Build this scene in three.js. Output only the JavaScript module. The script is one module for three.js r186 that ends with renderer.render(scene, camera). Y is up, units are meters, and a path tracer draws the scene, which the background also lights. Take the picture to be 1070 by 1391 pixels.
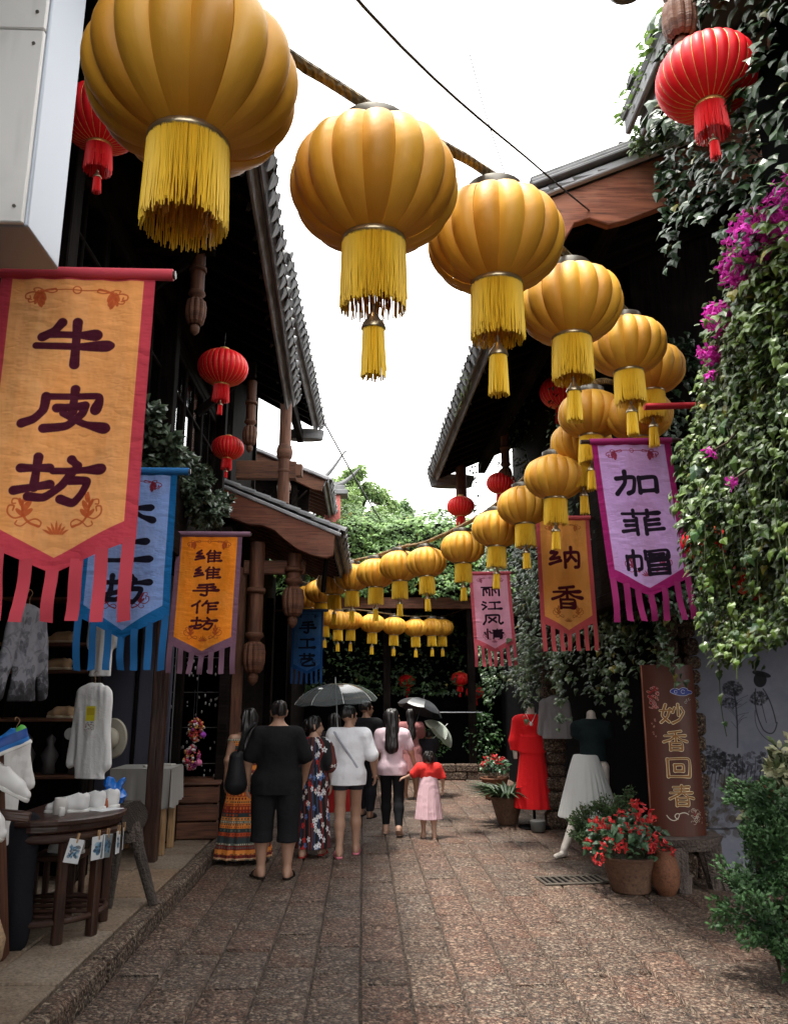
import * as THREE from 'three';
import { mergeGeometries, toCreasedNormals } from 'three/addons/utils/BufferGeometryUtils.js';
import { RoundedBoxGeometry } from 'three/addons/geometries/RoundedBoxGeometry.js';

// ------------------------------------------------------------------ camera, sky, sun, exposure
const scene = new THREE.Scene();
const camera = new THREE.PerspectiveCamera(65.32, 787 / 1024, 0.1, 200);
camera.position.set(0, 1.65, 0);
camera.rotation.order = 'YXZ';
camera.rotation.set(THREE.MathUtils.degToRad(13.02), THREE.MathUtils.degToRad(-2.16), 0);
const SKY = 2.3, SUN = 4.0, EXPOSURE = 2.0;
{
  const w = 256, h = 128, d = new Float32Array(w * h * 4);
  for (let j = 0; j < h; j++) for (let i = 0; i < w; i++) {
    const k = (j * w + i) * 4, up = j / h;                                // row 0 is the bottom of the sky sphere
    const a = i / w * Math.PI * 2, cloud = 0.03 * Math.sin(a * 3 + up * 9) + 0.02 * Math.sin(a * 7 - up * 23 + 1);
    const v = up < 0.49 ? 0.25 : SKY * (0.86 + 0.16 * Math.sin((up - 0.5) * Math.PI) + cloud);
    d[k] = v; d[k + 1] = v * 0.995; d[k + 2] = v * 0.98; d[k + 3] = 1;
  }
  const t = new THREE.DataTexture(d, w, h, THREE.RGBAFormat, THREE.FloatType);
  t.mapping = THREE.EquirectangularReflectionMapping; t.magFilter = t.minFilter = THREE.LinearFilter; t.wrapS = THREE.RepeatWrapping; t.needsUpdate = true;
  scene.background = t; scene.environment = t;
}
const sun = new THREE.DirectionalLight(new THREE.Color(1, 0.95, 0.86), SUN);
sun.position.set(-5, 26, -4); sun.target.position.set(0, 0, -7);
sun.castShadow = true; sun.shadow.radius = 14; sun.shadow.mapSize.set(2048, 2048);
Object.assign(sun.shadow.camera, { left: -14, right: 14, top: 18, bottom: -18, near: 1, far: 60 });
scene.add(sun, sun.target);
const renderer = new THREE.WebGLRenderer({ antialias: true });
renderer.toneMapping = THREE.LinearToneMapping; renderer.toneMappingExposure = EXPOSURE;
renderer.shadowMap.enabled = true; renderer.setSize(787, 1024);

// ------------------------------------------------------------------ helpers
const V = (x, y, z) => new THREE.Vector3(x, y, z), PI = Math.PI;
function rng(a) { return () => { a = (a + 0x6d2b79f5) | 0; let t = Math.imul(a ^ (a >>> 15), 1 | a); t = (t + Math.imul(t ^ (t >>> 7), 61 | t)) ^ t; return ((t ^ (t >>> 14)) >>> 0) / 4294967296; }; }
let R = rng(11);
const rr = (a, b) => a + (b - a) * R(), lerp = (a, b, t) => a + (b - a) * t, clamp = (x, a = 0, b = 1) => Math.min(b, Math.max(a, x));
const sm = (a, b, x) => { const t = clamp((x - a) / (b - a)); return t * t * (3 - 2 * t); };
const used = new Map();
function numbered(n) { const k = used.get(n) ?? 0; used.set(n, k + 1); return k ? n + '_' + String(k).padStart(3, '0') : n; }
function tag(o, label, category, group, kind) { if (label) o.userData.label = label; if (category) o.userData.category = category; if (group) o.userData.group = group; if (kind) o.userData.kind = kind; return o; }
function thing(name, label, category, pos = [0, 0, 0], turn = 0, group) { const o = new THREE.Group(); o.name = numbered(name); o.position.set(...pos); o.rotation.y = turn; scene.add(o); return tag(o, label, category, group); }
function sub(name, parent) { const o = new THREE.Group(); o.name = name; parent.add(o); return o; }
const soup = (g) => { g = g.index ? g.toNonIndexed() : g; for (const k of Object.keys(g.attributes)) if (!['position', 'normal', 'uv', 'color'].includes(k)) g.deleteAttribute(k); if (!g.attributes.uv) g.setAttribute('uv', new THREE.Float32BufferAttribute(new Float32Array(g.attributes.position.count * 2), 2)); if (!g.attributes.normal) g.computeVertexNormals(); return g; };
function merge(list) { return list.length === 1 ? list[0] : mergeGeometries(list.map(soup)); }
function M(name, geo, mat, parent = scene) {
  const m = new THREE.Mesh(Array.isArray(geo) ? merge(geo) : geo, mat);
  m.name = parent === scene ? numbered(name) : name; m.castShadow = m.receiveShadow = true; parent.add(m); return m;
}
function copyOf(o, name, pos, turn, label) { const c = o.clone(); c.name = numbered(name); c.userData = { ...o.userData, ...(label ? { label } : {}) }; c.position.set(...pos); if (turn !== undefined) c.rotation.y = turn; scene.add(c); return c; }
// box-projected uv in metres; grain (u) runs along the axis given
function boxUV(g, grain = 0, s = 1, ou = 0, ov = 0) {
  g = soup(g); const p = g.attributes.position, n = g.attributes.normal, uv = new Float32Array(p.count * 2), a = [0, 0, 0], b = [0, 0, 0];
  for (let i = 0; i < p.count; i += 3) {
    let nx = 0, ny = 0, nz = 0;
    for (let k = 0; k < 3; k++) { nx += n.getX(i + k); ny += n.getY(i + k); nz += n.getZ(i + k); }
    const m = [Math.abs(nx), Math.abs(ny), Math.abs(nz)], ax = m[0] > m[1] && m[0] > m[2] ? 0 : m[1] > m[2] ? 1 : 2;
    const u = ax === grain ? (grain + 1) % 3 : grain, v = 3 - ax - u;
    for (let k = 0; k < 3; k++) { const q = [p.getX(i + k), p.getY(i + k), p.getZ(i + k)]; uv[(i + k) * 2] = q[u] * s + ou; uv[(i + k) * 2 + 1] = q[v] * s + ov; }
  }
  g.setAttribute('uv', new THREE.BufferAttribute(uv, 2)); return g;
}
const place = (g, x = 0, y = 0, z = 0, rx = 0, ry = 0, rz = 0) => g.applyMatrix4(new THREE.Matrix4().compose(V(x, y, z), new THREE.Quaternion().setFromEuler(new THREE.Euler(rx, ry, rz)), V(1, 1, 1)));
// chamfered box, 44 triangles, centred
function cbox(w, h, d, c = 0.008) {
  c = Math.min(c, w / 3, h / 3, d / 3);
  const P = [], X = w / 2, Y = h / 2, Z = d / 2, q = (a, b, e, f) => P.push(...a, ...b, ...e, ...a, ...e, ...f), t = (a, b, e) => P.push(...a, ...b, ...e);
  const f = (sx, sy, sz, ax) => [sx * (X - (ax === 0 ? 0 : c)), sy * (Y - (ax === 1 ? 0 : c)), sz * (Z - (ax === 2 ? 0 : c))];
  const out = (pts) => { const a = V(...pts[0]), n = V(...pts[1]).sub(a).cross(V(...pts[2]).sub(a)), m = pts.reduce((s, p) => s.add(V(...p)), V(0, 0, 0)); if (n.dot(m) < 0) pts.reverse(); pts.length === 4 ? q(...pts) : t(...pts); };
  for (const s of [-1, 1]) {
    out([f(s, -1, -1, 0), f(s, 1, -1, 0), f(s, 1, 1, 0), f(s, -1, 1, 0)]);
    out([f(-1, s, -1, 1), f(1, s, -1, 1), f(1, s, 1, 1), f(-1, s, 1, 1)]);
    out([f(-1, -1, s, 2), f(1, -1, s, 2), f(1, 1, s, 2), f(-1, 1, s, 2)]);
    for (const r of [-1, 1]) {
      out([f(s, r, -1, 0), f(s, r, 1, 0), f(s, r, 1, 1), f(s, r, -1, 1)]);
      out([f(s, -1, r, 0), f(s, 1, r, 0), f(s, 1, r, 2), f(s, -1, r, 2)]);
      out([f(-1, s, r, 1), f(1, s, r, 1), f(1, s, r, 2), f(-1, s, r, 2)]);
      for (const k of [-1, 1]) out([f(s, r, k, 0), f(s, r, k, 1), f(s, r, k, 2)]);
    }
  }
  const g = new THREE.BufferGeometry(); g.setAttribute('position', new THREE.Float32BufferAttribute(P, 3)); g.computeVertexNormals(); return g;
}
// wooden or stone piece: chamfered box with metre uv, grain along its longest side
function bx(w, h, d, x = 0, y = 0, z = 0, rx = 0, ry = 0, rz = 0, c = 0.008) {
  const g = boxUV(cbox(w, h, d, c), w >= h && w >= d ? 0 : h >= d ? 1 : 2, 1, Math.floor(R() * 64) / 8, Math.floor(R() * 64) / 8); return place(g, x, y, z, rx, ry, rz);
}
// round bar between two points
function bar(a, b, r0, r1 = r0, seg = 8, open = false) {
  a = V(...a); b = V(...b); const d = b.clone().sub(a), L = d.length(), g = new THREE.CylinderGeometry(r1, r0, L, seg, 1, open), uv = g.attributes.uv;
  for (let i = 0; i < uv.count; i++) uv.setXY(i, uv.getY(i) * L, uv.getX(i) * r0 * 6.3 + r0 * 40);
  g.applyMatrix4(new THREE.Matrix4().compose(a.add(b).multiplyScalar(0.5), new THREE.Quaternion().setFromUnitVectors(V(0, 1, 0), d.normalize()), V(1, 1, 1))); return soup(g);
}
// squared bar between two points
function beam(a, b, w, h = w, c = 0.008) {
  a = V(...a); b = V(...b); const d = b.clone().sub(a), L = d.length(), g = bx(L, h, w, 0, 0, 0, 0, 0, 0, c); d.normalize();
  const up = Math.abs(d.y) > 0.95 ? V(1, 0, 0) : V(0, 1, 0), z = d.clone().cross(up).normalize(), y = z.clone().cross(d);
  return g.applyMatrix4(new THREE.Matrix4().makeBasis(d, y, z).setPosition(a.add(b).multiplyScalar(0.5)));
}
function lathe(pts, seg = 16, x = 0, y = 0, z = 0) { const g = soup(new THREE.LatheGeometry(pts.map((p) => new THREE.Vector2(p[0], p[1])), seg)); return place(g, x, y, z); }
function tube(pts, r, seg = 24, rad = 6) { return soup(new THREE.TubeGeometry(new THREE.CatmullRomCurve3(pts.map((p) => V(...p))), seg, r, rad)); }
function ball(r, x, y, z, sx = 1, sy = 1, sz = 1, n = 12) { return soup(place(new THREE.SphereGeometry(r, n, Math.ceil(n * 0.7)).scale(sx, sy, sz), x, y, z)); }
function extrude(pts, d, bevel = 0.006) { const s = new THREE.Shape(pts.map((p) => new THREE.Vector2(p[0], p[1]))); return soup(new THREE.ExtrudeGeometry(s, { depth: d, bevelEnabled: bevel > 0, bevelSize: bevel, bevelThickness: bevel, bevelSegments: 1, curveSegments: 8 })); }

// ------------------------------------------------------------------ noise and textures
const HASH = (() => { const r = rng(5), a = new Float32Array(4096); for (let i = 0; i < 4096; i++) a[i] = r(); return a; })();
const hash2 = (x, y) => HASH[(Math.imul(x, 73) ^ Math.imul(y, 1619)) & 4095];
function vnoise(x, y, px, py) { const xi = Math.floor(x), yi = Math.floor(y), fx = x - xi, fy = y - yi, w = (a, p) => ((a % p) + p) % p, u = fx * fx * (3 - 2 * fx), v = fy * fy * (3 - 2 * fy), x0 = w(xi, px), x1 = w(xi + 1, px), y0 = w(yi, py), y1 = w(yi + 1, py); return lerp(lerp(hash2(x0, y0), hash2(x1, y0), u), lerp(hash2(x0, y1), hash2(x1, y1), u), v); }
function fbm(u, v, fx, fy = fx, oct = 4) { let s = 0, a = 0.5, t = 0; for (let o = 0; o < oct; o++) { s += a * vnoise(u * fx, v * fy, fx, fy); t += a; a *= 0.5; fx *= 2; fy *= 2; } return s / t; }
function worley(u, v, f) { const x = u * f, y = v * f, xi = Math.floor(x), yi = Math.floor(y); let m = 9, id = 0; for (let j = -1; j < 2; j++) for (let i = -1; i < 2; i++) { const cx = ((xi + i) % f + f) % f, cy = ((yi + j) % f + f) % f, dx = xi + i + hash2(cx + 7, cy + 3) - x, dy = yi + j + hash2(cx + 91, cy + 37) - y, d = dx * dx + dy * dy; if (d < m) { m = d; id = hash2(cx + 13, cy + 57); } } return [Math.sqrt(m), id]; }
function n3(x, y, z) { const zi = Math.floor(z), f = z - zi, u = f * f * (3 - 2 * f), s = (k) => vnoise(x + k * 37.3, y + k * 17.1, 4096, 4096); return lerp(s(zi), s(zi + 1), u) * 2 - 1; }
const enc = (x) => { x = clamp(x); return 255 * (x < 0.0031308 ? 12.92 * x : 1.055 * x ** (1 / 2.4) - 0.055); };
function tex(n, f, color = true) {
  const d = new Uint8Array(n * n * 4);
  for (let j = 0; j < n; j++) for (let i = 0; i < n; i++) { const c = f((i + 0.5) / n, (j + 0.5) / n), k = (j * n + i) * 4; if (color) { d[k] = enc(c[0]); d[k + 1] = enc(c[1]); d[k + 2] = enc(c[2]); } else d[k] = d[k + 1] = d[k + 2] = clamp(c) * 255; d[k + 3] = 255; }
  const t = new THREE.DataTexture(d, n, n); t.wrapS = t.wrapT = THREE.RepeatWrapping; t.magFilter = THREE.LinearFilter; t.minFilter = THREE.LinearMipmapLinearFilter; t.generateMipmaps = true; if (color) t.colorSpace = THREE.SRGBColorSpace; t.needsUpdate = true; return t;
}
const rep = (t, x, y = x) => { const c = t.clone(); c.repeat.set(x, y); c.needsUpdate = true; return c; };
function canvasTex(w, h, draw) { const c = document.createElement('canvas'); c.width = w; c.height = h; const g = c.getContext('2d'); draw(g, w, h); const t = new THREE.CanvasTexture(c); t.colorSpace = THREE.SRGBColorSpace; t.anisotropy = 4; return t; }
const mix3 = (a, b, t) => [lerp(a[0], b[0], t), lerp(a[1], b[1], t), lerp(a[2], b[2], t)];
const rgb = (r, g, b) => new THREE.Color().setRGB(r, g, b);
const std = (o) => new THREE.MeshStandardMaterial({ roughness: 0.8, ...o, ...(Array.isArray(o.color) ? { color: rgb(...o.color) } : {}) });
const phys = (o) => new THREE.MeshPhysicalMaterial({ roughness: 0.8, ...o, ...(Array.isArray(o.color) ? { color: rgb(...o.color) } : {}), ...(Array.isArray(o.sheenColor) ? { sheenColor: rgb(...o.sheenColor) } : {}) });

// wood: u is along the grain, one tile is 1 m
const woodV = (u, v) => { const w = fbm(u, v, 3, 4, 3) * 0.05, a = fbm(u, v + w, 3, 48, 4), b = fbm(u, v, 6, 128, 3), c = fbm(u, v, 4, 4, 4); return [a, b, c]; };
const woodTex = (lo, hi, worn, seedUV = 0) => tex(512, (u, v) => { const [a, b, c] = woodV(u + seedUV, v); let k = mix3(lo, hi, clamp(a * 1.5 - 0.25)); k = mix3(k, worn, clamp((c - 0.52) * 3) * 0.6); const l = 0.75 + 0.5 * b - (b < 0.36 ? 0.25 : 0); return [k[0] * l, k[1] * l, k[2] * l]; });
const woodBump = tex(512, (u, v) => { const [a, b] = woodV(u, v); return 0.5 * a + 0.5 * b; }, false);
const T = {
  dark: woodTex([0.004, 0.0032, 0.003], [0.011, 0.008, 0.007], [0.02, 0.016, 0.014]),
  brown: woodTex([0.04, 0.018, 0.01], [0.115, 0.052, 0.028], [0.15, 0.085, 0.055], 0.3),
  red: woodTex([0.13, 0.04, 0.022], [0.26, 0.088, 0.045], [0.3, 0.15, 0.1], 0.6),
  grey: woodTex([0.085, 0.085, 0.09], [0.2, 0.2, 0.21], [0.3, 0.3, 0.31], 0.1),
  table: woodTex([0.02, 0.009, 0.006], [0.055, 0.022, 0.014], [0.08, 0.035, 0.022], 0.4),
  pale: woodTex([0.28, 0.16, 0.07], [0.45, 0.28, 0.14], [0.4, 0.26, 0.15], 0.7),
};
const wood = (map, o = {}) => std({ map, bumpMap: woodBump, bumpScale: 0.004, roughness: 0.72, ...o });
const MAT = {
  barge: wood(T.red, { color: [0.72, 0.66, 0.62] }),
  dark: phys({ map: T.dark, bumpMap: woodBump, bumpScale: 0.004, roughness: 0.85, specularIntensity: 0.1 }), brown: wood(T.brown, { color: [1.2, 0.92, 0.74] }), red: wood(T.red, { color: [1.35, 1.35, 1.35] }), grey: wood(T.grey, { color: [1.5, 1.5, 1.52] }), table: wood(T.table, { roughness: 0.4 }), pale: wood(T.pale),
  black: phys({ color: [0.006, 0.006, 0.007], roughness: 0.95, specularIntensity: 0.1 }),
};
// street stone: a conglomerate of pebbles, one tile is 1 m
const pebble = (u, v) => { const [d1, i1] = worley(u, v, 36), [d2, i2] = worley(u + 0.37, v + 0.11, 84), b = fbm(u, v, 5, 5, 4), f = fbm(u, v, 90, 90, 2); return [d1, i1, d2, i2, b, f]; };
const stoneColor = tex(1024, (u, v) => {
  const [d1, i1, d2, i2, b, f] = pebble(u, v), tone = [[0.13, 0.1, 0.082], [0.28, 0.235, 0.2], [0.055, 0.042, 0.036], [0.17, 0.1, 0.078], [0.47, 0.42, 0.37]];
  let c = tone[Math.floor(i1 * 4.99)]; c = mix3(c, tone[Math.floor(i2 * 4.99)], d1 > 0.4 ? 0.85 : 0.3);
  c = mix3(c, [0.05, 0.038, 0.032], sm(0.42, 0.75, d1) * 0.75 + sm(0.5, 0.8, d2) * 0.35); c = mix3(c, [0.17, 0.085, 0.06], clamp((b - 0.52) * 4) * 0.5);
  const l = 0.35 + 1.3 * f; return [c[0] * l, c[1] * l, c[2] * l];
});
const stoneBump = tex(1024, (u, v) => { const [d1, , d2, , b, f] = pebble(u, v); return clamp(0.75 - 0.5 * d1 - 0.22 * d2 + 0.3 * (b - 0.5) + 0.35 * (f - 0.5)); }, false);
const stoneRough = tex(512, (u, v) => { const b = fbm(u, v, 6, 6, 4), f = fbm(u, v, 60, 60, 2); return 0.42 + 0.5 * clamp(b * 1.6 - 0.3) * (0.6 + 0.6 * f); }, false);
MAT.stones = [[0.57, 0.48, 0.4], [0.5, 0.42, 0.35], [0.63, 0.52, 0.43], [0.6, 0.455, 0.37], [0.53, 0.46, 0.395]].map((c) => std({ map: stoneColor, color: c, bumpMap: stoneBump, bumpScale: 0.022, roughnessMap: stoneRough, roughness: 1 }));
const slabColor = tex(512, (u, v) => { const a = fbm(u, v, 4, 4, 5), f = fbm(u, v, 64, 64, 3), [d, i] = worley(u, v, 40); let c = mix3([0.2, 0.14, 0.095], [0.3, 0.25, 0.2], clamp(a * 1.8 - 0.4)); c = mix3(c, [0.1, 0.075, 0.055], i < 0.25 ? 0.55 * (1 - sm(0.2, 0.5, d)) : 0); const l = 0.6 + 0.8 * f; return [c[0] * l, c[1] * l, c[2] * l]; });
MAT.slabs = [[0.72, 0.66, 0.6], [0.62, 0.57, 0.52], [0.8, 0.68, 0.57], [0.7, 0.67, 0.63]].map((c) => std({ map: slabColor, color: c, bumpMap: stoneBump, bumpScale: 0.008, roughness: 0.8 }));
MAT.kerb = std({ map: stoneColor, color: [0.6, 0.53, 0.44], bumpMap: stoneBump, bumpScale: 0.025, roughness: 0.9 });
MAT.soil = std({ color: [0.035, 0.026, 0.02], roughness: 0.95 });
MAT.rubble = std({ map: stoneColor, color: [0.5, 0.42, 0.34], bumpMap: stoneBump, bumpScale: 0.03, roughness: 0.95 });
const tileTex = tex(256, (u, v) => { const a = fbm(u, v, 5, 5, 5), f = fbm(u, v, 40, 40, 3), k = mix3([0.07, 0.075, 0.08], [0.2, 0.2, 0.21], clamp(a * 1.6 - 0.3)), m = mix3(k, [0.13, 0.14, 0.1], clamp((f - 0.6) * 3)); return m; });
MAT.tile = std({ map: tileTex, bumpMap: woodBump, bumpScale: 0.003, roughness: 0.85 });
MAT.tile2 = std({ map: tileTex, color: [1.35, 1.35, 1.38], bumpMap: woodBump, bumpScale: 0.003, roughness: 0.85 });
const weave = tex(256, (u, v) => 0.5 + 0.25 * Math.sin(u * PI * 2 * 64) * Math.sin(v * PI * 2 * 64) + 0.25 * (fbm(u, v, 8, 8, 4) - 0.5), false);
const crinkle = tex(512, (u, v) => { const a = fbm(u, v, 4, 10, 4), b = fbm(u + 0.3, v, 14, 6, 3); return 0.55 * Math.abs(a * 2 - 1) + 0.45 * b; }, false);
MAT.glass = phys({ color: [0.9, 0.95, 0.95], roughness: 0.04, transmission: 1, thickness: 0, ior: 1.5 });

// ------------------------------------------------------------------ distance-field bodies: surface nets with normals from the gradient
function nets(f, lo, hi, cell, uvf) {
  const nx = Math.ceil((hi[0] - lo[0]) / cell) + 1, ny = Math.ceil((hi[1] - lo[1]) / cell) + 1, nz = Math.ceil((hi[2] - lo[2]) / cell) + 1, D = new Float32Array(nx * ny * nz), at = (i, j, k) => (k * ny + j) * nx + i;
  for (let k = 0; k < nz; k++) for (let j = 0; j < ny; j++) for (let i = 0; i < nx; i++) D[at(i, j, k)] = f(lo[0] + i * cell, lo[1] + j * cell, lo[2] + k * cell);
  const id = new Int32Array(nx * ny * nz).fill(-1), P = [], N = [], U = [], I = [], e = cell * 0.5;
  const E = [[0, 1], [2, 3], [4, 5], [6, 7], [0, 2], [1, 3], [4, 6], [5, 7], [0, 4], [1, 5], [2, 6], [3, 7]];
  for (let k = 0; k < nz - 1; k++) for (let j = 0; j < ny - 1; j++) for (let i = 0; i < nx - 1; i++) {
    const c = []; let s = 0; for (let q = 0; q < 8; q++) { const v = D[at(i + (q & 1), j + ((q >> 1) & 1), k + (q >> 2))]; c.push(v); if (v < 0) s++; }
    if (s === 0 || s === 8) continue;
    let x = 0, y = 0, z = 0, n = 0;
    for (const [a, b] of E) if (c[a] < 0 !== c[b] < 0) { const t = c[a] / (c[a] - c[b]); x += lerp(a & 1, b & 1, t); y += lerp((a >> 1) & 1, (b >> 1) & 1, t); z += lerp(a >> 2, b >> 2, t); n++; }
    x = lo[0] + (i + x / n) * cell; y = lo[1] + (j + y / n) * cell; z = lo[2] + (k + z / n) * cell;
    id[at(i, j, k)] = P.length / 3; P.push(x, y, z);
    const g = V(f(x + e, y, z) - f(x - e, y, z), f(x, y + e, z) - f(x, y - e, z), f(x, y, z + e) - f(x, y, z - e)).normalize(); N.push(g.x, g.y, g.z); U.push(...(uvf ? uvf(x, y, z) : [x, y]));
  }
  const quad = (a, b, c, d, flip) => { if (a < 0 || b < 0 || c < 0 || d < 0) return; flip ? I.push(a, c, b, a, d, c) : I.push(a, b, c, a, c, d); };
  for (let k = 1; k < nz - 1; k++) for (let j = 1; j < ny - 1; j++) for (let i = 1; i < nx - 1; i++) {
    const v = D[at(i, j, k)] < 0;
    if (v !== D[at(i + 1, j, k)] < 0) quad(id[at(i, j - 1, k - 1)], id[at(i, j, k - 1)], id[at(i, j, k)], id[at(i, j - 1, k)], !v);
    if (v !== D[at(i, j + 1, k)] < 0) quad(id[at(i - 1, j, k - 1)], id[at(i - 1, j, k)], id[at(i, j, k)], id[at(i, j, k - 1)], !v);
    if (v !== D[at(i, j, k + 1)] < 0) quad(id[at(i - 1, j - 1, k)], id[at(i, j - 1, k)], id[at(i, j, k)], id[at(i - 1, j, k)], !v);
  }
  const g = new THREE.BufferGeometry(); g.setAttribute('position', new THREE.Float32BufferAttribute(P, 3)); g.setAttribute('normal', new THREE.Float32BufferAttribute(N, 3)); g.setAttribute('uv', new THREE.Float32BufferAttribute(U, 2)); g.setIndex(I); return g;
}
const smin = (a, b, k) => { const h = Math.max(k - Math.abs(a - b), 0) / k; return Math.min(a, b) - h * h * k * 0.25; };
// tapered capsule; s squashes the depth (z)
function cap(a, b, ra, rb = ra, s = 1) {
  const [ax, ay, az] = a, bx_ = b[0] - ax, by = b[1] - ay, bz = (b[2] - az) / s, l = bx_ * bx_ + by * by + bz * bz || 1e-9;
  return (x, y, z) => { const px = x - ax, py = y - ay, pz = (z - az) / s, t = clamp((px * bx_ + py * by + pz * bz) / l), dx = px - t * bx_, dy = py - t * by, dz = pz - t * bz; return (Math.sqrt(dx * dx + dy * dy + dz * dz) - lerp(ra, rb, t)) * (s < 1 ? 0.5 + 0.5 * s : 1); };
}
const ell = (c, r) => (x, y, z) => { const a = (x - c[0]) / r[0], b = (y - c[1]) / r[1], d = (z - c[2]) / r[2], k = Math.sqrt(a * a + b * b + d * d); return (k - 1) * Math.min(...r); };
const union = (list, k = 0.03) => (x, y, z) => { let d = list[0](x, y, z); for (let i = 1; i < list.length; i++) d = smin(d, list[i](x, y, z), k); return d; };

// ------------------------------------------------------------------ leaves
function leafGeo(out, fold = 0.1, mid = 0.35) {
  const P = [], c = [0, mid, fold]; for (let i = 0; i < out.length; i++) { const a = out[i], b = out[(i + 1) % out.length]; P.push(...c, a[0], a[1], a[2] ?? -fold * Math.abs(a[0]), b[0], b[1], b[2] ?? -fold * Math.abs(b[0])); }
  const g = new THREE.BufferGeometry(); g.setAttribute('position', new THREE.Float32BufferAttribute(P, 3)); g.setAttribute('uv', new THREE.Float32BufferAttribute(P.filter((_, i) => i % 3 !== 2), 2)); g.computeVertexNormals(); return g;
}
const LEAF = {
  ivy: leafGeo([[0, 0], [0.3, -0.1], [0.5, 0.18], [0.3, 0.42], [0.2, 0.62], [0, 1, -0.16], [-0.2, 0.62], [-0.3, 0.42], [-0.5, 0.18], [-0.3, -0.1]], 0.12),
  ivyB: leafGeo([[0, 0], [0.25, -0.12], [0.42, 0.1], [0.36, 0.4], [0, 1, -0.22], [-0.36, 0.4], [-0.42, 0.1], [-0.25, -0.12]], 0.16),
  oval: leafGeo([[0, 0], [0.22, 0.3], [0.2, 0.65], [0, 1, -0.15], [-0.2, 0.65], [-0.22, 0.3]], 0.07, 0.45),
  small: leafGeo([[0, 0], [0.28, 0.45], [0, 1, -0.1], [-0.28, 0.45]], 0.08, 0.45),
  blade: leafGeo([[-0.03, 0], [0.03, 0], [0.04, 0.5, 0.06], [0, 1, -0.12], [-0.04, 0.5, 0.06]], 0.04, 0.5),
  petal: leafGeo([[0, 0], [0.3, 0.35], [0.25, 0.85], [0, 1, 0.1], [-0.25, 0.85], [-0.3, 0.35]], 0.1, 0.5),
};
const LM = {
  ivy: std({ color: [1, 1, 1], roughness: 0.38 }), thin: phys({ color: [1, 1, 1], roughness: 0.9, transmission: 0.4, thickness: 0 }), matt: std({ color: [1, 1, 1], roughness: 0.6 }), petal: phys({ color: [1, 1, 1], roughness: 0.9, transmission: 0.3, thickness: 0 }),
};
const rdir = () => { const z = rr(-1, 1), a = rr(0, 2 * PI), r = Math.sqrt(1 - z * z); return V(r * Math.cos(a), z, r * Math.sin(a)); };
function leafMatrix(p, n, tip, s) {                                      // normal n, tip direction, size s
  n = n.clone().normalize(); let y = tip.clone().addScaledVector(n, -tip.dot(n)); if (y.lengthSq() < 1e-6) y = V(0, 1, 0.01).addScaledVector(n, -n.y); y.normalize();
  const x = y.clone().cross(n); return new THREE.Matrix4().makeBasis(x.multiplyScalar(s), y.multiplyScalar(s), n.multiplyScalar(s)).setPosition(p);
}
function foliage(name, parent, geo, mat, items) {                         // items: {p, n, tip, s, c}
  const m = new THREE.InstancedMesh(geo, mat, items.length); m.name = parent === scene ? numbered(name) : name; const col = new THREE.Color();
  items.forEach((it, i) => { m.setMatrixAt(i, leafMatrix(it.p, it.n, it.tip, it.s)); m.setColorAt(i, col.setRGB(...it.c)); });
  m.castShadow = m.receiveShadow = true; m.userData.kind = 'stuff'; parent.add(m); return m;
}
const green = (dark, light, t, yellow = 0) => { const k = clamp(t), c = mix3(dark, light, k); return yellow ? mix3(c, [0.22, 0.2, 0.03], yellow) : c; };
// leaves over a wall-like surface: f(u, v) -> {p, n}; clumps by noise
function ivyItems(count, f, o = {}) {
  const { s0 = 0.05, s1 = 0.1, dark = [0.012, 0.035, 0.012], light = [0.06, 0.13, 0.035], gap = 0.3, freq = 5, depth = 0.12, droop = 1, yellow = 0.02, au = 1, av = 1 } = o, out = [];
  let guard = 0;
  while (out.length < count && guard++ < count * 6) {
    const u = R(), v = R(), c = n3(u * freq * au + 3, v * freq * av + (o.seed ?? 0), 1.5), c2 = n3(u * freq * au * 3 + 9, v * freq * av * 3 + (o.seed ?? 0), 7.5);
    if (c * 0.6 + c2 * 0.4 < gap - 0.8 + rr(-0.25, 0.25)) continue;
    const q = f(u, v), n = q.n.clone().normalize(), lift = (0.25 + 0.75 * R()) * depth * (0.6 + 0.5 * c + 0.4 * c2);
    out.push({ p: q.p.clone().addScaledVector(n, lift).addScaledVector(rdir(), depth * 0.15), n: n.clone().multiplyScalar(0.9).add(V(0, 0.45, 0)).addScaledVector(rdir(), 0.62), tip: V(0, -droop, 0).addScaledVector(rdir(), 0.55), s: rr(s0, s1) * (0.8 + 0.3 * c), c: green(dark, light, 0.45 + 0.35 * c + rr(-0.35, 0.4), R() < yellow ? rr(0.3, 1) : 0) });
  }
  return out;
}
function strands(parent, name, mat, list, r = 0.004) { return M(name, list.map((p) => tube(p, r, 8, 4)), mat, parent); }
MAT.stem = std({ color: [0.07, 0.05, 0.03], roughness: 0.9 });
MAT.stemG = std({ color: [0.05, 0.07, 0.025], roughness: 0.8 });
MAT.underleaf = phys({ color: [0.01, 0.014, 0.007], roughness: 0.95, specularIntensity: 0.1 });

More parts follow.
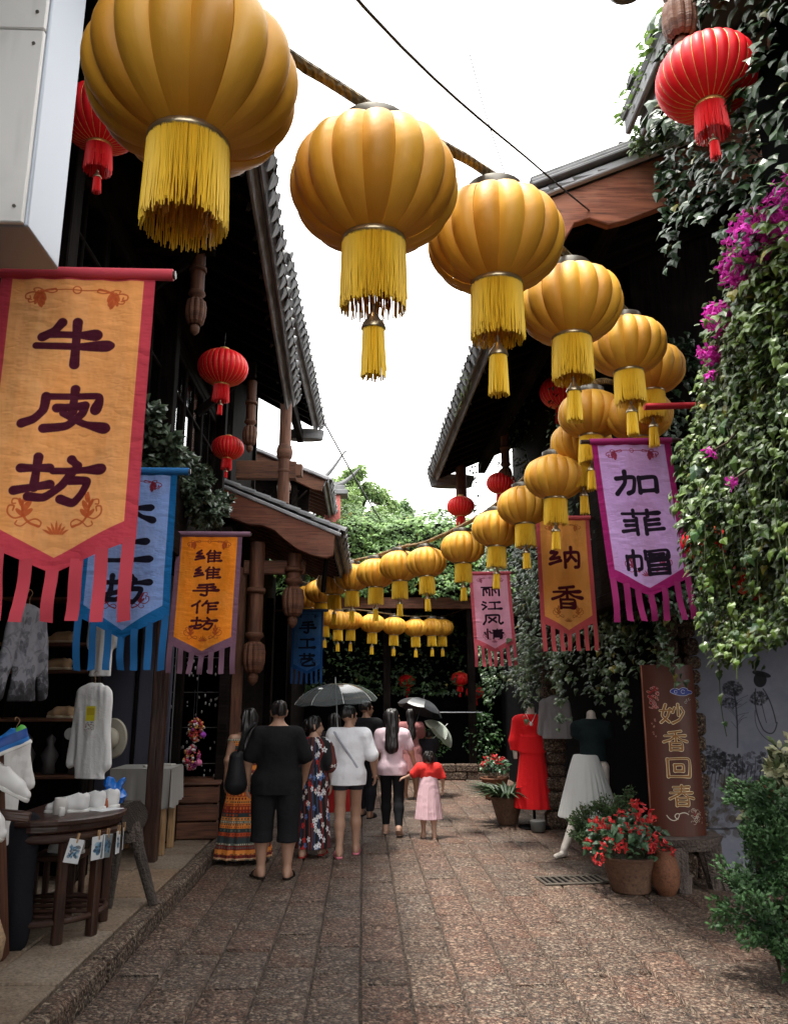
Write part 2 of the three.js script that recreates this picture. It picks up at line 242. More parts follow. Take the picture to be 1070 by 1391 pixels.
// ------------------------------------------------------------------ the street
R = rng(21);
tag(M('ground', place(new THREE.PlaneGeometry(160, 160), 0, -0.12, -20, -PI / 2), MAT.soil), '', '', '', 'structure');
const street = sub('street', scene); street.userData.kind = 'structure';
M('mortar_bed', boxUV(place(cbox(6.2, 0.06, 20), 1.54, -0.052, -8.5)), std({ map: stoneColor, color: [0.24, 0.2, 0.165], bumpMap: stoneBump, bumpScale: 0.01, roughness: 0.9 }), street);
{
  // irregular stones in courses that run along the street; the top of each is a little tilted and chamfered
  const geoFor = (w, l) => {
    const c = 0.006, g = new THREE.BufferGeometry(), n = 4, mx = Math.max(3, Math.round(l / 0.17)), P = [], h = 0.045, ou = Math.floor(R() * 97) / 97 * 5, ov = R() * 5, idx = [], id = (i, j) => j * (n + 1) + i, sd = R() * 99;
    for (let j = 0; j <= mx; j++) for (let i = 0; i <= n; i++) {
      const ex = i === 0 || i === n, ey = j === 0 || j === mx, x = ex ? Math.sign(i - n / 2) * w / 2 : lerp(-w / 2 + c, w / 2 - c, (i - 1) / (n - 2)), z = ey ? Math.sign(j - mx / 2) * l / 2 : lerp(-l / 2 + c, l / 2 - c, (j - 1) / (mx - 2));
      P.push(x + (ex ? 0.008 * n3(sd, j * 0.7, i) : 0), ex || ey ? -h : 0.004 * n3(x * 9 + sd, z * 9, 3), z + (ey ? 0.01 * n3(sd + 5, i * 0.7, j) : 0));
    }
    for (let j = 0; j < mx; j++) for (let i = 0; i < n; i++) idx.push(id(i, j), id(i, j + 1), id(i + 1, j), id(i + 1, j), id(i, j + 1), id(i + 1, j + 1));
    g.setAttribute('position', new THREE.Float32BufferAttribute(P, 3)); g.setAttribute('uv', new THREE.Float32BufferAttribute(P.flatMap((_, k) => (k % 3 === 0 ? [P[k] + ou + P[k + 1], P[k + 2] + ov + P[k + 1]] : [])), 2)); g.setIndex(idx); g.computeVertexNormals(); return g;
  };
  const near = [], far = [], W = 0.3, x0 = -1.505;
  for (let k = 0; k < 20; k++) {
    const xa = x0 + k * W + (k ? 0.012 * Math.sin(k * 5.1) : 0), xb = x0 + (k + 1) * W + 0.012 * Math.sin((k + 1) * 5.1);
    let z = -1.5 - R() * 0.5;
    while (z > -18.2) { const l = rr(0.32, 0.85) * (z < -11 ? 1.35 : 1); const gap = 0.005; near.push([xa, xb, z, l - gap]); z -= l; }
  }
  const visible = ([xa, xb, z]) => z < -3.9 && z > -17.3 && xa < 2.9 && !(z > -5 && xb > 1.9);
  const list = near.filter(visible).sort((a, b) => b[2] - a[2]), rest = near.filter((s) => !visible(s)).concat(list.slice(300));
  const put = ([xa, xb, z, l]) => place(geoFor(xb - xa - 0.013, l), (xa + xb) / 2 + rr(-0.002, 0.002), rr(-0.005, 0.006), z - l / 2, rr(-0.008, 0.008), rr(-0.006, 0.006), rr(-0.01, 0.01));
  for (const s of list.slice(0, 300)) M('paving_stone', put(s), MAT.stones[Math.floor(R() * 5)], street);
  const o = M('paving_stones', rest.map(put), MAT.stones[0], street); o.userData.kind = 'stuff';
}
const pavement = sub('pavement', scene); pavement.userData.kind = 'structure';
M('pavement_bed', boxUV(place(cbox(3.9, 0.2, 12.6), -3.5, -0.01, -3.6)), MAT.soil, pavement);
{
  let z = -2.2; while (z > -9.8) { const l = rr(0.8, 1.3); M('kerb_stone', place(boxUV(cbox(0.13, 0.2, l - 0.008, 0.018), 2, 1, R() * 4, R() * 4), -1.573 + rr(-0.004, 0.004), 0.022 + rr(-0.004, 0.004), z - l / 2, 0, rr(-0.004, 0.004), rr(-0.02, 0.02)), MAT.kerb, pavement); z -= l; }
  for (let k = 0; k < 5; k++) { let z2 = -2.2 - R() * 0.5; while (z2 > -9.7) { const l = rr(0.5, 1.1), w = 0.42; M('paving_slab', place(boxUV(cbox(w - 0.012, 0.06, l - 0.012, 0.01), 2, 1, R() * 4, R() * 4), -1.86 - k * w, 0.09 + rr(-0.004, 0.004), z2 - l / 2, rr(-0.004, 0.004), 0, rr(-0.006, 0.006)), MAT.slabs[Math.floor(R() * 4)], pavement); z2 -= l; } }
}
{ // drain grate
  const t = thing('drain_grate', 'rusty slotted drain grate in the paving by the red flower pot', 'drain grate', [1.93, 0.004, -7.83], 0.1), m = std({ color: [0.1, 0.085, 0.07], roughness: 0.6, metalness: 0.6 });
  M('grate_frame', [bx(0.62, 0.02, 0.03, 0, 0.01, 0.15), bx(0.62, 0.02, 0.03, 0, 0.01, -0.15), bx(0.03, 0.02, 0.27, 0.295, 0.01), bx(0.03, 0.02, 0.27, -0.295, 0.01)], m, t);
  for (let i = 0; i < 9; i++) M('grate_bar', bx(0.022, 0.016, 0.27, -0.24 + i * 0.06, 0.01, 0), m, t);
  M('drain_pit', bx(0.56, 0.004, 0.27, 0, 0.0, 0), MAT.black, t);
}

// ------------------------------------------------------------------ roofs and houses
const tileGeo = new Map();
function tileRowGeo(len, r, seg) {
  const key = [len.toFixed(2), r, seg].join(); if (tileGeo.has(key)) return tileGeo.get(key);
  const out = [0, 1].map((pan) => {
    const P = [], n = pan ? 4 : 6, S = 0.2, N = Math.ceil(len / S), tri = (a, b, c) => P.push(...a, ...b, ...c);
    for (let k = 0; k < N; k++) {
      const s0 = k * S - 0.02, s1 = Math.min(len, (k + 1) * S + 0.02), dy = 0.004 * n3(k * 3.3, pan * 9 + seg, 1), pt = (s, i, rad, up) => { const a = (pan ? PI : 0) + PI * i / n; return [-s, (pan ? 0.075 : 0.03) + Math.sin(a) * rad * (pan ? 0.55 : 1) + up + dy, Math.cos(a) * rad]; };
      const ra = pan ? r * 1.05 : r * 1.04, rb = pan ? r * 1.05 : r * 0.94, ua = 0.012, ub = 0;
      for (let i = 0; i < n; i++) { const a = pt(s0, i, ra, ua), b = pt(s0, i + 1, ra, ua), c = pt(s1, i, rb, ub), d = pt(s1, i + 1, rb, ub); tri(a, b, c); tri(b, d, c); if (!pan) tri([-s0, 0.03 + ua + dy, 0], b, a); }
    }
    if (pan) { const y = 0.03, w = r * 0.95, f = [[w, y], [w, y - 0.04], [w * 0.55, y - 0.085], [0, y - 0.115], [-w * 0.55, y - 0.085], [-w, y - 0.04], [-w, y]]; for (let i = 1; i < f.length - 1; i++) for (const x of [0.03, 0.015]) tri([x, f[0][1], f[0][0]], [x, f[i][1], f[i][0]], [x, f[i + 1][1], f[i + 1][0]]); }
    const g = new THREE.BufferGeometry(); g.setAttribute('position', new THREE.Float32BufferAttribute(P, 3)); g.computeVertexNormals(); return boxUV(g, 0, 1, seg * 0.31, seg * 0.17);
  });
  tileGeo.set(key, out); return out;
}
// one roof slope: eave along local z from 0 to -L, slope rises towards -x
function roof(parent, o) {
  const { pos, turn = 0, L, run, rise, wood: wm = MAT.dark, fascia = MAT.grey, lift = 0, step = 0.2 } = o, g = sub('roof', parent), a = Math.atan2(rise, run), len = Math.hypot(run, rise);
  g.position.set(...pos); g.rotation.y = turn;
  const sl = (x) => place(x, 0, 0, 0, 0, 0, -a);
  M('roof_deck', sl(bx(len, 0.03, L, -len / 2, -0.01, -L / 2)), wm, g);
  const raf = sl(bx(len - 0.03, 0.09, 0.065, -len / 2 - 0.015, -0.075, 0)); for (let z = 0.15; z < L; z += 0.34) { const m = M('rafter', raf, wm, g); m.position.z = -z; }
  M('fascia_board', sl(bx(0.03, 0.13, L, 0.005, -0.06, -L / 2)), fascia, g);
  M('fascia_board', sl(bx(0.022, 0.085, L + 0.1, 0.05, 0.0, -L / 2)), fascia, g);
  const n = Math.floor(L / step), tileRest = [0, 1, 2].map((k) => { const q = tileRowGeo(len - 0.12, step * 0.3, k)[1].clone(); return sl(place(q, -0.11, 0, 0)); }), at = (q, x) => sl(place(q.clone(), x, 0, 0)), ends = [0, 1, 2].map((k) => tileRowGeo(0.2, step * 0.3, k).map((q) => at(q, 0.09))), next = [0, 1, 2].map((k) => tileRowGeo(0.2, step * 0.3, k + 3).map((q) => at(q, -0.11))), rows = [0, 1, 2].map((k) => tileRowGeo(len - 0.32, step * 0.3, k).map((q) => at(q, -0.31)));
  for (let i = 0; i <= n; i++) { const q = rows[(i * 7) % 3], z = -i * step - 0.02; const put = (name, geo, dz, mat, kind) => { const m = M(name, geo, mat, g); m.position.set(rr(-0.012, 0.012), rr(-0.004, 0.004), z + dz); if (kind) m.userData.kind = kind; }; put('roof_tile', ends[(i * 7) % 3][0], 0, i % 3 ? MAT.tile : MAT.tile2); put('roof_tile', next[(i * 5) % 3][0], 0, i % 4 ? MAT.tile : MAT.tile2); put('tile_row', q[0], 0, MAT.tile, 'stuff'); if (i < n) { put('drip_tile', ends[(i * 7) % 3][1], -step / 2, i % 3 ? MAT.tile2 : MAT.tile); put('pan_tile_row', tileRest[i % 3], -step / 2, MAT.tile, 'stuff'); } }
  return g;
}
// hanging carved post: shaft, collar, fluted bulb and drop, from the top downwards
function carvedPost(parent, x, y, z, k = 1, shaft = 0.5, mat = MAT.brown) {
  const g = sub('hanging_post', parent); g.position.set(x, y, z);
  const r = 0.052 * k; M('shaft', [bar([0, 0, 0], [0, -shaft, 0], r, r, 10), lathe([[0, 0], [r * 1.2, 0], [r * 1.28, -0.02 * k], [r * 1.2, -0.04 * k], [0, -0.04 * k]], 12, 0, -shaft * 0.5, 0)], mat, g);
  M('collar', lathe([[r * 0.7, 0.02 * k], [r * 1.15, 0.01 * k], [r * 1.25, -0.012 * k], [r * 0.8, -0.035 * k], [r * 0.75, -0.05 * k]], 14, 0, -shaft, 0), mat, g);
  const b = lathe([[r * 0.8, 0], [r * 1.3, -0.02 * k], [r * 1.5, -0.07 * k], [r * 1.45, -0.14 * k], [r * 1.2, -0.19 * k], [r * 0.85, -0.21 * k]], 40, 0, -shaft - 0.05 * k, 0), p = b.attributes.position;
  for (let i = 0; i < p.count; i++) { const t = Math.atan2(p.getZ(i), p.getX(i)), s = 0.86 + 0.17 * Math.abs(Math.cos(t * 5)); p.setX(i, p.getX(i) * s); p.setZ(i, p.getZ(i) * s); } b.computeVertexNormals(); M('bulb', b, mat, g);
  M('drop', lathe([[r * 0.55, 0], [r * 0.7, -0.03 * k], [r * 0.62, -0.06 * k], [r * 0.2, -0.085 * k], [0, -0.09 * k]], 10, 0, -shaft - 0.255 * k, 0), mat, g); return g;
}
// window: frame with sub-part panes and a lattice; plane faces +x or -x
function windowX(parent, x, y, z, w, h, side = 1, mat = MAT.dark) {
  const g = M('window', [bx(0.06, h, 0.06, 0, 0, w / 2), bx(0.06, h, 0.06, 0, 0, -w / 2), bx(0.058, 0.06, w - 0.06, 0, h / 2 - 0.03), bx(0.058, 0.06, w - 0.06, 0, -h / 2 + 0.03), bx(0.04, 0.03, w - 0.06, 0, h * 0.12), bx(0.042, h - 0.12, 0.03, 0, 0, 0)], mat, parent);
  g.position.set(x, y, z); for (const s of [-1, 1]) { const p = M('pane', bx(0.006, h - 0.12, w / 2 - 0.06, 0, 0, s * w / 4), MAT.glass, g); p.position.x = -0.01 * side; } return g;
}
const rebase = (g, x, y, z) => { for (const c of g.children) { c.position.x -= x; c.position.y -= y; c.position.z -= z; } g.position.set(x, y, z); return g; };
// curved barge board along the verge, drawn in the plane of the gable: top edge from a to b, facing +z at depth z
function bargeBoard(parent, pts, z, mat, th = 0.06, name = 'barge_board') { const g = boxUV(extrude(pts, th, 0.008), 0); place(g, 0, 0, z - th); return M(name, g, mat, parent); }

// --- left: shop house with an upper storey of windows
R = rng(31);
{
  const h = thing('timber_shop_house', 'dark two-storey timber shop house along the left kerb with tiled eave and open shop front', 'house');
  roof(h, { pos: [-0.47, 5.2, 3.2], turn: 0.036, L: 12.54, run: 3.4, rise: 1.7 });
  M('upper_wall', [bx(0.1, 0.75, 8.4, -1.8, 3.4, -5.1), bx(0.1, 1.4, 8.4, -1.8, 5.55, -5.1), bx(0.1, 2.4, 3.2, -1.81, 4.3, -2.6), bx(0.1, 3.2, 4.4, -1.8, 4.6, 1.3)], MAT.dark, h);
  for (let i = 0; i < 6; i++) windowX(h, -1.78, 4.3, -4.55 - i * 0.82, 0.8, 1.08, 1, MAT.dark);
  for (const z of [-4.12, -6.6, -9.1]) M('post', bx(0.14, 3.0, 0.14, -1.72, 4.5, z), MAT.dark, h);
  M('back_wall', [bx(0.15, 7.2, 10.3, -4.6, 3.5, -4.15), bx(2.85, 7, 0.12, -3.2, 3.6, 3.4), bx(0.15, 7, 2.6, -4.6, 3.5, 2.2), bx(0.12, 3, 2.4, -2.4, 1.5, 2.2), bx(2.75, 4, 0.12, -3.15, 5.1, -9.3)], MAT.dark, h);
  M('upper_floor', bx(2.75, 0.12, 12.6, -3.15, 2.96, -3.0), MAT.dark, h);
  M('floor_beam', beam([-1.76, 3.02, 0.9], [-1.76, 3.02, -9.3], 0.12, 0.22), MAT.dark, h);
  for (let i = 0; i < 9; i++) M('joist', beam([-4.4, 2.86, -0.6 - i], [-1.72, 2.86, -0.6 - i], 0.1, 0.1), MAT.dark, h);
  for (const [x, z] of [[-2.02, -8.26]]) M('shop_post', bx(0.13, 2.75, 0.13, x, 1.49, z), MAT.table, h);
  M('shop_post', bx(0.1, 2.75, 0.1, -2.45, 1.49, -7.55), MAT.dark, h);
  M('shop_post', bx(0.09, 2.75, 0.1, -2.06, 1.49, -9.28), MAT.dark, h);
  M('post_strip', bx(0.012, 2.7, 0.02, -2.1, 1.49, -9.2), std({ color: [0.25, 0.25, 0.26], roughness: 0.4, metalness: 0.7 }), h);
  const pm = std({ color: [0.06, 0.062, 0.09], roughness: 0.6, bumpMap: woodBump, bumpScale: 0.002 });
  for (let i = 0; i < 6; i++) { const p = M('wall_panel', bx(0.36, 2.7, 0.05, -2.3 - i * 0.4, 1.47, -9.17), pm, h); M('panel_frame', [bx(0.035, 2.7, 0.02, -0.2 - 2.3 - i * 0.4, 1.47, -9.14)], MAT.dark, h); }
  M('ridge_tie', beam([-1.7, 5.05, -1], [-1.75, 5.05, -9.2], 0.12, 0.16), MAT.dark, h);
  for (const z of [-3.4, -5.5, -7.9]) M('eave_bracket', [beam([-1.75, 5.0, z], [-1.15, 5.0, z], 0.1, 0.16), beam([-1.75, 4.5, z], [-1.25, 4.95, z], 0.06, 0.08)], MAT.dark, h);
  carvedPost(h, -1.27, 5.02, -5.52, 1, 0.42); carvedPost(h, -1.21, 4.93, -8.05, 1, 0.45); carvedPost(h, -1.18, 5.02, -3.4, 1, 0.3, MAT.dark);
  rebase(h, -2.6, 0, -4.5);
}
// --- left: second house with the pent roof and barge board
{
  const h = thing('gabled_timber_house', 'timber house behind the first with tiled pent roof, curved barge board and carved hanging posts', 'house');
  roof(h, { pos: [-0.925, 6.2, -7.65], turn: -0.02, L: 5.5, run: 2.6, rise: 1.45 });
  const verge = roof(h, { pos: [-0.36, 3.6, -9.5], turn: -0.01, L: 4.6, run: 2.1, rise: 0.87, wood: MAT.brown }); verge.name = 'pent_roof';
  // the verge strip and the barge board under it
  M('verge_strip', beam([-0.28, 3.545, -9.46], [-2.5, 4.465, -9.46], 0.04, 0.045), MAT.grey, h);
  const top = (x) => 3.575 + (-0.28 - x) * 0.4144 - 0.03;
  bargeBoard(h, [[-0.36, top(-0.36)], [-2.5, top(-2.5)], [-2.5, top(-2.5) - 0.3], [-1.75, top(-1.75) - 0.34], [-1.4, top(-1.4) - 0.33], [-1.22, top(-1.22) - 0.27], [-1.08, top(-1.08) - 0.27], [-0.95, top(-0.95) - 0.33], [-0.8, top(-0.8) - 0.38], [-0.62, top(-0.62) - 0.38], [-0.45, top(-0.45) - 0.34], [-0.38, top(-0.38) - 0.28]], -9.47, MAT.barge);
  M('rain_gutter', [beam([-0.42, 3.56, -9.5], [-0.4, 3.56, -14], 0.05, 0.1), bar([-0.44, 3.5, -9.62], [-0.5, 2.9, -9.8], 0.03)], MAT.dark, h);
  carvedPost(h, -0.86, 3.36, -9.75, 1.7, 0.32); carvedPost(h, -1.31, 3.5, -9.75, 1.75, 1.12);
  M('lintel', bx(0.75, 0.17, 0.1, -1.1, 3.2, -9.8), MAT.brown, h);
  for (const [x, z] of [[-1.15, -11], [-1.35, -13]]) { M('gallery_pillar', [bar([x, 4.3, z], [x, 6.05, z], 0.085, 0.085, 12), lathe([[0.085, 0], [0.11, 0.03], [0.12, 0.12], [0.1, 0.2], [0.085, 0.22]], 14, x, 4.95, z), lathe([[0.085, 0], [0.1, 0.02], [0.085, 0.05]], 14, x, 4.75, z)], MAT.brown, h); }
  M('gallery_beam', [bx(0.85, 0.26, 0.12, -1.4, 4.79, -11.02), bx(0.1, 0.18, 0.12, -0.94, 4.79, -11.02)], MAT.brown, h);
  M('gallery_beam', beam([-1.15, 5.95, -7.8], [-1.1, 5.95, -13], 0.1, 0.2), MAT.dark, h);
  M('gallery_wall', [bx(0.1, 3, 2.2, -1.95, 5.5, -12.1), bx(1.5, 2.6, 0.1, -2.6, 5.4, -13.1)], MAT.dark, h);
  M('lattice', Array.from({ length: 6 }, (_, i) => beam([-1.75 + i * 0.12, 4.28, -11.4], [-1.45 + i * 0.12, 4.6, -11.4], 0.02, 0.03)), MAT.dark, h);
  M('front_wall', [bx(0.12, 3.6, 4.6, -1.62, 1.9, -11.9), bx(3.0, 4.2, 0.12, -3.2, 2.1, -14.2), bx(0.12, 7, 5, -4.2, 3.4, -11.8), bx(2.6, 0.1, 4.6, -2.9, 3.6, -11.8)], MAT.dark, h);
  M('door_post', bx(0.14, 3.1, 0.14, -1.52, 1.65, -9.85), MAT.brown, h); M('door_post', bx(0.14, 3.1, 0.14, -1.52, 1.65, -13.0), MAT.dark, h);
  M('gable_piece', [bx(0.2, 0.34, 0.05, -1.12, 6.46, -7.6, 0, 0, -0.5), bar([-1.26, 6.62, -7.56], [-0.99, 6.56, -7.56], 0.035)], std({ color: [0.4, 0.2, 0.14], roughness: 0.8 }), h);
  M('eave_end', place(new THREE.CylinderGeometry(0.26, 0.24, 0.16, 18, 1).scale(1.25, 1, 0.5), -1.02, 6.0, -13.05), MAT.tile, h);
  rebase(h, -1.9, 0, -11.5);
}
// --- left: third house at the bend, with an upturned eave corner and a red end wall
{
  const h = thing('upturned_eave_house', 'far left house with a swept-up eave corner above a red end wall', 'house'), t = MAT.tile;
  const r2 = roof(h, { pos: [-0.72, 5.55, -14.3], turn: 0, L: 3.2, run: 1.7, rise: 0.7, wood: MAT.brown });
  bargeBoard(h, [[-0.75, 5.53], [-2.4, 6.21], [-2.4, 5.98], [-1.4, 5.6], [-0.95, 5.38], [-0.8, 5.36]], -14.3, MAT.brown);
  M('verge_strip', beam([-0.68, 5.57, -14.26], [-2.4, 6.28, -14.26], 0.06, 0.06), MAT.grey, h);
  M('side_wall', bx(0.1, 5.5, 3.2, -1.3, 2.75, -16), MAT.dark, h);
  M('gable_wall', bx(1.4, 1.4, 0.1, -1.75, 5.1, -14.7), MAT.dark, h);
  M('eave_end_wall', boxUV(place(cbox(0.34, 2.4, 0.3), -0.7, 4.75, -17.1)), std({ color: [0.5, 0.15, 0.13], roughness: 0.85, bumpMap: stoneBump, bumpScale: 0.01 }), h);
  // swept corner: a ridge of two horns over a little tiled cap
  M('eave_cap', [bx(0.62, 0.1, 0.5, -0.68, 6.0, -17.1), bx(0.5, 0.1, 0.42, -0.68, 6.1, -17.1), bx(0.36, 0.1, 0.3, -0.7, 6.19, -17.1)], t, h);
  const horn = (x0, y0, dx, up, r) => { const q = []; for (let i = 0; i <= 8; i++) { const k = i / 8; q.push([x0 + dx * k, y0 + up * k * k, -17.0]); } const g = tube(q, r, 16, 8), p = g.attributes.position; for (let i = 0; i < p.count; i++) { const k = clamp((p.getX(i) - x0) / dx); const cy = y0 + up * k * k; p.setY(i, cy + (p.getY(i) - cy) * (1 - 0.75 * k)); p.setZ(i, -17.0 + (p.getZ(i) + 17.0) * (1 - 0.8 * k)); } g.computeVertexNormals(); return g; };
  M('eave_horn', horn(-1.5, 6.02, 1.05, 0.95, 0.09), t, h); M('eave_horn', horn(-0.75, 6.15, 0.62, 0.42, 0.08), t, h);
  rebase(h, -1.3, 0, -15.8);
}
// --- right: ivy-grown house with a carved barge board facing the street's near end
{
  const h = thing('ivy_grown_timber_house', 'dark timber house on the right with a red-brown barge board under a low tiled roof', 'house');
  const r = roof(h, { pos: [1.14, 5.2, -12.6], turn: PI + 0.0175, L: 7.4, run: 3.4, rise: 1.5 });
  M('verge_strip', beam([1.24, 5.24, -5.16], [4.6, 6.72, -5.16], 0.06, 0.06), std({ color: [0.55, 0.57, 0.6], roughness: 0.6 }), h);
  for (let k = 0; k < 3; k++) M('verge_tiles', beam([1.2, 5.29 + k * 0.035, -5.14 - k * 0.02], [4.6, 6.79 + k * 0.035, -5.14 - k * 0.02], 0.12, 0.03), MAT.tile, h);
  const top = (x) => 5.21 + (x - 1.24) * 0.4405 - 0.02;
  bargeBoard(h, [[1.27, top(1.27)], [1.27, top(1.27) - 0.2], [1.36, top(1.36) - 0.42], [1.45, top(1.45) - 0.35], [1.52, top(1.52) - 0.26], [1.64, top(1.64) - 0.27], [1.78, top(1.78) - 0.38], [1.92, top(1.92) - 0.4], [4.6, top(4.6) - 0.42], [4.6, top(4.6)]], -5.2, MAT.red);
  M('gable_wall', bx(3.6, 4.6, 0.12, 4.3, 4.75, -6.9), MAT.dark, h);
  M('upper_wall', bx(0.12, 3.2, 5.8, 2.52, 4.2, -9.85), MAT.dark, h);
  M('upper_floor', bx(3.2, 0.14, 6, 4.05, 2.6, -9.9), MAT.dark, h);
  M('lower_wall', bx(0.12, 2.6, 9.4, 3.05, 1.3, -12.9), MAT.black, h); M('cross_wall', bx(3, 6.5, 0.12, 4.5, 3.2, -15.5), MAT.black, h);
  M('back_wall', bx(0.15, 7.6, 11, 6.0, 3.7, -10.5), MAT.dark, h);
  M('wall_plate', beam([1.9, 5.28, -5.3], [1.9, 5.28, -12.5], 0.12, 0.16), MAT.dark, h);
  carvedPost(h, 1.95, 5.3, -10.6, 1.15, 0.5, MAT.brown);
  M('eave_post', bar([1.55, 4.7, -12.4], [1.55, 5.3, -12.4], 0.09, 0.09, 10), MAT.brown, h);
  M('eave_end', place(new THREE.CylinderGeometry(0.3, 0.26, 0.18, 18, 1).scale(1.3, 1, 0.5), 1.42, 5.1, -12.66), MAT.tile, h);
  rebase(h, 3.4, 0, -10);
}
// --- right, nearest: the ivy-covered house whose eave enters at the top
{
  const h = thing('ivy_covered_house', 'nearest house on the right, only its weathered eave boards and overhang showing through ivy', 'house');
  M('side_wall', bx(0.15, 6.6, 10.4, 2.72, 3.4, 0.6), MAT.black, h); M('end_wall', bx(1.8, 6, 0.15, 3.7, 3.9, -4.55), MAT.black, h);
  M('eave_board', beam([1.86, 5.65, -4.9], [1.6, 5.65, 5], 0.04, 0.16), MAT.grey, h); M('eave_board', beam([1.93, 5.55, -4.8], [1.7, 5.55, 5], 0.04, 0.14), MAT.grey, h);
  M('eave_deck', place(bx(1.6, 0.06, 9.9, 0.75, 0, 0), 1.86, 5.72, 0.05, 0, 0, 0.35), MAT.tile, h);
  for (let i = 0; i < 10; i++) M('tile_row', tileRowGeo(1.5, 0.06, 1)[0], MAT.tile, h).userData.kind = 'stuff';
  h.children.filter((c) => c.name === 'tile_row').forEach((c, i) => { c.rotation.set(0, PI, -0); c.rotation.z = 0; c.position.set(1.84, 5.78, -4.7 + i * 0.4); });
  rebase(h, 3, 0, -2.5);
}
// --- right: the mural wall and stone column
const muralWall = thing('mural_wall', 'white plastered wall with an ink landscape painting behind the carved sign', 'wall', [4.3, 0, -8.05]);
{
  const wm = std({ color: [0.24, 0.25, 0.28], roughness: 0.85, bumpMap: stoneBump, bumpScale: 0.006 });
  M('plaster', boxUV(cbox(2.5, 2.9, 0.16)), wm, muralWall).position.set(0.12, 1.4, -0.1);
  const t = canvasTex(512, 1024, (g, w, h) => {
    g.fillStyle = 'rgb(176,180,188)'; g.fillRect(0, 0, w, h); const r = rng(77);
    for (let i = 0; i < 500; i++) { g.globalAlpha = 0.03; g.fillStyle = r() < 0.5 ? '#fff' : '#778'; const x = r() * w, y = r() * h, s = 10 + r() * 70; g.beginPath(); g.ellipse(x, y, s, s * (0.4 + r()), r() * 3, 0, 7); g.fill(); }
    const ink = (x, y, s, n, a, col = '20,20,26') => { for (let i = 0; i < n; i++) { const t2 = r() * 6.28, d = Math.sqrt(r()) * s; g.fillStyle = `rgba(${col},${a * r()})`; g.beginPath(); g.ellipse(x + Math.cos(t2) * d, y + Math.sin(t2) * d * 0.8, 2 + r() * s * 0.14, 2 + r() * s * 0.12, r() * 3, 0, 7); g.fill(); } };
    const path = (p, lw, a = 0.8) => { g.globalAlpha = a; g.strokeStyle = '#18181e'; g.lineWidth = lw; g.lineCap = 'round'; g.beginPath(); g.moveTo(...p[0]); for (let i = 1; i < p.length; i++) g.quadraticCurveTo(p[i][0], p[i][1], p[i][2] ?? p[i][0], p[i][3] ?? p[i][1]); g.stroke(); g.globalAlpha = 1; };
    g.globalAlpha = 1; g.translate(-135, 0); ink(318, 330, 40, 260, 0.35); ink(300, 390, 30, 160, 0.3); path([[322, 330], [330, 430, 316, 570]], 6, 0.6); for (let i = 0; i < 16; i++) path([[322, 360 + i * 9], [322 + (r() - 0.5) * 60, 350 + i * 8, 322 + (r() - 0.5) * 110, 330 + i * 9]], 1.5, 0.6); g.fillStyle = 'rgba(20,20,26,.85)'; g.beginPath(); g.ellipse(432, 292, 26, 32, 0.3, 0, 7); g.fill(); g.beginPath(); g.ellipse(440, 268, 38, 12, 0.25, 0, 7); g.fill(); ink(420, 370, 36, 160, 0.4);
    path([[410, 330], [390, 420, 425, 500], [465, 540, 482, 470]], 5, 0.6); path([[440, 330], [470, 380, 478, 470]], 5, 0.6); path([[425, 340], [430, 420, 440, 470]], 3, 0.6); path([[400, 420], [380, 520, 470, 560]], 3, 0.5);
    ink(200, 620, 70, 160, 0.55); ink(110, 660, 60, 120, 0.5); ink(280, 640, 60, 140, 0.6); ink(390, 650, 80, 150, 0.4);
    for (let i = 0; i < 26; i++) path([[60 + i * 17, 700 + r() * 50], [70 + i * 17, 640 + r() * 40, 78 + i * 17, 600 + r() * 60]], 2 + r() * 3, 0.5);
    ink(220, 800, 150, 260, 0.35, '70,52,30'); ink(120, 790, 80, 100, 0.35, '90,72,30'); path([[60, 860], [230, 930, 420, 850]], 7, 0.5);
    for (let i = 0; i < 40; i++) { const x = 70 + r() * 12 + Math.floor(r() * 2) * 26, y = 150 + r() * 120; g.fillStyle = 'rgba(25,25,30,.8)'; g.fillRect(x, y, 3 + r() * 8, 2 + r() * 3); }
  });
  M('ink_painting', new THREE.PlaneGeometry(1.3, 2.4), std({ map: t, color: [0.4, 0.4, 0.43], roughness: 0.9 }), muralWall).position.set(-0.42, 1.3, -0.012);
}
const stoneColumn = thing('stone_column', 'rough stone column between the carved sign and the mural wall', 'column', [3.12, 0, -7.98]);
{ R = rng(41); let y = 0; while (y < 2.5) { const hh = rr(0.12, 0.24); for (const s of [-1, 1]) { const w = rr(0.15, 0.19); M('stone', place(boxUV(cbox(w, hh - 0.01, 0.3, 0.03), 0, 1, R() * 4, R() * 4), s * 0.085 + rr(-0.01, 0.01), y + hh / 2, rr(-0.02, 0.02), rr(-0.05, 0.05), rr(-0.2, 0.2), rr(-0.05, 0.05)), MAT.rubble, stoneColumn); } y += hh; } }
const stonePillar = thing('stone_pillar', 'narrow rough stone pillar between the red dress and the white skirt', 'pillar', [2.52, 0, -10.9]);
{ let y = 0; while (y < 2.3) { const hh = rr(0.14, 0.26); M('stone', place(boxUV(cbox(rr(0.24, 0.3), hh - 0.01, 0.3, 0.035), 0, 1, R() * 4, R() * 4), rr(-0.015, 0.015), y + hh / 2, rr(-0.02, 0.02), 0, rr(-0.15, 0.15), rr(-0.04, 0.04)), MAT.rubble, stonePillar); y += hh; } }

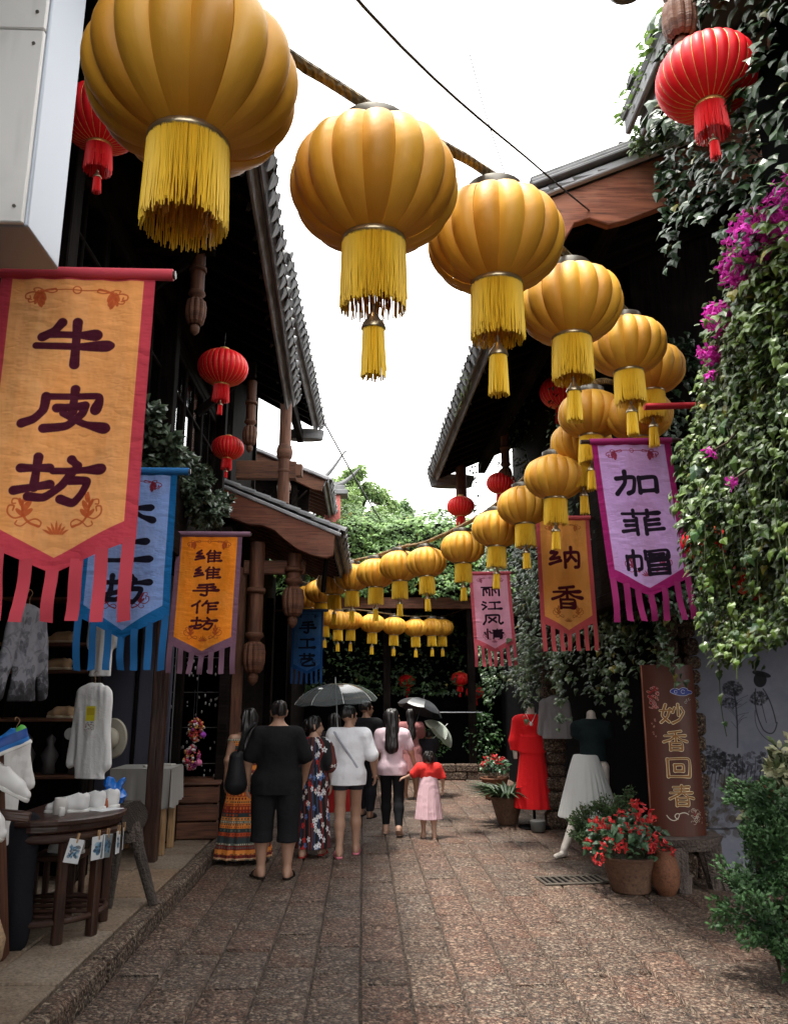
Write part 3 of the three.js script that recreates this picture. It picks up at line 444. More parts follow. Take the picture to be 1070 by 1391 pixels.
// --- the end of the street: ivy-topped canopy over a dark recess, low planter wall
{
  const h = thing('ivy_topped_pergola', 'dark timber canopy across the end of the street, grown over with ivy', 'pergola');
  M('back_wall', bx(9, 5.4, 0.15, 1.6, 2.7, -19.6), MAT.black, h);
  M('canopy_deck', bx(8, 0.15, 2.6, 1.4, 3.9, -18.4), MAT.dark, h);
  M('front_beam', [beam([-1.6, 3.62, -17.25], [4.8, 3.62, -17.25], 0.16, 0.24)], MAT.brown, h);
  for (const x of [-1.35, 0.5, 2.3, 4]) M('post', bx(0.16, 3.6, 0.16, x, 1.8, -17.3), MAT.dark, h);
  for (const x of [5.2, -2.0]) M('side_wall', bx(0.15, 5.4, 2.6, x, 2.7, -18.3), MAT.dark, h);
  M('hand_rail', bar([1.15, 1.33, -17.2], [2.5, 1.33, -17.2], 0.011, 0.011, 6), std({ color: [0.5, 0.52, 0.55], roughness: 0.35, metalness: 0.8 }), h);
  rebase(h, 1.6, 0, -18.2);
}
{
  const w = thing('planter_wall', 'low stone planter wall across the end of the street', 'planter', [1.4, 0, -17.1]); R = rng(43);
  for (let c = 0; c < 2; c++) { let x = -2.6 - (c ? 0.2 : 0); while (x < 3) { const l = rr(0.28, 0.55); M('stone', place(boxUV(cbox(l - 0.012, 0.15, 0.26, 0.02), 0, 1, R() * 4, R() * 4), x + l / 2, 0.075 + c * 0.155, rr(-0.01, 0.01), 0, 0, rr(-0.01, 0.01)), MAT.rubble, w); x += l; } }
  M('soil', bx(5.6, 0.2, 0.6, 0.2, 0.14, -0.42), MAT.soil, w);
}

// ------------------------------------------------------------------ lanterns
R = rng(51);
const goldBump = crinkle;
const GOLD = [[0.72, 0.35, 0.03], [0.76, 0.39, 0.036], [0.64, 0.29, 0.022]].map((c) => phys({ color: c, roughness: 0.55, transmission: 0.1, thickness: 0, sheen: 0.25, sheenColor: [0.9, 0.7, 0.3], sheenRoughness: 0.4, bumpMap: goldBump, bumpScale: 0.0015 }));
MAT.goldThread = phys({ color: [0.85, 0.55, 0.035], roughness: 0.6 });
MAT.goldThread2 = phys({ color: [0.6, 0.26, 0.025], roughness: 0.6 });
MAT.brass = std({ color: [0.5, 0.42, 0.28], roughness: 0.32, metalness: 0.85 });
MAT.pewter = std({ color: [0.17, 0.16, 0.14], roughness: 0.4, metalness: 0.75 });
MAT.redSilk = phys({ color: [0.78, 0.008, 0.016], roughness: 0.5, specularIntensity: 0.6 });
MAT.redThread = std({ color: [0.72, 0.012, 0.016], roughness: 0.6 });
MAT.goldRib = std({ color: [0.75, 0.48, 0.15], roughness: 0.4, metalness: 0.4 });
MAT.wire = std({ color: [0.02, 0.02, 0.022], roughness: 0.6 });
// ring of hanging threads, each a three-sided prism that sways a little
function threads(n, r0, r1, len, w, jag = 0.12) {
  const P = [];
  for (let i = 0; i < n; i++) {
    const a = (i + rr(-0.4, 0.4)) / n * 2 * PI, da = rr(-0.09, 0.09), k = rr(0.95, 1.05), L = len * (1 - jag * R() * R() * 1.6), q = [], S = 4;
    for (let s = 0; s <= S; s++) { const t = s / S, b = a + da * t * t, rad = lerp(r0, r1, t) * (1 + (k - 1) * t), ww = w * (1 - 0.2 * t), c = V(Math.cos(b) * rad, -L * t, Math.sin(b) * rad); q.push([0, 1, 2].map((m) => { const f = b + m * 2 * PI / 3; return [c.x + Math.cos(f) * ww, c.y, c.z + Math.sin(f) * ww]; })); }
    for (let s = 0; s < S; s++) for (let m = 0; m < 3; m++) { const A = q[s][m], B = q[s][(m + 1) % 3], C = q[s + 1][m], D = q[s + 1][(m + 1) % 3]; P.push(...A, ...B, ...C, ...B, ...D, ...C); }
  }
  const g = new THREE.BufferGeometry(); g.setAttribute('position', new THREE.Float32BufferAttribute(P, 3)); g.computeVertexNormals(); return soup(g);
}
// gore of a lantern of diameter 1: n gores, each bulging between its ribs
function gore(n, hh, topR, botR, dent, rows = 18, cols = 8, hoop = false) {
  const P = [], U = [], I = [];
  if (hoop) {                                                            // stretched flat from the cap to a wire hoop, rounded below it
    const hr = 0.415, hy = hh * Math.cos(Math.asin(Math.pow(hr / 0.5, 1 / 0.86))), bend = 6, put = (r0, y, t, s, k) => { const d = dent * k * Math.pow(Math.abs(s * 2 - 1), 2.4), a = (s - 0.5) * 2 * PI / n, r = r0 * (1 - d); P.push(Math.cos(a) * r, y, Math.sin(a) * r); U.push(s * 0.5, t); };
    const grid = (m, f, base) => { for (let j = 0; j <= m; j++) for (let i = 0; i <= cols; i++) f(j / m, i / cols); for (let j = 0; j < m; j++) for (let i = 0; i < cols; i++) { const a = base + j * (cols + 1) + i, b = a + 1, c = a + cols + 1, d = c + 1; I.push(a, b, c, b, d, c); } };
    grid(bend, (t, s) => put(lerp(topR, hr, t), lerp(hh * 0.92, hy, t) + 0.012 * Math.sin(t * PI), t * 0.25, s, 0.35 + 0.5 * t), 0); const b2 = P.length / 3, f0 = Math.asin(Math.pow(hr / 0.5, 1 / 0.86)), f1 = PI - Math.asin(Math.pow(botR / 0.5, 1 / 0.86));
    grid(rows, (t, s) => { const f = lerp(f0, f1, t); put(0.5 * Math.pow(Math.sin(f), 0.86), hh * Math.cos(f), 0.25 + 0.75 * t, s, t < 0.05 ? 0.85 : Math.sin(f)); }, b2);
    const g = new THREE.BufferGeometry(); g.setAttribute('position', new THREE.Float32BufferAttribute(P, 3)); g.setAttribute('uv', new THREE.Float32BufferAttribute(U, 2)); g.setIndex(I); g.computeVertexNormals(); return g;
  }
  for (let j = 0; j <= rows; j++) for (let i = 0; i <= cols; i++) {
    const t = j / rows, s = i / cols, f = lerp(Math.asin(clamp(topR / 0.5)), PI - Math.asin(clamp(botR / 0.5)), t), y = Math.cos(f) * hh, r0 = 0.5 * Math.pow(Math.sin(f), 0.86), d = dent * Math.sin(f) * Math.pow(Math.abs(s * 2 - 1), 2.4), a = (s - 0.5) * 2 * PI / n, r = r0 * (1 - d);
    P.push(Math.cos(a) * r, y, Math.sin(a) * r); U.push(s * 0.5, t);
  }
  for (let j = 0; j < rows; j++) for (let i = 0; i < cols; i++) { const a = j * (cols + 1) + i, b = a + 1, c = a + cols + 1, d = c + 1; I.push(a, b, c, b, d, c); }
  const g = new THREE.BufferGeometry(); g.setAttribute('position', new THREE.Float32BufferAttribute(P, 3)); g.setAttribute('uv', new THREE.Float32BufferAttribute(U, 2)); g.setIndex(I); g.computeVertexNormals(); return g;
}
function tassel(parent, y, len, r, knob, thread) {
  const t = M('tassel', [threads(34, r * 0.8, r, len, r * 0.1), threads(16, r * 0.35, r * 0.5, len * 0.98, r * 0.1)], thread, parent); t.position.y = y;
  M('tassel_knob', [lathe([[r * 0.18, len * 0.5], [r * 0.3, len * 0.42], [r * 0.2, len * 0.36], [r * 0.35, len * 0.3], [r * 0.55, len * 0.2], [r * 0.9, len * 0.1], [r * 1.05, 0], [r * 0.95, -0.02 * len]], 12)], knob, t); return t;
}
const GORES = 16, goreGeo = gore(GORES, 0.37, 0.195, 0.185, 0.085, 16, 8, true);
const goldProto = new THREE.Group();
{
  for (let k = 0; k < GORES; k++) { const p = M('panel', goreGeo, GOLD[(k * 5) % 3], goldProto); p.rotation.set(rr(-0.008, 0.008), k * 2 * PI / GORES, rr(-0.008, 0.008)); p.scale.setScalar(rr(0.992, 1.008)); }
  M('top_cap', lathe([[0, 0.42], [0.19, 0.42], [0.208, 0.41], [0.208, 0.335], [0.19, 0.325]], 24), MAT.pewter, goldProto);
  M('bottom_ring', lathe([[0.165, -0.33], [0.187, -0.335], [0.192, -0.365], [0.187, -0.385], [0.16, -0.39]], 24), MAT.brass, goldProto);
  const f = M('fringe', [threads(210, 0.185, 0.188, 0.42, 0.0034, 0.16), threads(130, 0.174, 0.17, 0.42, 0.0036, 0.25)], MAT.goldThread, goldProto); f.position.y = -0.375;
  M('fringe_lining', [threads(90, 0.155, 0.13, 0.38, 0.005, 0.3), threads(60, 0.11, 0.09, 0.38, 0.005, 0.3)], MAT.goldThread2, goldProto).position.y = -0.375;
  const t = tassel(goldProto, -0.9, 0.3, 0.07, MAT.brass, MAT.goldThread); t.add(M('tassel_cord', bar([0, 0.14, 0], [0, 0.56, 0], 0.006, 0.006, 5), MAT.goldThread2, t));
  M('hanger', [bar([0, 0.41, 0], [0, 0.52, 0], 0.008, 0.008, 5), place(new THREE.TorusGeometry(0.05, 0.007, 6, 14), 0, 0.45, 0)].map(soup), MAT.pewter, goldProto);
}
const NTH = ['first', 'second', 'third', 'fourth', 'fifth', 'sixth', 'seventh', 'eighth', 'ninth', 'tenth', 'eleventh', 'twelfth', 'thirteenth', 'fourteenth'];
const LA = [[-0.415, 3.07, -1.63], [0.02, 3.13, -2.10], [0.47, 3.28, -2.61], [0.98, 3.49, -3.49], [1.66, 3.83, -4.67], [2.08, 3.99, -5.39]];
const LB = [[2.15, 3.81, -5.89], [1.83, 3.89, -6.09], [1.86, 3.78, -6.52], [1.64, 3.50, -6.60], [1.57, 3.49, -7.63], [1.39, 3.37, -8.18], [1.17, 3.38, -9.31], [0.80, 3.34, -10.16], [0.51, 3.47, -11.27], [0.18, 3.46, -11.90], [-0.19, 3.53, -12.82], [-0.51, 3.55, -13.55], [-0.79, 3.54, -14.69], [-1.08, 3.55, -15.62]];
const LC = [[-1.06, 3.26, -15.97], [-0.80, 3.23, -16.30], [-0.52, 3.16, -16.35], [-0.27, 3.18, -16.60], [0.18, 3.10, -16.30], [0.64, 3.10, -16.90], [1.10, 3.08, -17.09], [1.46, 3.11, -17.27], [1.70, 3.12, -17.47]];
function hangGold([x, y, z], d, i, label, group, faded) {
  const o = goldProto.clone(); o.name = numbered('gold_lantern'); tag(o, label, 'lantern', group); o.scale.setScalar(d); o.position.set(x, y, z); o.rotation.set(rr(-0.04, 0.04), i * 0.83, rr(-0.05, 0.05)); scene.add(o); return o;
}
LA.forEach((p, i) => { const o = hangGold(p, 0.5, i, i === 0 ? 'largest and nearest gold lantern, cut by the top edge of the picture' : `gold cloth lantern, ${NTH[i]} from the near end of the upper rope`, 'gold lanterns on the upper rope'); if (i === 0) o.remove(...o.children.filter((c) => c.name === 'tassel')); });
LB.forEach((p, i) => hangGold(p, i > 7 ? 0.6 : 0.53, i + 7, i === 13 ? 'gold cloth lantern at the far left end of the long rope, last of its row' : `gold cloth lantern, ${NTH[i]} from the right end of the long rope that crosses the street`, 'gold lanterns on the long rope'));
LC.forEach((p, i) => hangGold(p, 0.52, i + 3, `small far gold lantern, ${NTH[i]} from the left on the lowest string before the dark recess`, 'gold lanterns on the lowest string'));

// ropes wrapped in cloth, knotted along the lantern tops
const ropeTex = tex(256, (u, v) => { const a = fbm(u, v, 6, 6, 4), b = Math.abs(Math.sin((u * 10 + v * 2) * PI + a * 4)), k = mix3([0.05, 0.035, 0.02], [0.28, 0.19, 0.07], clamp(a * 1.7 - 0.35)); return [k[0] * (0.5 + 0.5 * b), k[1] * (0.5 + 0.5 * b), k[2] * (0.5 + 0.5 * b)]; });
const ropeBump = tex(256, (u, v) => 0.5 + 0.5 * Math.sin((u * 10 + v * 2) * 2 * PI + fbm(u, v, 6, 6, 3) * 5), false);
const ropeMat = (n, c) => std({ map: rep(ropeTex, n, 1), bumpMap: rep(ropeBump, n, 1), bumpScale: 0.012, color: c, roughness: 0.7 });
function rope(name, pts, r, n, mat, label, cat) { const g = tube(pts, r, n, 8), p = g.attributes.position; for (let i = 0; i < p.count; i++) { const k = n3(p.getX(i) * 14, p.getY(i) * 14, p.getZ(i) * 14) * r * 0.3; p.setXYZ(i, p.getX(i) + k * 0.5, p.getY(i) + k, p.getZ(i)); } g.computeVertexNormals(); const m = M(name, g, mat, scene); return tag(m, label, cat); }
const over = (l, d) => l.map(([x, y, z]) => [x, y + d * 0.53, z]);
rope('lantern_rope', [[-1.5, 3.5, -0.4], ...over(LA, 0.5), [2.5, 4.45, -6.8]], 0.017, 120, ropeMat(22, [0.9, 0.9, 0.9]), 'thick cloth-wrapped rope carrying the six nearest gold lanterns', 'rope');
rope('lantern_rope', [[2.4, 4.35, -6.6], ...over([LB[1], LB[2], LB[3]], 0.5).map((p, i) => [p[0] + 0.03, p[1] + 0.02 * i, p[2]]), ...over(LB.slice(4), 0.5), [-1.5, 4.0, -16.4]], 0.024, 200, ropeMat(40, [1.5, 1.3, 1]), 'long tan rope sagging across the street to the far left corner', 'rope');
rope('lantern_rope', [[-1.5, 3.75, -16], ...over(LC, 0.45), [2.6, 3.7, -18]], 0.012, 90, ropeMat(20, [1, 1, 1]), 'thin string of small lanterns before the dark recess', 'rope');
tag(M('overhead_wire', tube([[-1.0, 3.35, -0.2], [-0.03, 3.77, -2.08], [0.95, 4.55, -3.9], [1.92, 5.41, -5.73]], 0.006, 24, 5), MAT.wire), 'black cable running from the top of the sky down to the carved barge board', 'cable');
tag(M('overhead_wire', tube([[-0.77, 6.34, -13], [-0.2, 5.85, -15.2], [0.41, 5.42, -17.5]], 0.016, 16, 5), MAT.wire), 'black cable from the left eave end down to the far hedge', 'cable');
tag(M('overhead_wire', tube([[0.45, 4.45, -3.0], [0.55, 4.3, -3.2], [0.62, 4.1, -3.25], [0.72, 3.75, -3.3]], 0.0025, 20, 4), MAT.wire), 'thin loose wire dangling under the black cable beside the third lantern', 'wire');

// red lanterns
const redProto = new THREE.Group();
{
  const n = 26, g = gore(n, 0.36, 0.1, 0.13, 0.05, 16, 3), parts = [], ribs = [];
  for (let k = 0; k < n; k++) { parts.push(g.clone().rotateY(k * 2 * PI / n)); const q = []; for (let j = 0; j <= 12; j++) { const f = lerp(0.2, PI - 0.263, j / 12), r = 0.5 * Math.pow(Math.sin(f), 0.86) * (1 - 0.05 * Math.sin(f)) + 0.002, a = (k + 0.5) * 2 * PI / n; q.push([Math.cos(a) * r, Math.cos(f) * 0.36, -Math.sin(a) * r]); } ribs.push(tube(q, 0.0035, 12, 4)); }
  M('shade', parts, MAT.redSilk, redProto); M('rib_wires', ribs, MAT.goldRib, redProto);
  M('top_cap', lathe([[0, 0.41], [0.1, 0.41], [0.105, 0.4], [0.105, 0.345], [0.09, 0.33]], 18), MAT.goldRib, redProto);
  M('bottom_ring', lathe([[0.12, -0.33], [0.15, -0.335], [0.155, -0.365], [0.15, -0.38]], 20), MAT.goldRib, redProto);
  M('fringe', [threads(90, 0.148, 0.16, 0.34, 0.0062, 0.1), threads(50, 0.135, 0.14, 0.33, 0.0062, 0.2)], MAT.redThread, redProto).position.y = -0.37;
  const t = tassel(redProto, -0.78, 0.2, 0.05, MAT.brass, MAT.redThread); M('tassel_cord', bar([0, 0.1, 0], [0, 0.42, 0], 0.006, 0.006, 5), MAT.redThread, t);
  M('hanger', bar([0, 0.4, 0], [0, 0.75, 0], 0.006, 0.006, 5), MAT.wire, redProto);
}
function hangRed(p, d, label) { const o = redProto.clone(); o.name = numbered('red_lantern'); tag(o, label, 'lantern', 'red silk lanterns under the eaves'); o.scale.setScalar(d); o.position.set(...p); o.rotation.set(rr(-0.05, 0.05), rr(0, 6), rr(-0.04, 0.04)); scene.add(o); return o; }
hangRed([-1.18, 4.14, -3.1], 0.36, 'red lantern half hidden behind the largest gold lantern');
hangRed([-1.25, 4.46, -6.59], 0.44, 'larger of the two red lanterns under the left eave, above the other');
hangRed([-1.46, 4.23, -8.19], 0.345, 'lower and smaller red lantern above the pent roof on the left');
hangRed([-1.9, 5.05, -8.7], 0.3, 'red lantern in the shadow behind the upper left one, only its fringe showing');
hangRed([1.69, 4.67, -3.35], 0.49, 'bright red lantern at the top right against sky and ivy');
hangRed([2.22, 5.0, -8.4], 0.52, 'red lantern glimpsed behind the fourth gold lantern and its fringe');
hangRed([1.9, 4.55, -10.7], 0.42, 'red lantern under the right eave beside the hanging carved post');
hangRed([1.5, 4.55, -12.1], 0.44, 'red lantern below the far end of the right eave, above the hedge');
hangRed([2.2, 2.62, -5.0], 0.3, 'red lantern half buried in ivy right of the lilac banner');
hangRed([2.2, 2.3, -4.35], 0.3, 'deep red lantern in shadow under the ivy at the right edge');
hangRed([2.2, 2.05, -18.5], 0.42, 'dim red lantern in the shade below the pink banner');
hangRed([2.5, 1.75, -18.3], 0.4, 'small dim red lantern low beside the pink banner tails, lower of the two');
hangRed([1.0, 2.0, -18.7], 0.4, 'tiny red lantern in the dark recess under the lowest string');

// ------------------------------------------------------------------ writing: brush strokes on a 100 x 100 square, y down
const Q = (s) => s.split(';').map((t) => t.trim().split(' ').map((p) => p.split(',').map(Number)));
const RI = '28,62 28,98;28,62 72,62 72,98;28,79 72,79;28,96 72,96', SI = '24,4 8,28 27,28 6,56 32,50;4,78 36,64';
const TU = '6,25 37,22;24,0 22,64;1,72 39,56';
const GLYPH = {
  niu: '36,4 28,22 14,38;22,32 80,30;8,58 50,57 96,54;54,2 54,97', pi: '26,20 86,17 84,49;26,20 24,49 14,70 1,80;58,1 57,49;39,44 71,37;71,37 68,55 51,81 26,89;46,54 71,76 100,89',
  fang: TU + ';61,3 69,17;41,28 100,25;64,28 52,58 34,83 17,83;61,47 82,50 77,75 67,94 52,86', gong: '12,18 88,16;50,18 50,82;4,84 97,80', mu: '8,34 92,30;50,4 50,96;47,36 30,62 6,80;53,36 72,62 97,78',
  wei: SI + ';56,4 44,34;50,22 50,96;70,6 74,16;50,24 94,22;50,46 90,44;50,66 90,64;50,90 99,86;72,22 72,90', shou: '76,6 24,14;18,34 84,30;4,58 97,54;52,10 53,84 46,95 32,88', zuo: '30,4 20,24 4,44;22,28 22,97;56,4 48,24 40,40;50,24 98,20;62,24 62,97;62,48 90,46;62,72 94,70',
  jia: '6,32 46,28 42,80 30,92;26,4 24,50 4,94;58,28 58,88;58,30 94,28 94,86;58,82 94,80', fei: '8,16 92,14;34,2 34,26;66,2 66,26;40,34 40,96;60,34 60,96;12,44 40,42;14,62 40,60;6,86 40,78;60,42 88,40;60,60 88,58;60,80 96,78',
  mao: '6,26 6,76;6,28 38,26 38,70 32,76;22,4 22,97;50,6 50,36;50,8 94,6 94,36;58,20 86,20;58,33 86,33;54,46 54,96;54,46 92,46 92,96;54,62 92,62;54,78 92,78;54,95 92,95', na: SI + ';50,30 50,94;50,30 92,28 92,88 82,93;70,4 68,44 56,66;70,44 84,64',
  xiang: '72,4 26,12;8,28 92,26;50,10 50,54;46,30 30,46 4,58;54,30 72,46 97,56;' + RI, li: '4,10 96,8;14,28 12,90;14,28 42,26 42,90;26,42 30,62;58,28 56,90;58,28 88,26 90,92;70,42 74,62', jiang: '8,14 20,24;2,40 14,50;4,90 22,62;38,20 92,18;64,20 64,84;30,86 99,82',
  feng: '16,8 14,60 2,96;16,8 80,6 80,70 88,92 98,80;30,30 66,74;64,28 28,78', qing: '4,36 8,54;18,4 18,97;28,26 34,40;44,14 92,12;48,28 88,26;38,42 98,40;68,4 68,42;48,54 46,97;48,54 88,52 88,92 80,95;48,68 88,66;48,80 88,79',
  miao: '24,6 10,60 34,92;40,26 28,66 4,94;2,36 46,32;72,4 72,58;58,22 50,44;84,20 94,40;92,48 74,80 48,97', hui: '8,8 8,94;8,8 92,8 92,94;8,92 92,92;34,36 34,66;34,36 66,36 66,66;34,65 66,65', chun: '18,10 82,8;22,24 78,22;6,38 94,36;50,2 44,38 4,66;54,38 72,54 98,64;' + RI,
  yi: '8,16 92,14;34,2 34,28;66,2 66,28;20,42 80,40 30,74 24,90 50,96 94,90 94,76',
};
function glyph(g, name, x, y, w, h, lw, grow = 1) {
  lw *= clamp(1.16 - Q(GLYPH[name]).length * 0.03, 0.66, 1.05);
  for (const st of Q(GLYPH[name])) {
    const pts = st.map(([a, b]) => [x + a / 100 * w, y + b / 100 * h]), horiz = st.length < 4 && st[st.length - 1][0] - st[0][0] > 40, c = new THREE.CatmullRomCurve3(pts.map((p) => V(p[0], p[1], 0)), false, 'catmullrom', 0.32), L = c.getLength(), n = Math.max(6, Math.ceil(L / (lw * 0.12)));
    for (let i = 0; i <= n; i++) { const t = i / n, p = c.getPoint(t), e = horiz ? 0.82 + (grow * 0.55) * sm(0.55, 0.92, t) * (1 - sm(0.93, 1, t) * 0.8) : 0.9 + 0.2 * Math.abs(t - 0.5) * 2; g.beginPath(); g.ellipse(p.x, p.y, lw * 0.5 * e, lw * 0.5 * e, 0, 0, 7); g.fill(); }
  }
}
function curl(g, x, y, s, dir, up) {                                    // scroll ornament with leaves
  const P = (a, b) => [x + a * s * dir, y + b * s * up], line = (p, w) => { g.lineWidth = w * s; g.lineCap = 'round'; g.beginPath(); const c = new THREE.CatmullRomCurve3(p.map(([a, b]) => V(...P(a, b), 0))); c.getPoints(24).forEach((q, i) => (i ? g.lineTo(q.x, q.y) : g.moveTo(q.x, q.y))); g.stroke(); };
  line([[0, 0.1], [0.25, 0.02], [0.4, -0.12], [0.5, -0.4], [0.48, -0.75], [0.42, -0.95]], 0.07); line([[0.44, -0.2], [0.7, -0.12], [0.9, -0.28], [0.88, -0.5], [0.74, -0.5], [0.76, -0.36]], 0.05);
  line([[0.5, -0.45], [0.62, -0.7], [0.78, -0.72], [0.8, -0.58], [0.7, -0.58]], 0.045); line([[0.3, -0.05], [0.1, -0.12], [-0.05, -0.02], [0, 0.12], [0.12, 0.08]], 0.045); line([[0.35, 0], [0.5, 0.12], [0.66, 0.06], [0.62, -0.04]], 0.04);
  for (const [a, b, r, l] of [[0.36, -0.3, -0.8, 0.2], [0.38, -0.52, -0.5, 0.22], [0.56, -0.3, 0.8, 0.17], [0.55, -0.6, 0.4, 0.16], [0.4, -0.78, -0.3, 0.16]]) { const [cx, cy] = P(a, b); g.beginPath(); g.ellipse(cx, cy, l * s * 0.38, l * s, r * dir * up + (up < 0 ? PI : 0), 0, 7); g.fill(); }
}
function lotus(g, x, y, s) { for (const [a, l] of [[-1.15, 0.85], [-0.75, 0.8], [-0.36, 0.9], [0, 1], [0.36, 0.9], [0.75, 0.8], [1.15, 0.85]]) { g.beginPath(); const dx = Math.sin(a), dy = -Math.cos(a) * 0.9, nx = Math.cos(a) * 0.13, ny = Math.sin(a) * 0.13; g.moveTo(x + a * s * 0.28, y); g.quadraticCurveTo(x + (dx * 0.5 - nx) * s, y + (dy * 0.5 - ny) * s, x + dx * s * l, y + dy * s * l * 0.95); g.quadraticCurveTo(x + (dx * 0.5 + nx) * s, y + (dy * 0.5 + ny) * s, x + a * s * 0.28 + s * 0.1, y); g.fill(); } }

// ------------------------------------------------------------------ banners
function banner(label, o) {
  const { pos, W, side, tip, tail, tails = 7, cloth, border, ink, orn, chars, roll = 0, turn = 0, wall, out = 0.08, cw = 0.56, ch, y0 = 0.2, lw = 0.12, gap, fold = 1, skew = 0 } = o;
  const t = thing('hanging_banner', label, 'banner', pos, turn, 'cloth shop banners on horizontal poles'); t.rotation.z = roll;
  const pw = 384, ph = Math.round(384 * tip / W), bw = 0.075;
  const map = canvasTex(pw, ph, (g, w, h) => {
    g.fillStyle = border; g.fillRect(0, 0, w, h); const m = w * bw, k = h / tip, sd = (side - 0.02) * k; g.fillStyle = cloth; g.beginPath(); g.moveTo(m, h * 0.015); g.lineTo(w - m, h * 0.015); g.lineTo(w - m, sd - m); g.lineTo(w / 2, h - m * 1.3); g.lineTo(m, sd - m); g.closePath(); g.fill();
    const r = rng(chars.length * 7 + Math.round(pos[0] * 100)); g.save(); g.clip(); for (let i = 0; i < 60; i++) { g.globalAlpha = 0.025; g.fillStyle = r() < 0.5 ? '#fff' : '#5a2000'; g.beginPath(); g.ellipse(r() * w, r() * h, 20 + r() * 60, 40 + r() * 140, 0, 0, 7); g.fill(); } g.restore(); g.globalAlpha = 1;
    g.strokeStyle = g.fillStyle = orn; const e = w * 0.2; g.globalAlpha = 0.85; curl(g, w * 0.36, h * 0.055, e * 1.05, -1, -0.55); curl(g, w * 0.64, h * 0.055, e * 1.05, 1, -0.55); g.lineWidth = w * 0.008; g.beginPath(); g.moveTo(w * 0.36, h * 0.052); g.lineTo(w * 0.64, h * 0.052); g.stroke(); g.beginPath(); g.arc(w / 2, h * 0.052, w * 0.025, 0, 7); g.stroke();
    curl(g, w * 0.4, sd - m * 0.9, e, -1, 1); curl(g, w * 0.6, sd - m * 0.9, e, 1, 1); lotus(g, w / 2, h - m * 3.2, w * 0.105); g.globalAlpha = 1;
    g.fillStyle = ink; const cwid = cw * w, chh = ch * k; chars.forEach((c, i) => glyph(g, c, w / 2 - cwid / 2, (y0 + i * gap) * k, cwid, chh, lw * cwid));
  });
  const nx = 26, ny = 44, P = [], U = [], I = [], ph0 = rr(0, 6), zf = (x, y) => fold * ((0.012 + 0.012 * y) * Math.sin(x / W * 9 + ph0 + y * 1.3) * (0.4 + y * 0.6) + 0.006 * Math.sin(x / W * 31 + ph0) * Math.exp(-y * 5) + 0.008 * n3(x * 6, y * 4, ph0));
  const hAt = (x) => lerp(tip, side, Math.abs(x) / (W / 2));
  for (let j = 0; j <= ny; j++) for (let i = 0; i <= nx; i++) { const x = (i / nx - 0.5) * W, y = hAt(x) * j / ny; P.push(x + skew * y, -y, zf(x, y)); U.push(i / nx, 1 - y / tip); }
  for (let j = 0; j < ny; j++) for (let i = 0; i < nx; i++) { const a = j * (nx + 1) + i, b = a + 1, c = a + nx + 1, d = c + 1; I.push(a, c, b, b, c, d); }
  const g = new THREE.BufferGeometry(); g.setAttribute('position', new THREE.Float32BufferAttribute(P, 3)); g.setAttribute('uv', new THREE.Float32BufferAttribute(U, 2)); g.setIndex(I); g.computeVertexNormals();
  M('cloth', g, phys({ map, roughness: 0.8, specularIntensity: 0.35, transmission: 0.1, thickness: 0, bumpMap: rep(crinkle, 1, 2), bumpScale: 0.012 }), t);
  const bm = phys({ color: new THREE.Color(border), roughness: 0.85, transmission: 0.1, thickness: 0 });
  for (let i = 0; i < tails; i++) {
    const w = W * 0.078, x = -W / 2 + w / 2 + i * (W - w) / (tails - 1), y = hAt(x) - 0.015, n = 8, p = [], q = [], s = rr(-0.012, 0.012);
    for (let j = 0; j <= n; j++) for (const k of [-0.5, 0.5]) { const yy = lerp(y, tail + rr(-0.006, 0.006), j / n), v = j / n; p.push(x + k * w + skew * yy + s * v * v, -yy, zf(x, y) + 0.003 + 0.02 * v * Math.sin(v * 4 + i * 2)); }
    for (let j = 0; j < n; j++) { const a = j * 2; q.push(a, a + 2, a + 1, a + 1, a + 2, a + 3); }
    const tg = new THREE.BufferGeometry(); tg.setAttribute('position', new THREE.Float32BufferAttribute(p, 3)); tg.setIndex(q); tg.computeVertexNormals(); M('tail', soup(tg), bm, t);
  }
  const c = V(0, 0, 0), e0 = wall < 0 ? -W / 2 - Math.abs(wall) : -W / 2 - out, e1 = wall < 0 ? W / 2 + out : W / 2 + wall;
  M('pole', [bar([e0, 0.012, 0], [e1, 0.012, 0], 0.017, 0.017, 10)], MAT.table, t);
  M('pole_sleeve', [bar([-W / 2 - 0.012, 0.012, 0], [W / 2 + (wall < 0 ? out - 0.01 : 0.012), 0.012, 0], 0.024, 0.024, 12)], std({ color: new THREE.Color(border), roughness: 0.75 }), t);
  return t;
}
R = rng(61);
banner('large near orange banner with red edging and three characters, left foreground', { pos: [-1.17, 3.32, -3.0], W: 0.62, side: 1.09, tip: 1.22, tail: 1.4, fold: 0.7, cloth: '#ffae66', border: '#cf4656', ink: '#4c1228', orn: '#c4562a', chars: ['niu', 'pi', 'fang'], wall: -0.5, cw: 0.53, ch: 0.19, y0: 0.2, gap: 0.285, lw: 0.105 });
banner('blue banner with dark blue edging, half hidden behind the large orange one', { pos: [-1.43, 3.0, -4.82], W: 0.54, side: 0.88, tip: 1.02, tail: 1.2, cloth: '#86a6e6', border: '#1668a8', ink: '#141226', orn: '#7a1d2c', chars: ['mu', 'gong', 'fang'], wall: -0.4, cw: 0.58, ch: 0.17, y0: 0.17, gap: 0.235, lw: 0.1 });
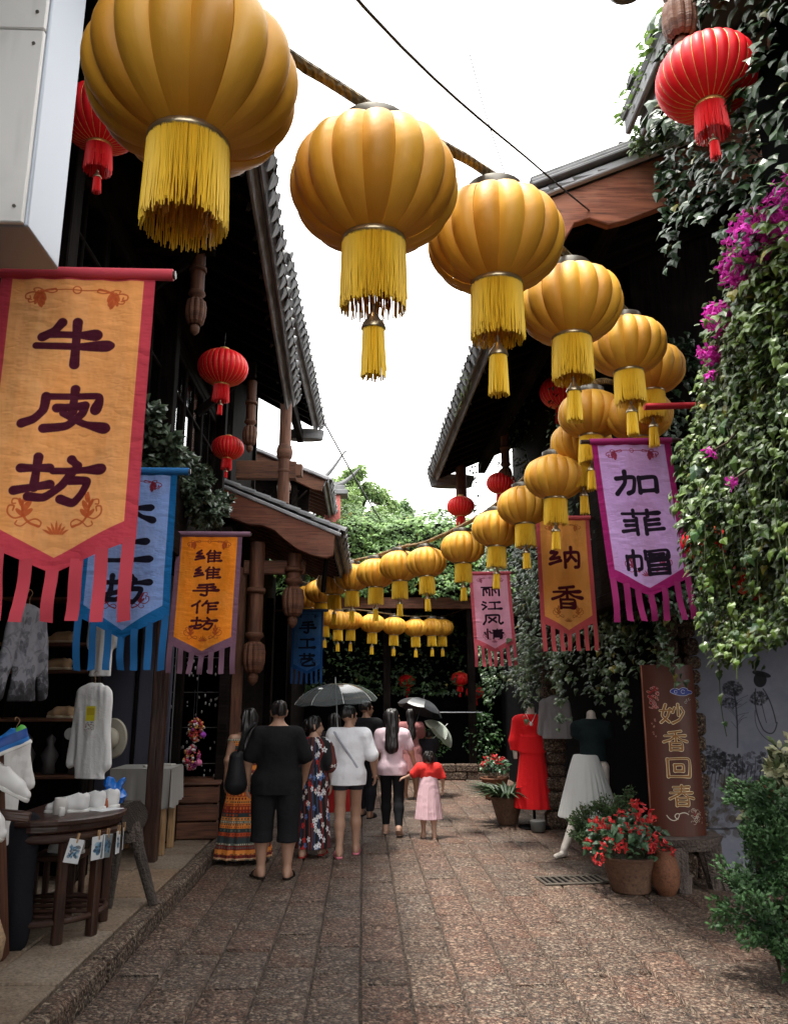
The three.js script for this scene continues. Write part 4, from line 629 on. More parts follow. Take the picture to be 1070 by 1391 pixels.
banner('narrow orange banner with mauve edging and five characters beside the shop entrance', { pos: [-1.43, 3.11, -7.33], W: 0.6, side: 1.0, tip: 1.12, tail: 1.26, cloth: '#ff8f22', border: '#7d5a6e', ink: '#4a1420', orn: '#b04a20', chars: ['wei', 'wei', 'shou', 'zuo', 'fang'], wall: -0.4, cw: 0.42, ch: 0.115, y0: 0.14, gap: 0.155, lw: 0.085, skew: -0.02 });
banner('lilac banner with magenta edging and three characters beside the ivy', { pos: [2.0, 3.52, -5.69], W: 0.6, side: 1.03, tip: 1.16, tail: 1.34, cloth: '#cfa6e4', border: '#a01f6c', ink: '#1c1024', orn: '#8e2a44', chars: ['jia', 'fei', 'mao'], wall: 0.5, roll: 0.03, cw: 0.56, ch: 0.19, y0: 0.22, gap: 0.3, lw: 0.098, skew: 0.04 });
banner('orange banner with pink-red edging and two characters on the right side', { pos: [2.12, 3.51, -8.3], W: 0.58, side: 1.1, tip: 1.24, tail: 1.4, cloth: '#ffac54', border: '#d45c60', ink: '#561626', orn: '#b8642e', chars: ['na', 'xiang'], wall: 0.4, roll: 0.015, cw: 0.6, ch: 0.24, y0: 0.3, gap: 0.42, lw: 0.1 });
banner('pink banner with red edging and four characters, farthest on the right', { pos: [1.79, 3.36, -11.27], W: 0.58, side: 0.98, tip: 1.11, tail: 1.3, cloth: '#f0a6c4', border: '#cc5a68', ink: '#241020', orn: '#9a4a60', chars: ['li', 'jiang', 'feng', 'qing'], wall: 0.65, roll: 0.02, cw: 0.5, ch: 0.14, y0: 0.18, gap: 0.2, lw: 0.092, skew: 0.03 });
banner('dark blue banner in deep shade at the far left behind the umbrella', { pos: [-0.9, 3.0, -13.0], W: 0.5, side: 0.9, tip: 1.0, tail: 1.15, cloth: '#2c5f9e', border: '#1c4c86', ink: '#0e1626', orn: '#1a2c4a', chars: ['shou', 'gong', 'yi'], wall: -0.4, cw: 0.55, ch: 0.2, y0: 0.16, gap: 0.26, lw: 0.12 });
tag(M('support_pole', bar([1.95, 3.63, -5.22], [2.6, 3.66, -5.22], 0.024, 0.022, 10), std({ color: [0.4, 0.02, 0.03], roughness: 0.4 }), scene), 'red painted pole jutting from the ivy above the lilac banner', 'pole');

// white light-box sign at the upper left
{
  const s = thing('box_sign', 'blank white box sign with grey side at the top left corner', 'sign', [-1.62, 3.15, -2.52]);
  const grime = tex(256, (u, v) => { const a = fbm(u, v, 3, 3, 5), b = fbm(u, v, 24, 3, 3), k = 1 - 0.16 * sm(0.5, 0.75, a) - 0.1 * sm(0.55, 0.8, b); return [0.83 * k, 0.83 * k, 0.82 * k]; }), fm = std({ map: grime, roughness: 0.5 });
  for (const [y, hh] of [[0.375, 0.744], [0.955, 0.404], [1.33, 0.334]]) M('face_panel', place(boxUV(cbox(1.0, hh, 0.02, 0.004), 0, 0.8), 0, y, 0.15), fm, s);
  for (const y of [0.06, 0.69, 0.82, 1.1, 1.22]) M('screw', place(soup(new THREE.CylinderGeometry(0.006, 0.006, 0.006, 10)), 0.47, y, 0.161, PI / 2), MAT.pewter, s);
  M('casing', place(new RoundedBoxGeometry(1.02, 1.5, 0.28, 1, 0.01), 0, 0.75, 0), std({ color: [0.36, 0.4, 0.46], roughness: 0.45, metalness: 0.3 }), s);
  M('bracket', [bx(0.05, 0.05, 0.9, -0.3, 1.52, 0), bx(0.3, 0.05, 0.05, -0.6, 0.8, 0)], MAT.dark, s);
}
// carved sign on a stump
{
  const s = thing('carved_sign', 'tall reddish wooden sign board with four gold carved characters standing on the stump', 'sign', [2.84, 0.44, -7.52]); s.rotation.set(-0.03, -0.1, -0.012);
  const t = canvasTex(420, 1400, (g, w, h) => {
    const r = rng(9); g.fillStyle = '#4d1d0a'; g.fillRect(0, 0, w, h); for (let i = 0; i < 500; i++) { g.globalAlpha = 0.06; g.fillStyle = r() < 0.5 ? '#200b03' : '#5a2a12'; const x = r() * w; g.fillRect(x, 0, 1 + r() * 4, h); } g.globalAlpha = 1;
    const cs = ['miao', 'xiang', 'hui', 'chun'], S = 190; cs.forEach((c, i) => { const x = 112 + i * 8, y = 330 + i * 222; g.fillStyle = '#e6d8b4'; glyph(g, c, x, y, S, S * 0.88, 25, 0.7); g.fillStyle = '#8a5a20'; glyph(g, c, x, y, S, S * 0.88, 16, 0.7); });
    const cloud = (x, y, k, fill, line) => { g.fillStyle = fill; g.strokeStyle = line; g.lineWidth = 4; g.beginPath(); g.moveTo(x - 90 * k, y); g.bezierCurveTo(x - 90 * k, y - 34 * k, x - 40 * k, y - 40 * k, x - 22 * k, y - 22 * k); g.bezierCurveTo(x, y - 52 * k, x + 60 * k, y - 40 * k, x + 56 * k, y - 16 * k); g.bezierCurveTo(x + 110 * k, y - 20 * k, x + 110 * k, y + 14 * k, x + 60 * k, y + 12 * k); g.bezierCurveTo(x + 30 * k, y + 40 * k, x - 50 * k, y + 30 * k, x - 90 * k, y); g.fill(); g.stroke(); g.beginPath(); g.arc(x + 10 * k, y - 6 * k, 16 * k, 0.5, 6); g.stroke(); g.beginPath(); g.arc(x - 48 * k, y - 4 * k, 12 * k, 0.5, 6); g.stroke(); };
    cloud(290, 235, 1, '#1c2c86', '#c8cde0'); g.strokeStyle = '#d8d8d0'; g.lineWidth = 3; for (const [x, y] of [[330, 300], [352, 290], [316, 318]]) { g.beginPath(); g.arc(x, y, 9, 0, 5); g.stroke(); }
    for (let i = 0; i < 34; i++) { const x = 40 + r() * 70, y = 190 + r() * 190; g.fillStyle = '#8a1c1c'; g.strokeStyle = '#e0c8c0'; g.lineWidth = 2; g.beginPath(); g.ellipse(x, y, 6 + r() * 12, 4 + r() * 8, r() * 3, 0, 7); g.fill(); if (r() < 0.7) g.stroke(); } for (let i = 0; i < 8; i++) { g.strokeStyle = '#d8b0a0'; g.beginPath(); g.arc(50 + r() * 30, 460 + r() * 160, 5, 0, 6); g.stroke(); }
    g.strokeStyle = '#d0c8b8'; g.lineWidth = 7; g.beginPath(); g.moveTo(110, 1235); g.bezierCurveTo(140, 1300, 190, 1280, 200, 1230); g.bezierCurveTo(190, 1200, 140, 1250, 190, 1265); g.moveTo(200, 1225); g.quadraticCurveTo(240, 1200, 270, 1230); g.stroke(); g.lineWidth = 3; for (let i = 0; i < 26; i++) { g.beginPath(); g.arc(330 + (r() - 0.5) * 90, 1240 + (r() - 0.5) * 110, 8 + r() * 12, r() * 6, r() * 6 + 3); g.stroke(); } g.fillStyle = '#7a1a14'; for (let i = 0; i < 8; i++) { g.beginPath(); g.arc(300 + r() * 40, 1180 + r() * 60, 6, 0, 7); g.fill(); }
  });
  // half-log board: the front is an arc
  const W = 0.47, H = 1.5, Rr = 0.36, half = Math.asin(W / 2 / Rr), P = [], U = [], I = [], n = 20;
  for (let j = 0; j <= 10; j++) for (let i = 0; i <= n; i++) { const a = lerp(-half, half, i / n); P.push(Math.sin(a) * Rr, H * j / 10, Math.cos(a) * Rr - Math.cos(half) * Rr + 0.002 + 0.002 * n3(i * 0.7, j * 1.3, 2)); U.push(i / n, j / 10); }
  for (let j = 0; j < 10; j++) for (let i = 0; i < n; i++) { const a = j * (n + 1) + i, b = a + 1, c = a + n + 1, d = c + 1; I.push(a, b, d, a, d, c); }
  const g = new THREE.BufferGeometry(); g.setAttribute('position', new THREE.Float32BufferAttribute(P, 3)); g.setAttribute('uv', new THREE.Float32BufferAttribute(U, 2)); g.setIndex(I); g.computeVertexNormals();
  M('carved_face', g, std({ map: t, roughness: 0.5, bumpMap: t, bumpScale: 0.006 }), s);
  const sh = [[-W / 2, 0], [W / 2, 0]]; for (let i = 0; i <= 10; i++) { const a = lerp(half, -half, i / 10); sh.push([Math.sin(a) * Rr * 0.995, -(Math.cos(a) - Math.cos(half)) * Rr + 0.004]); }
  const body = extrude([[-W / 2, 0.06], [W / 2, 0.06], ...sh.slice(2)], H, 0); body.rotateX(-PI / 2); M('board', boxUV(body, 1), MAT.red, s);
}
{
  const s = thing('stump_table', 'low gnarled tree-stump stand carrying the carved sign', 'stand', [2.82, 0, -7.55]); R = rng(71);
  const rough = (g, k, f = 9) => { const p = g.attributes.position; for (let i = 0; i < p.count; i++) { const n = n3(p.getX(i) * f + 3, p.getY(i) * f, p.getZ(i) * f) * k; p.setXYZ(i, p.getX(i) + n, p.getY(i) + n * 0.4, p.getZ(i) - n); } g.computeVertexNormals(); return g; };
  const m = std({ map: T.grey, color: [0.55, 0.42, 0.34], bumpMap: stoneBump, bumpScale: 0.02, roughness: 0.95 });
  M('stump_top', rough(boxUV(soup(place(new THREE.CylinderGeometry(0.42, 0.36, 0.1, 26, 2).scale(1, 1, 0.62), 0, 0.39, 0)), 0), 0.03), m, s);
  for (const [x, z, dx, r] of [[-0.06, 0.14, 0.02, 0.1], [-0.28, 0.0, -0.06, 0.09], [0.26, 0.06, 0.05, 0.1], [0.02, -0.16, 0, 0.09]]) M('stump_leg', rough(boxUV(merge([bar([x, 0.36, z], [x + dx, 0, z * 1.15], r, r * 0.75, 12), bar([x + dx, 0.1, z * 1.1], [x + dx * 2.2, -0.02, z * 1.4], r * 0.8, r * 0.5, 10)]), 1), 0.035, 14), m, s);
}

// ------------------------------------------------------------------ ivy, hedges, trees
R = rng(81);
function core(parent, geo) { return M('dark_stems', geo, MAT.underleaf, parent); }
{ // ivy curtain at the right
  const t = thing('ivy_curtain', 'thick sunlit ivy curtain hanging at the right edge below the magenta blossoms', 'ivy', [2.1, 1.9, -3.6]), L = (x, y, z) => V(x - 2.1, y - 1.9, z + 3.6);
  const topY = (z) => lerp(3.95, 3.36, sm(-3.5, -4.6, z)), botY = (z) => lerp(2.05, 1.9, sm(-3, -4.8, z));
  const surf = (u, v) => { const z = lerp(-2.3, -4.5, u), y = lerp(botY(z) - 0.1, topY(z), v), b = 0.1 * n3(z * 2.2, y * 2.2, 3) + 0.05 * n3(z * 6, y * 6, 8), round = sm(0.85, 1, v); return { p: L(2.0 - b - 0.05 * Math.sin(v * PI) + 0.18 * round + 0.3 * sm(0.93, 1, u), y - 0.02 * round, z), n: V(-1, round * 1.4 + 0.2, 0.35 - 1.2 * sm(0.9, 1, u)) }; };
  const topS = (u, v) => { const z = lerp(-2.3, -4.5, u), x = lerp(2.0, 2.7, v); return { p: L(x, topY(z) + 0.03 * n3(x * 5, z * 5, 1), z), n: V(-0.2, 1, 0.2) }; };
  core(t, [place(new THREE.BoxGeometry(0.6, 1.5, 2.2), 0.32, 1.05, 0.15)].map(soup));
  const o = { s0: 0.035, s1: 0.082, dark: [0.016, 0.045, 0.009], light: [0.11, 0.175, 0.028], gap: 0.02, freq: 5, depth: 0.18, yellow: 0.03 };
  foliage('foliage', t, LEAF.ivy, LM.ivy, ivyItems(5800, surf, o)); foliage('foliage', t, LEAF.ivyB, LM.ivy, ivyItems(7000, surf, { ...o, s0: 0.022, s1: 0.052, light: [0.15, 0.215, 0.035], seed: 5 }));
  foliage('foliage', t, LEAF.small, LM.thin, ivyItems(2600, topS, { ...o, s0: 0.03, s1: 0.06, light: [0.16, 0.24, 0.05], depth: 0.14, droop: 0.3 }));
  // the leaves that can be told apart, each its own
  const lm = [[0.03, 0.08, 0.016], [0.055, 0.11, 0.02], [0.1, 0.16, 0.035], [0.022, 0.06, 0.022], [0.3, 0.27, 0.04]].map((c) => std({ color: c, roughness: 0.45 })), dr = (v) => v;
  ivyItems(250, (u, v) => surf(0.25 + 0.75 * u * dr(1), v), { ...o, s0: 0.055, s1: 0.11, depth: 0.2 }).forEach((it, i) => { const m = M('ivy_leaf', i % 2 ? LEAF.ivy : LEAF.ivyB, lm[R() < 0.03 ? 4 : Math.floor(R() * 4)], t); m.applyMatrix4(leafMatrix(it.p, it.n, it.tip, it.s)); });
  const st = []; for (let i = 0; i < 46; i++) { const u = R(), q = surf(u, 0.25 + 0.5 * R()), len = rr(0.25, 0.9), p = []; for (let k = 0; k <= 5; k++) p.push([q.p.x - 0.13 + 0.03 * n3(i, k * 0.8, 1), q.p.y - len * k / 5, q.p.z + 0.04 * n3(i, k * 0.8, 5)]); st.push(p); }
  strands(t, 'tendrils', MAT.stemG, st, 0.003);
  const hang = []; for (const p of st) for (let k = 0; k < 9; k++) { const s = R() * 4.99, a = p[Math.floor(s)], b = p[Math.floor(s) + 1], f = s % 1; hang.push({ p: V(lerp(a[0], b[0], f), lerp(a[1], b[1], f), lerp(a[2], b[2], f)), n: V(-1, 0.5, 0.6).add(rdir().multiplyScalar(0.6)), tip: V(0, -1, 0).add(rdir().multiplyScalar(0.5)), s: rr(0.03, 0.065), c: green(o.dark, o.light, R()) }); }
  foliage('foliage', t, LEAF.ivyB, LM.ivy, hang);
}
{ // bougainvillea
  const t = thing('bougainvillea', 'magenta bougainvillea spilling over the top of the ivy curtain', 'flowering vine', [1.98, 3.62, -3.5]), f = [], l = [], st = [];
  for (const [x, y, z, r, n] of [[-0.04, 0.2, 0.3, 0.17, 260], [-0.13, 0.08, 0.0, 0.12, 160], [-0.17, -0.08, -0.2, 0.09, 100], [-0.14, 0.16, 0.15, 0.13, 160], [-0.05, 0.04, 0.42, 0.1, 90], [-0.18, -0.22, -0.34, 0.06, 40], [-0.2, -0.35, -0.32, 0.03, 10], [-0.22, -0.75, -0.35, 0.03, 9], [-0.2, -0.95, -0.2, 0.03, 8]]) {
    for (let i = 0; i < n; i++) { const d = rdir(), p = V(x, y, z).addScaledVector(d, r * Math.cbrt(R())); for (let k = 0; k < 3; k++) f.push({ p: p.clone(), n: d.clone().addScaledVector(rdir(), 0.8), tip: rdir(), s: rr(0.022, 0.036), c: mix3([0.6, 0.015, 0.4], [0.92, 0.06, 0.66], R()) }); }
    for (let i = 0; i < n * 0.35; i++) l.push({ p: V(x, y, z).addScaledVector(rdir(), r * 1.15), n: V(-0.3, 1, 0.4).add(rdir()), tip: rdir().add(V(0, -0.4, 0)), s: rr(0.035, 0.06), c: green([0.04, 0.09, 0.02], [0.16, 0.24, 0.05], R()) });
    st.push([[0.2, -0.1, 0.1], [x + 0.05, y + 0.02, z * 0.7], [x, y, z]]);
  }
  foliage('blossom', t, LEAF.petal, LM.petal, f); foliage('foliage', t, LEAF.small, LM.thin, l); strands(t, 'stem', MAT.stem, st, 0.006);
}
function ivyThing(name, label, cat, base, spec, extra) { const t = thing(name, label, cat, base); for (const [n, geo, mat, f, o] of spec) foliage('foliage', t, geo, mat, ivyItems(n, (u, v) => { const q = f(u, v); return { p: q.p.sub(V(...base)), n: q.n }; }, o)); if (extra) extra(t); return t; }
const DK = { dark: [0.008, 0.022, 0.009], light: [0.035, 0.08, 0.028], gap: 0.35, depth: 0.16, s0: 0.06, s1: 0.11 };
ivyThing('hanging_ivy', 'dark ivy hanging from the eave in the top right corner', 'ivy', [1.9, 5.2, -3], [
  [900, LEAF.ivy, LM.ivy, (u, v) => { const z = lerp(-2.3, -4.2, u), y = lerp(3.9 + 0.3 * Math.sin(u * 9), 5.75, v); return { p: V(1.86 + 0.06 * n3(z * 3, y * 3, 1), y, z), n: V(-1, 0.3, 0.5) }; }, { ...DK, gap: 0.2, s0: 0.06, s1: 0.12 }],
  [300, LEAF.oval, LM.thin, (u, v) => ({ p: V(1.82 + 0.1 * v, 5.6 + 0.3 * v, lerp(-3.4, -5.0, u)), n: V(-0.4, 1, 0.3) }), { ...DK, dark: [0.05, 0.1, 0.02], light: [0.16, 0.26, 0.06], s0: 0.05, s1: 0.1 }]]);
ivyThing('roof_vine', 'leafy vine creeping over the barge board and tiles below the bright red lantern', 'vine', [2.2, 5.7, -5.1], [
  [620, LEAF.oval, LM.thin, (u, v) => { const x = 1.95 + u * 1.0, y = 5.55 + (x - 1.95) * 0.46 + (v - 0.35) * 0.42 * (0.4 + u); return { p: V(x, y, -5.08 + 0.1 * n3(x * 4, y * 4, 1)), n: V(-0.4, 0.6, 0.8) }; }, { ...DK, dark: [0.04, 0.08, 0.02], light: [0.15, 0.23, 0.07], s0: 0.05, s1: 0.11, gap: 0.45, freq: 4 }],
  [500, LEAF.ivyB, LM.ivy, (u, v) => { const x = 2.1 + u * 1.3, y = 5.35 + (x - 1.95) * 0.42 - v * 0.5; return { p: V(x, y, -5.06), n: V(-0.3, 0.3, 1) }; }, { ...DK, gap: 0.5, freq: 4 }]]);
ivyThing('wall_ivy', 'dark ivy over the gable wall behind the nearest gold lanterns', 'ivy', [3, 3, -6.8], [
  [1500, LEAF.ivy, LM.ivy, (u, v) => ({ p: V(lerp(2.45, 4.2, u), lerp(2.3, 4.9, v), -6.8), n: V(-0.2, 0.2, 1) }), { ...DK, gap: 0.55, freq: 4 }],
  [260, LEAF.ivyB, LM.ivy, (u, v) => ({ p: V(lerp(2.45, 3.2, u), lerp(2.6, 5.0, v), -6.72), n: V(-0.2, 0.2, 1) }), { ...DK, light: [0.1, 0.13, 0.1], gap: 0.8, freq: 3 }]]);
ivyThing('wall_ivy', 'ivy over the right-hand upper wall behind the orange and pink banners', 'ivy', [2.4, 2.4, -9.5], [
  [3600, LEAF.ivy, LM.ivy, (u, v) => { const z = lerp(-6.9, -15.5, u), y = lerp(1.75 + 0.35 * n3(z * 1.3, 2, 2), 4.6 + 0.6 * n3(z * 0.9, 5, 5), v); return { p: V(2.42 + 0.4 * sm(-9.6, -8.2, z) - 0.16 * Math.sin(v * PI) + 0.08 * n3(z * 2, y * 2, 4), y, z), n: V(-1, 0.3, 0.5) }; }, { ...DK, light: [0.055, 0.11, 0.035], gap: 0.25, freq: 6, au: 2 }],
  [700, LEAF.ivyB, LM.ivy, (u, v) => { const z = lerp(-7, -15, u); return { p: V(2.3 + 0.5 * sm(-9.6, -8.2, z) + 0.08 * n3(z * 2, v * 3, 4), lerp(1.9, 3.3, v), z), n: V(-1, 0.6, 0.6) }; }, { ...DK, light: [0.13, 0.2, 0.08], gap: 0.75, freq: 5 }]]);
ivyThing('hanging_ivy', 'loose ivy strands hanging above the red dress and the white skirt', 'ivy', [2.4, 1.9, -9], [
  [650, LEAF.ivy, LM.ivy, (u, v) => { const z = lerp(-8.2, -11.8, u), s = Math.floor(u * 14); return { p: V(2.3 + 0.5 * hash2(s, 3) - 0.25 + 0.4 * sm(-9.6, -8.4, z), lerp(1.25 + 0.5 * hash2(s, 9), 2.4, v), z), n: V(-0.8, 0.5, 0.8) }; }, { ...DK, light: [0.11, 0.17, 0.07], gap: 0.65, freq: 7 }]]);
ivyThing('eave_vine', 'sparse vine dangling from the far right eave beside the red lanterns', 'vine', [1.8, 4.8, -11], [
  [420, LEAF.oval, LM.ivy, (u, v) => { const z = lerp(-8, -12.5, u), s = Math.floor(u * 9); return { p: V(1.55 + 0.8 * hash2(s, 4), lerp(4.0, 5.25, v), z), n: V(-0.6, 0.5, 0.8) }; }, { ...DK, s0: 0.05, s1: 0.09, light: [0.06, 0.1, 0.04], gap: 0.6, freq: 6 }],
  [60, LEAF.blade, LM.thin, (u, v) => ({ p: V(1.12 + 0.12 * v, 5.05 + 0.2 * v, lerp(-8.3, -9.6, u)), n: V(-0.4, 0.5, 0.9) }), { ...DK, dark: [0.06, 0.1, 0.02], light: [0.14, 0.2, 0.05], s0: 0.1, s1: 0.18, gap: 0.4 }]]);
ivyThing('ivy_hedge', 'ivy hedge topping the canopy across the end of the street', 'hedge', [1.5, 3.8, -17.5], [
  [5600, LEAF.ivy, LM.matt, (u, v) => { const x = lerp(-2, 5, u), top = 5.62 + 0.14 * n3(x * 1.6, 1, 1), y = lerp(3.72 + 0.15 * n3(x * 2, 3, 3), top, v); return { p: V(x, y, -17.05 - 0.5 * sm(0.8, 1, v) + 0.22 * n3(x * 1.5, y * 1.5, 2)), n: V(-0.1, 0.35 + sm(0.8, 1, v), 1) }; }, { dark: [0.022, 0.06, 0.012], light: [0.1, 0.2, 0.03], gap: 0.1, freq: 8, au: 2, depth: 0.28, s0: 0.08, s1: 0.15 }],
  [1800, LEAF.ivyB, LM.thin, (u, v) => { const x = lerp(-2, 5, u); return { p: V(x, 5.58 + 0.16 * n3(x * 1.6, 1, 1), lerp(-17.2, -18.8, v)), n: V(0, 1, 0.3) }; }, { dark: [0.04, 0.09, 0.02], light: [0.13, 0.23, 0.05], gap: 0.05, freq: 7, au: 2, depth: 0.3, s0: 0.08, s1: 0.15, droop: 0.3 }]],
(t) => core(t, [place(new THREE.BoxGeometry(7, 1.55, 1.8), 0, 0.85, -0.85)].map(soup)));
ivyThing('hanging_ivy', 'ivy in the dark recess behind the lowest lantern string', 'ivy', [1.5, 2, -18], [
  [1500, LEAF.ivy, LM.ivy, (u, v) => { const x = lerp(-1.5, 4.5, u); return { p: V(x, lerp(1.7, 3.6, v * v), -17.7 - 1.2 * hash2(Math.floor(u * 20), 8)), n: V(-0.1, 0.5, 1) }; }, { ...DK, light: [0.05, 0.11, 0.03], gap: 0.5, freq: 7, au: 2, s0: 0.07, s1: 0.13 }]]);
for (const [lab, x, z, n, h, w] of [['low dark green shrub in the planter behind the walking child', 1.2, -17.5, 420, 0.75, 0.9], ['brighter green shrub in the planter left of the red dress', 2.55, -17.4, 520, 1.05, 0.6], ['low shrub in the planter at the left end behind the group', -0.2, -17.5, 300, 0.7, 0.8]])
  ivyThing('planter_shrub', lab, 'shrub', [x, 0.2, z], [[n, LEAF.oval, LM.ivy, (u, v) => { const a = u * 2 * PI, r = Math.sqrt(hash2(Math.floor(v * 997), Math.floor(u * 991))); return { p: V(x + Math.cos(a) * w * Math.sin(v * PI * 0.9 + 0.2) * 0.7 * r, 0.25 + v * h, z + Math.sin(a) * 0.35 * r), n: V(Math.cos(a), 0.8, 1) }; }, { dark: [0.015, 0.04, 0.012], light: [0.05, 0.13, 0.03], gap: 0.1, freq: 4, depth: 0.1, s0: 0.07, s1: 0.14, droop: 0.2 }]]);
function tree(label, x, z, y0, trunkR, blobs, cols) {
  const t = thing('garden_tree', label, 'tree', [x, 0, z]), top = blobs.reduce((m, b) => Math.max(m, b[1]), 0), br = [bar([0, 0, 0], [0.1, y0, 0], trunkR, trunkR * 0.7, 10)], items = [];
  for (const [bx0, by, bz, r, n] of blobs) {
    br.push(bar([0.1, y0 * 0.92, 0], [bx0 * 0.5, lerp(y0, by, 0.55), bz * 0.5], trunkR * 0.5, trunkR * 0.3, 7), bar([bx0 * 0.5, lerp(y0, by, 0.55), bz * 0.5], [bx0, by, bz], trunkR * 0.3, trunkR * 0.1, 6));
    for (let k = 0; k < 9; k++) { const d = rdir(); br.push(bar([bx0, by, bz], [bx0 + d.x * r * 0.8, by + d.y * r * 0.7, bz + d.z * r * 0.8], trunkR * 0.1, 0.012, 5)); const cx = bx0 + d.x * r * rr(0.3, 0.95), cy = by + d.y * r * rr(0.3, 0.8), cz = bz + d.z * r * rr(0.3, 0.9), cr = r * rr(0.22, 0.42); for (let i = 0; i < n / 9; i++) { const e = rdir(); items.push({ p: V(cx, cy, cz).addScaledVector(e, cr * Math.cbrt(R())), n: V(0, 0.7, 0.4).add(rdir()), tip: rdir().add(V(0, -0.6, 0)), s: rr(0.1, 0.19), c: green(cols[0], cols[1], R() * 0.9 + e.y * 0.2) }); } }
  }
  M('trunk', br, MAT.stem, t); const c = foliage('crown', t, LEAF.oval, LM.thin, items); return t;
}
tree('light green garden tree rising behind the hedge left of centre', -0.9, -26, 4.2, 0.16, [[0.0, 8.7, 0, 0.9, 2600], [0.75, 8.5, 0.3, 0.7, 1700], [-0.7, 7.9, 0.2, 1.0, 2600], [0.4, 7.4, 0.5, 1.1, 2600], [1.35, 8.0, -0.2, 0.6, 1200], [1.5, 7.4, 0, 0.7, 1500], [-0.2, 6.9, 0.3, 1.2, 2000]], [[0.07, 0.14, 0.03], [0.2, 0.31, 0.07]]);
tree('smaller round green tree behind the hedge, right of the light green one', 1.7, -27.5, 4.2, 0.13, [[-0.5, 7.9, 0, 0.7, 1600], [-0.7, 7.1, 0.2, 0.85, 1800], [0.2, 7.1, 0, 0.7, 1500], [-0.2, 6.6, 0.3, 0.9, 1800]], [[0.05, 0.12, 0.03], [0.15, 0.26, 0.07]]);
function potPlant(label, cat, pos, pot, name) { const t = thing(name, label, cat, pos); if (pot) { const [r0, r1, h, m] = pot; M('pot', lathe([[0, 0], [r0 * 0.9, 0], [r0, 0.02], [lerp(r0, r1, 0.55), h * 0.55], [r1, h * 0.9], [r1 * 1.06, h * 0.92], [r1 * 1.08, h], [r1 * 0.95, h], [r1 * 0.92, h * 0.9]], 28), m, t); M('soil', place(soup(new THREE.CircleGeometry(r1 * 0.93, 20)), 0, h * 0.9, 0, -PI / 2), MAT.soil, t); } return t; }
const clay = std({ map: slabColor, color: [0.42, 0.27, 0.2], roughness: 0.7, bumpMap: woodBump, bumpScale: 0.004 });
const clay2 = std({ map: slabColor, color: [0.55, 0.26, 0.15], roughness: 0.8 });
function bloom(parent, heads, leafN, c, rad, o = {}) { const f = [], l = [], st = []; for (const [x, y, z, r] of heads) { for (let i = 0; i < (o.n ?? 26); i++) { const d = rdir(); f.push({ p: V(x, y, z).addScaledVector(d, r * 0.8), n: d.clone().add(rdir().multiplyScalar(0.5)), tip: rdir(), s: r * 0.65, c: mix3([0.4, 0.008, 0.01], [0.75, 0.03, 0.03], R()) }); } st.push([[x * 0.3, c[1] - rad * 0.6, z * 0.3], [x * 0.8, lerp(c[1], y, 0.5), z * 0.8], [x, y, z]]); } for (let i = 0; i < leafN; i++) { const d = rdir(); if (d.y < -0.4) continue; l.push({ p: V(...c).add(d.multiply(V(rad, rad * 0.7, rad)).multiplyScalar(Math.cbrt(R()))), n: V(0, 1, 0.3).add(rdir().multiplyScalar(0.8)), tip: rdir().add(V(0, -0.3, 0)), s: rr(0.05, 0.09) * (o.ls ?? 1), c: green([0.01, 0.035, 0.015], [0.05, 0.11, 0.05], R()) }); } foliage('blossom', parent, LEAF.petal, LM.petal, f); foliage('foliage', parent, LEAF.ivyB, LM.ivy, l); strands(parent, 'stem', MAT.stemG, st, 0.004); }
R = rng(91);
{ const t = potPlant('red geraniums in a brown pot in front of the sign stump', 'potted flowers', [2.34, 0, -7.42], [0.17, 0.235, 0.3, clay], 'flower_pot'); bloom(t, [[0.06, 0.66, 0.08, 0.06], [0.13, 0.6, 0.12, 0.06], [-0.2, 0.56, 0.12, 0.05], [-0.3, 0.52, 0.05, 0.05], [-0.1, 0.5, 0.2, 0.05], [0.18, 0.42, 0.2, 0.055], [0.1, 0.38, 0.24, 0.045], [-0.25, 0.4, 0.2, 0.05], [-0.38, 0.38, 0.1, 0.04], [0.05, 0.52, 0.2, 0.045], [-0.16, 0.38, 0.26, 0.045], [0.3, 0.32, 0.15, 0.04], [-0.33, 0.28, 0.2, 0.04], [-0.05, 0.6, 0.0, 0.04]].map(([x, y, z, r]) => [x, y + 0.03, z * 1.1, r * 1.35]), 420, [-0.05, 0.42, 0.02], 0.36); }
{ const t = potPlant('small red-flowered plant in a round clay pot, far right by the planter', 'potted flowers', [2.2, 0, -13.9], [0.16, 0.22, 0.34, clay2], 'flower_pot'); bloom(t, [[0, 0.66, 0, 0.07], [0.12, 0.62, 0.08, 0.07], [-0.13, 0.62, 0.05, 0.07], [0.05, 0.6, 0.14, 0.06], [-0.2, 0.55, 0.1, 0.05]], 160, [0, 0.5, 0], 0.26); }
{ const t = potPlant('dark pot of grassy leaves left of the red dress', 'potted plant', [1.93, 0, -11.2], [0.13, 0.22, 0.36, clay], 'plant_pot'), l = []; for (let i = 0; i < 150; i++) { const a = R() * 2 * PI, o = R(); l.push({ p: V(Math.cos(a) * 0.1, 0.34, Math.sin(a) * 0.1), n: V(-Math.cos(a) * 0.3, 0.5 + o, -Math.sin(a) * 0.3), tip: V(Math.cos(a) * o, 1 - o * 0.6, Math.sin(a) * o), s: rr(0.3, 0.58), c: green([0.012, 0.03, 0.012], [0.07, 0.11, 0.05], R()) }); } foliage('foliage', t, LEAF.blade, LM.ivy, l); }
{ const t = thing('clay_jar', 'rough round clay jar squeezed between the geranium pot and the stump', 'jar', [2.6, 0, -7.28]); M('jar_body', lathe([[0, 0], [0.07, 0], [0.11, 0.08], [0.125, 0.18], [0.1, 0.29], [0.07, 0.33], [0.085, 0.36], [0.065, 0.36], [0.05, 0.3]], 22), clay2, t); }
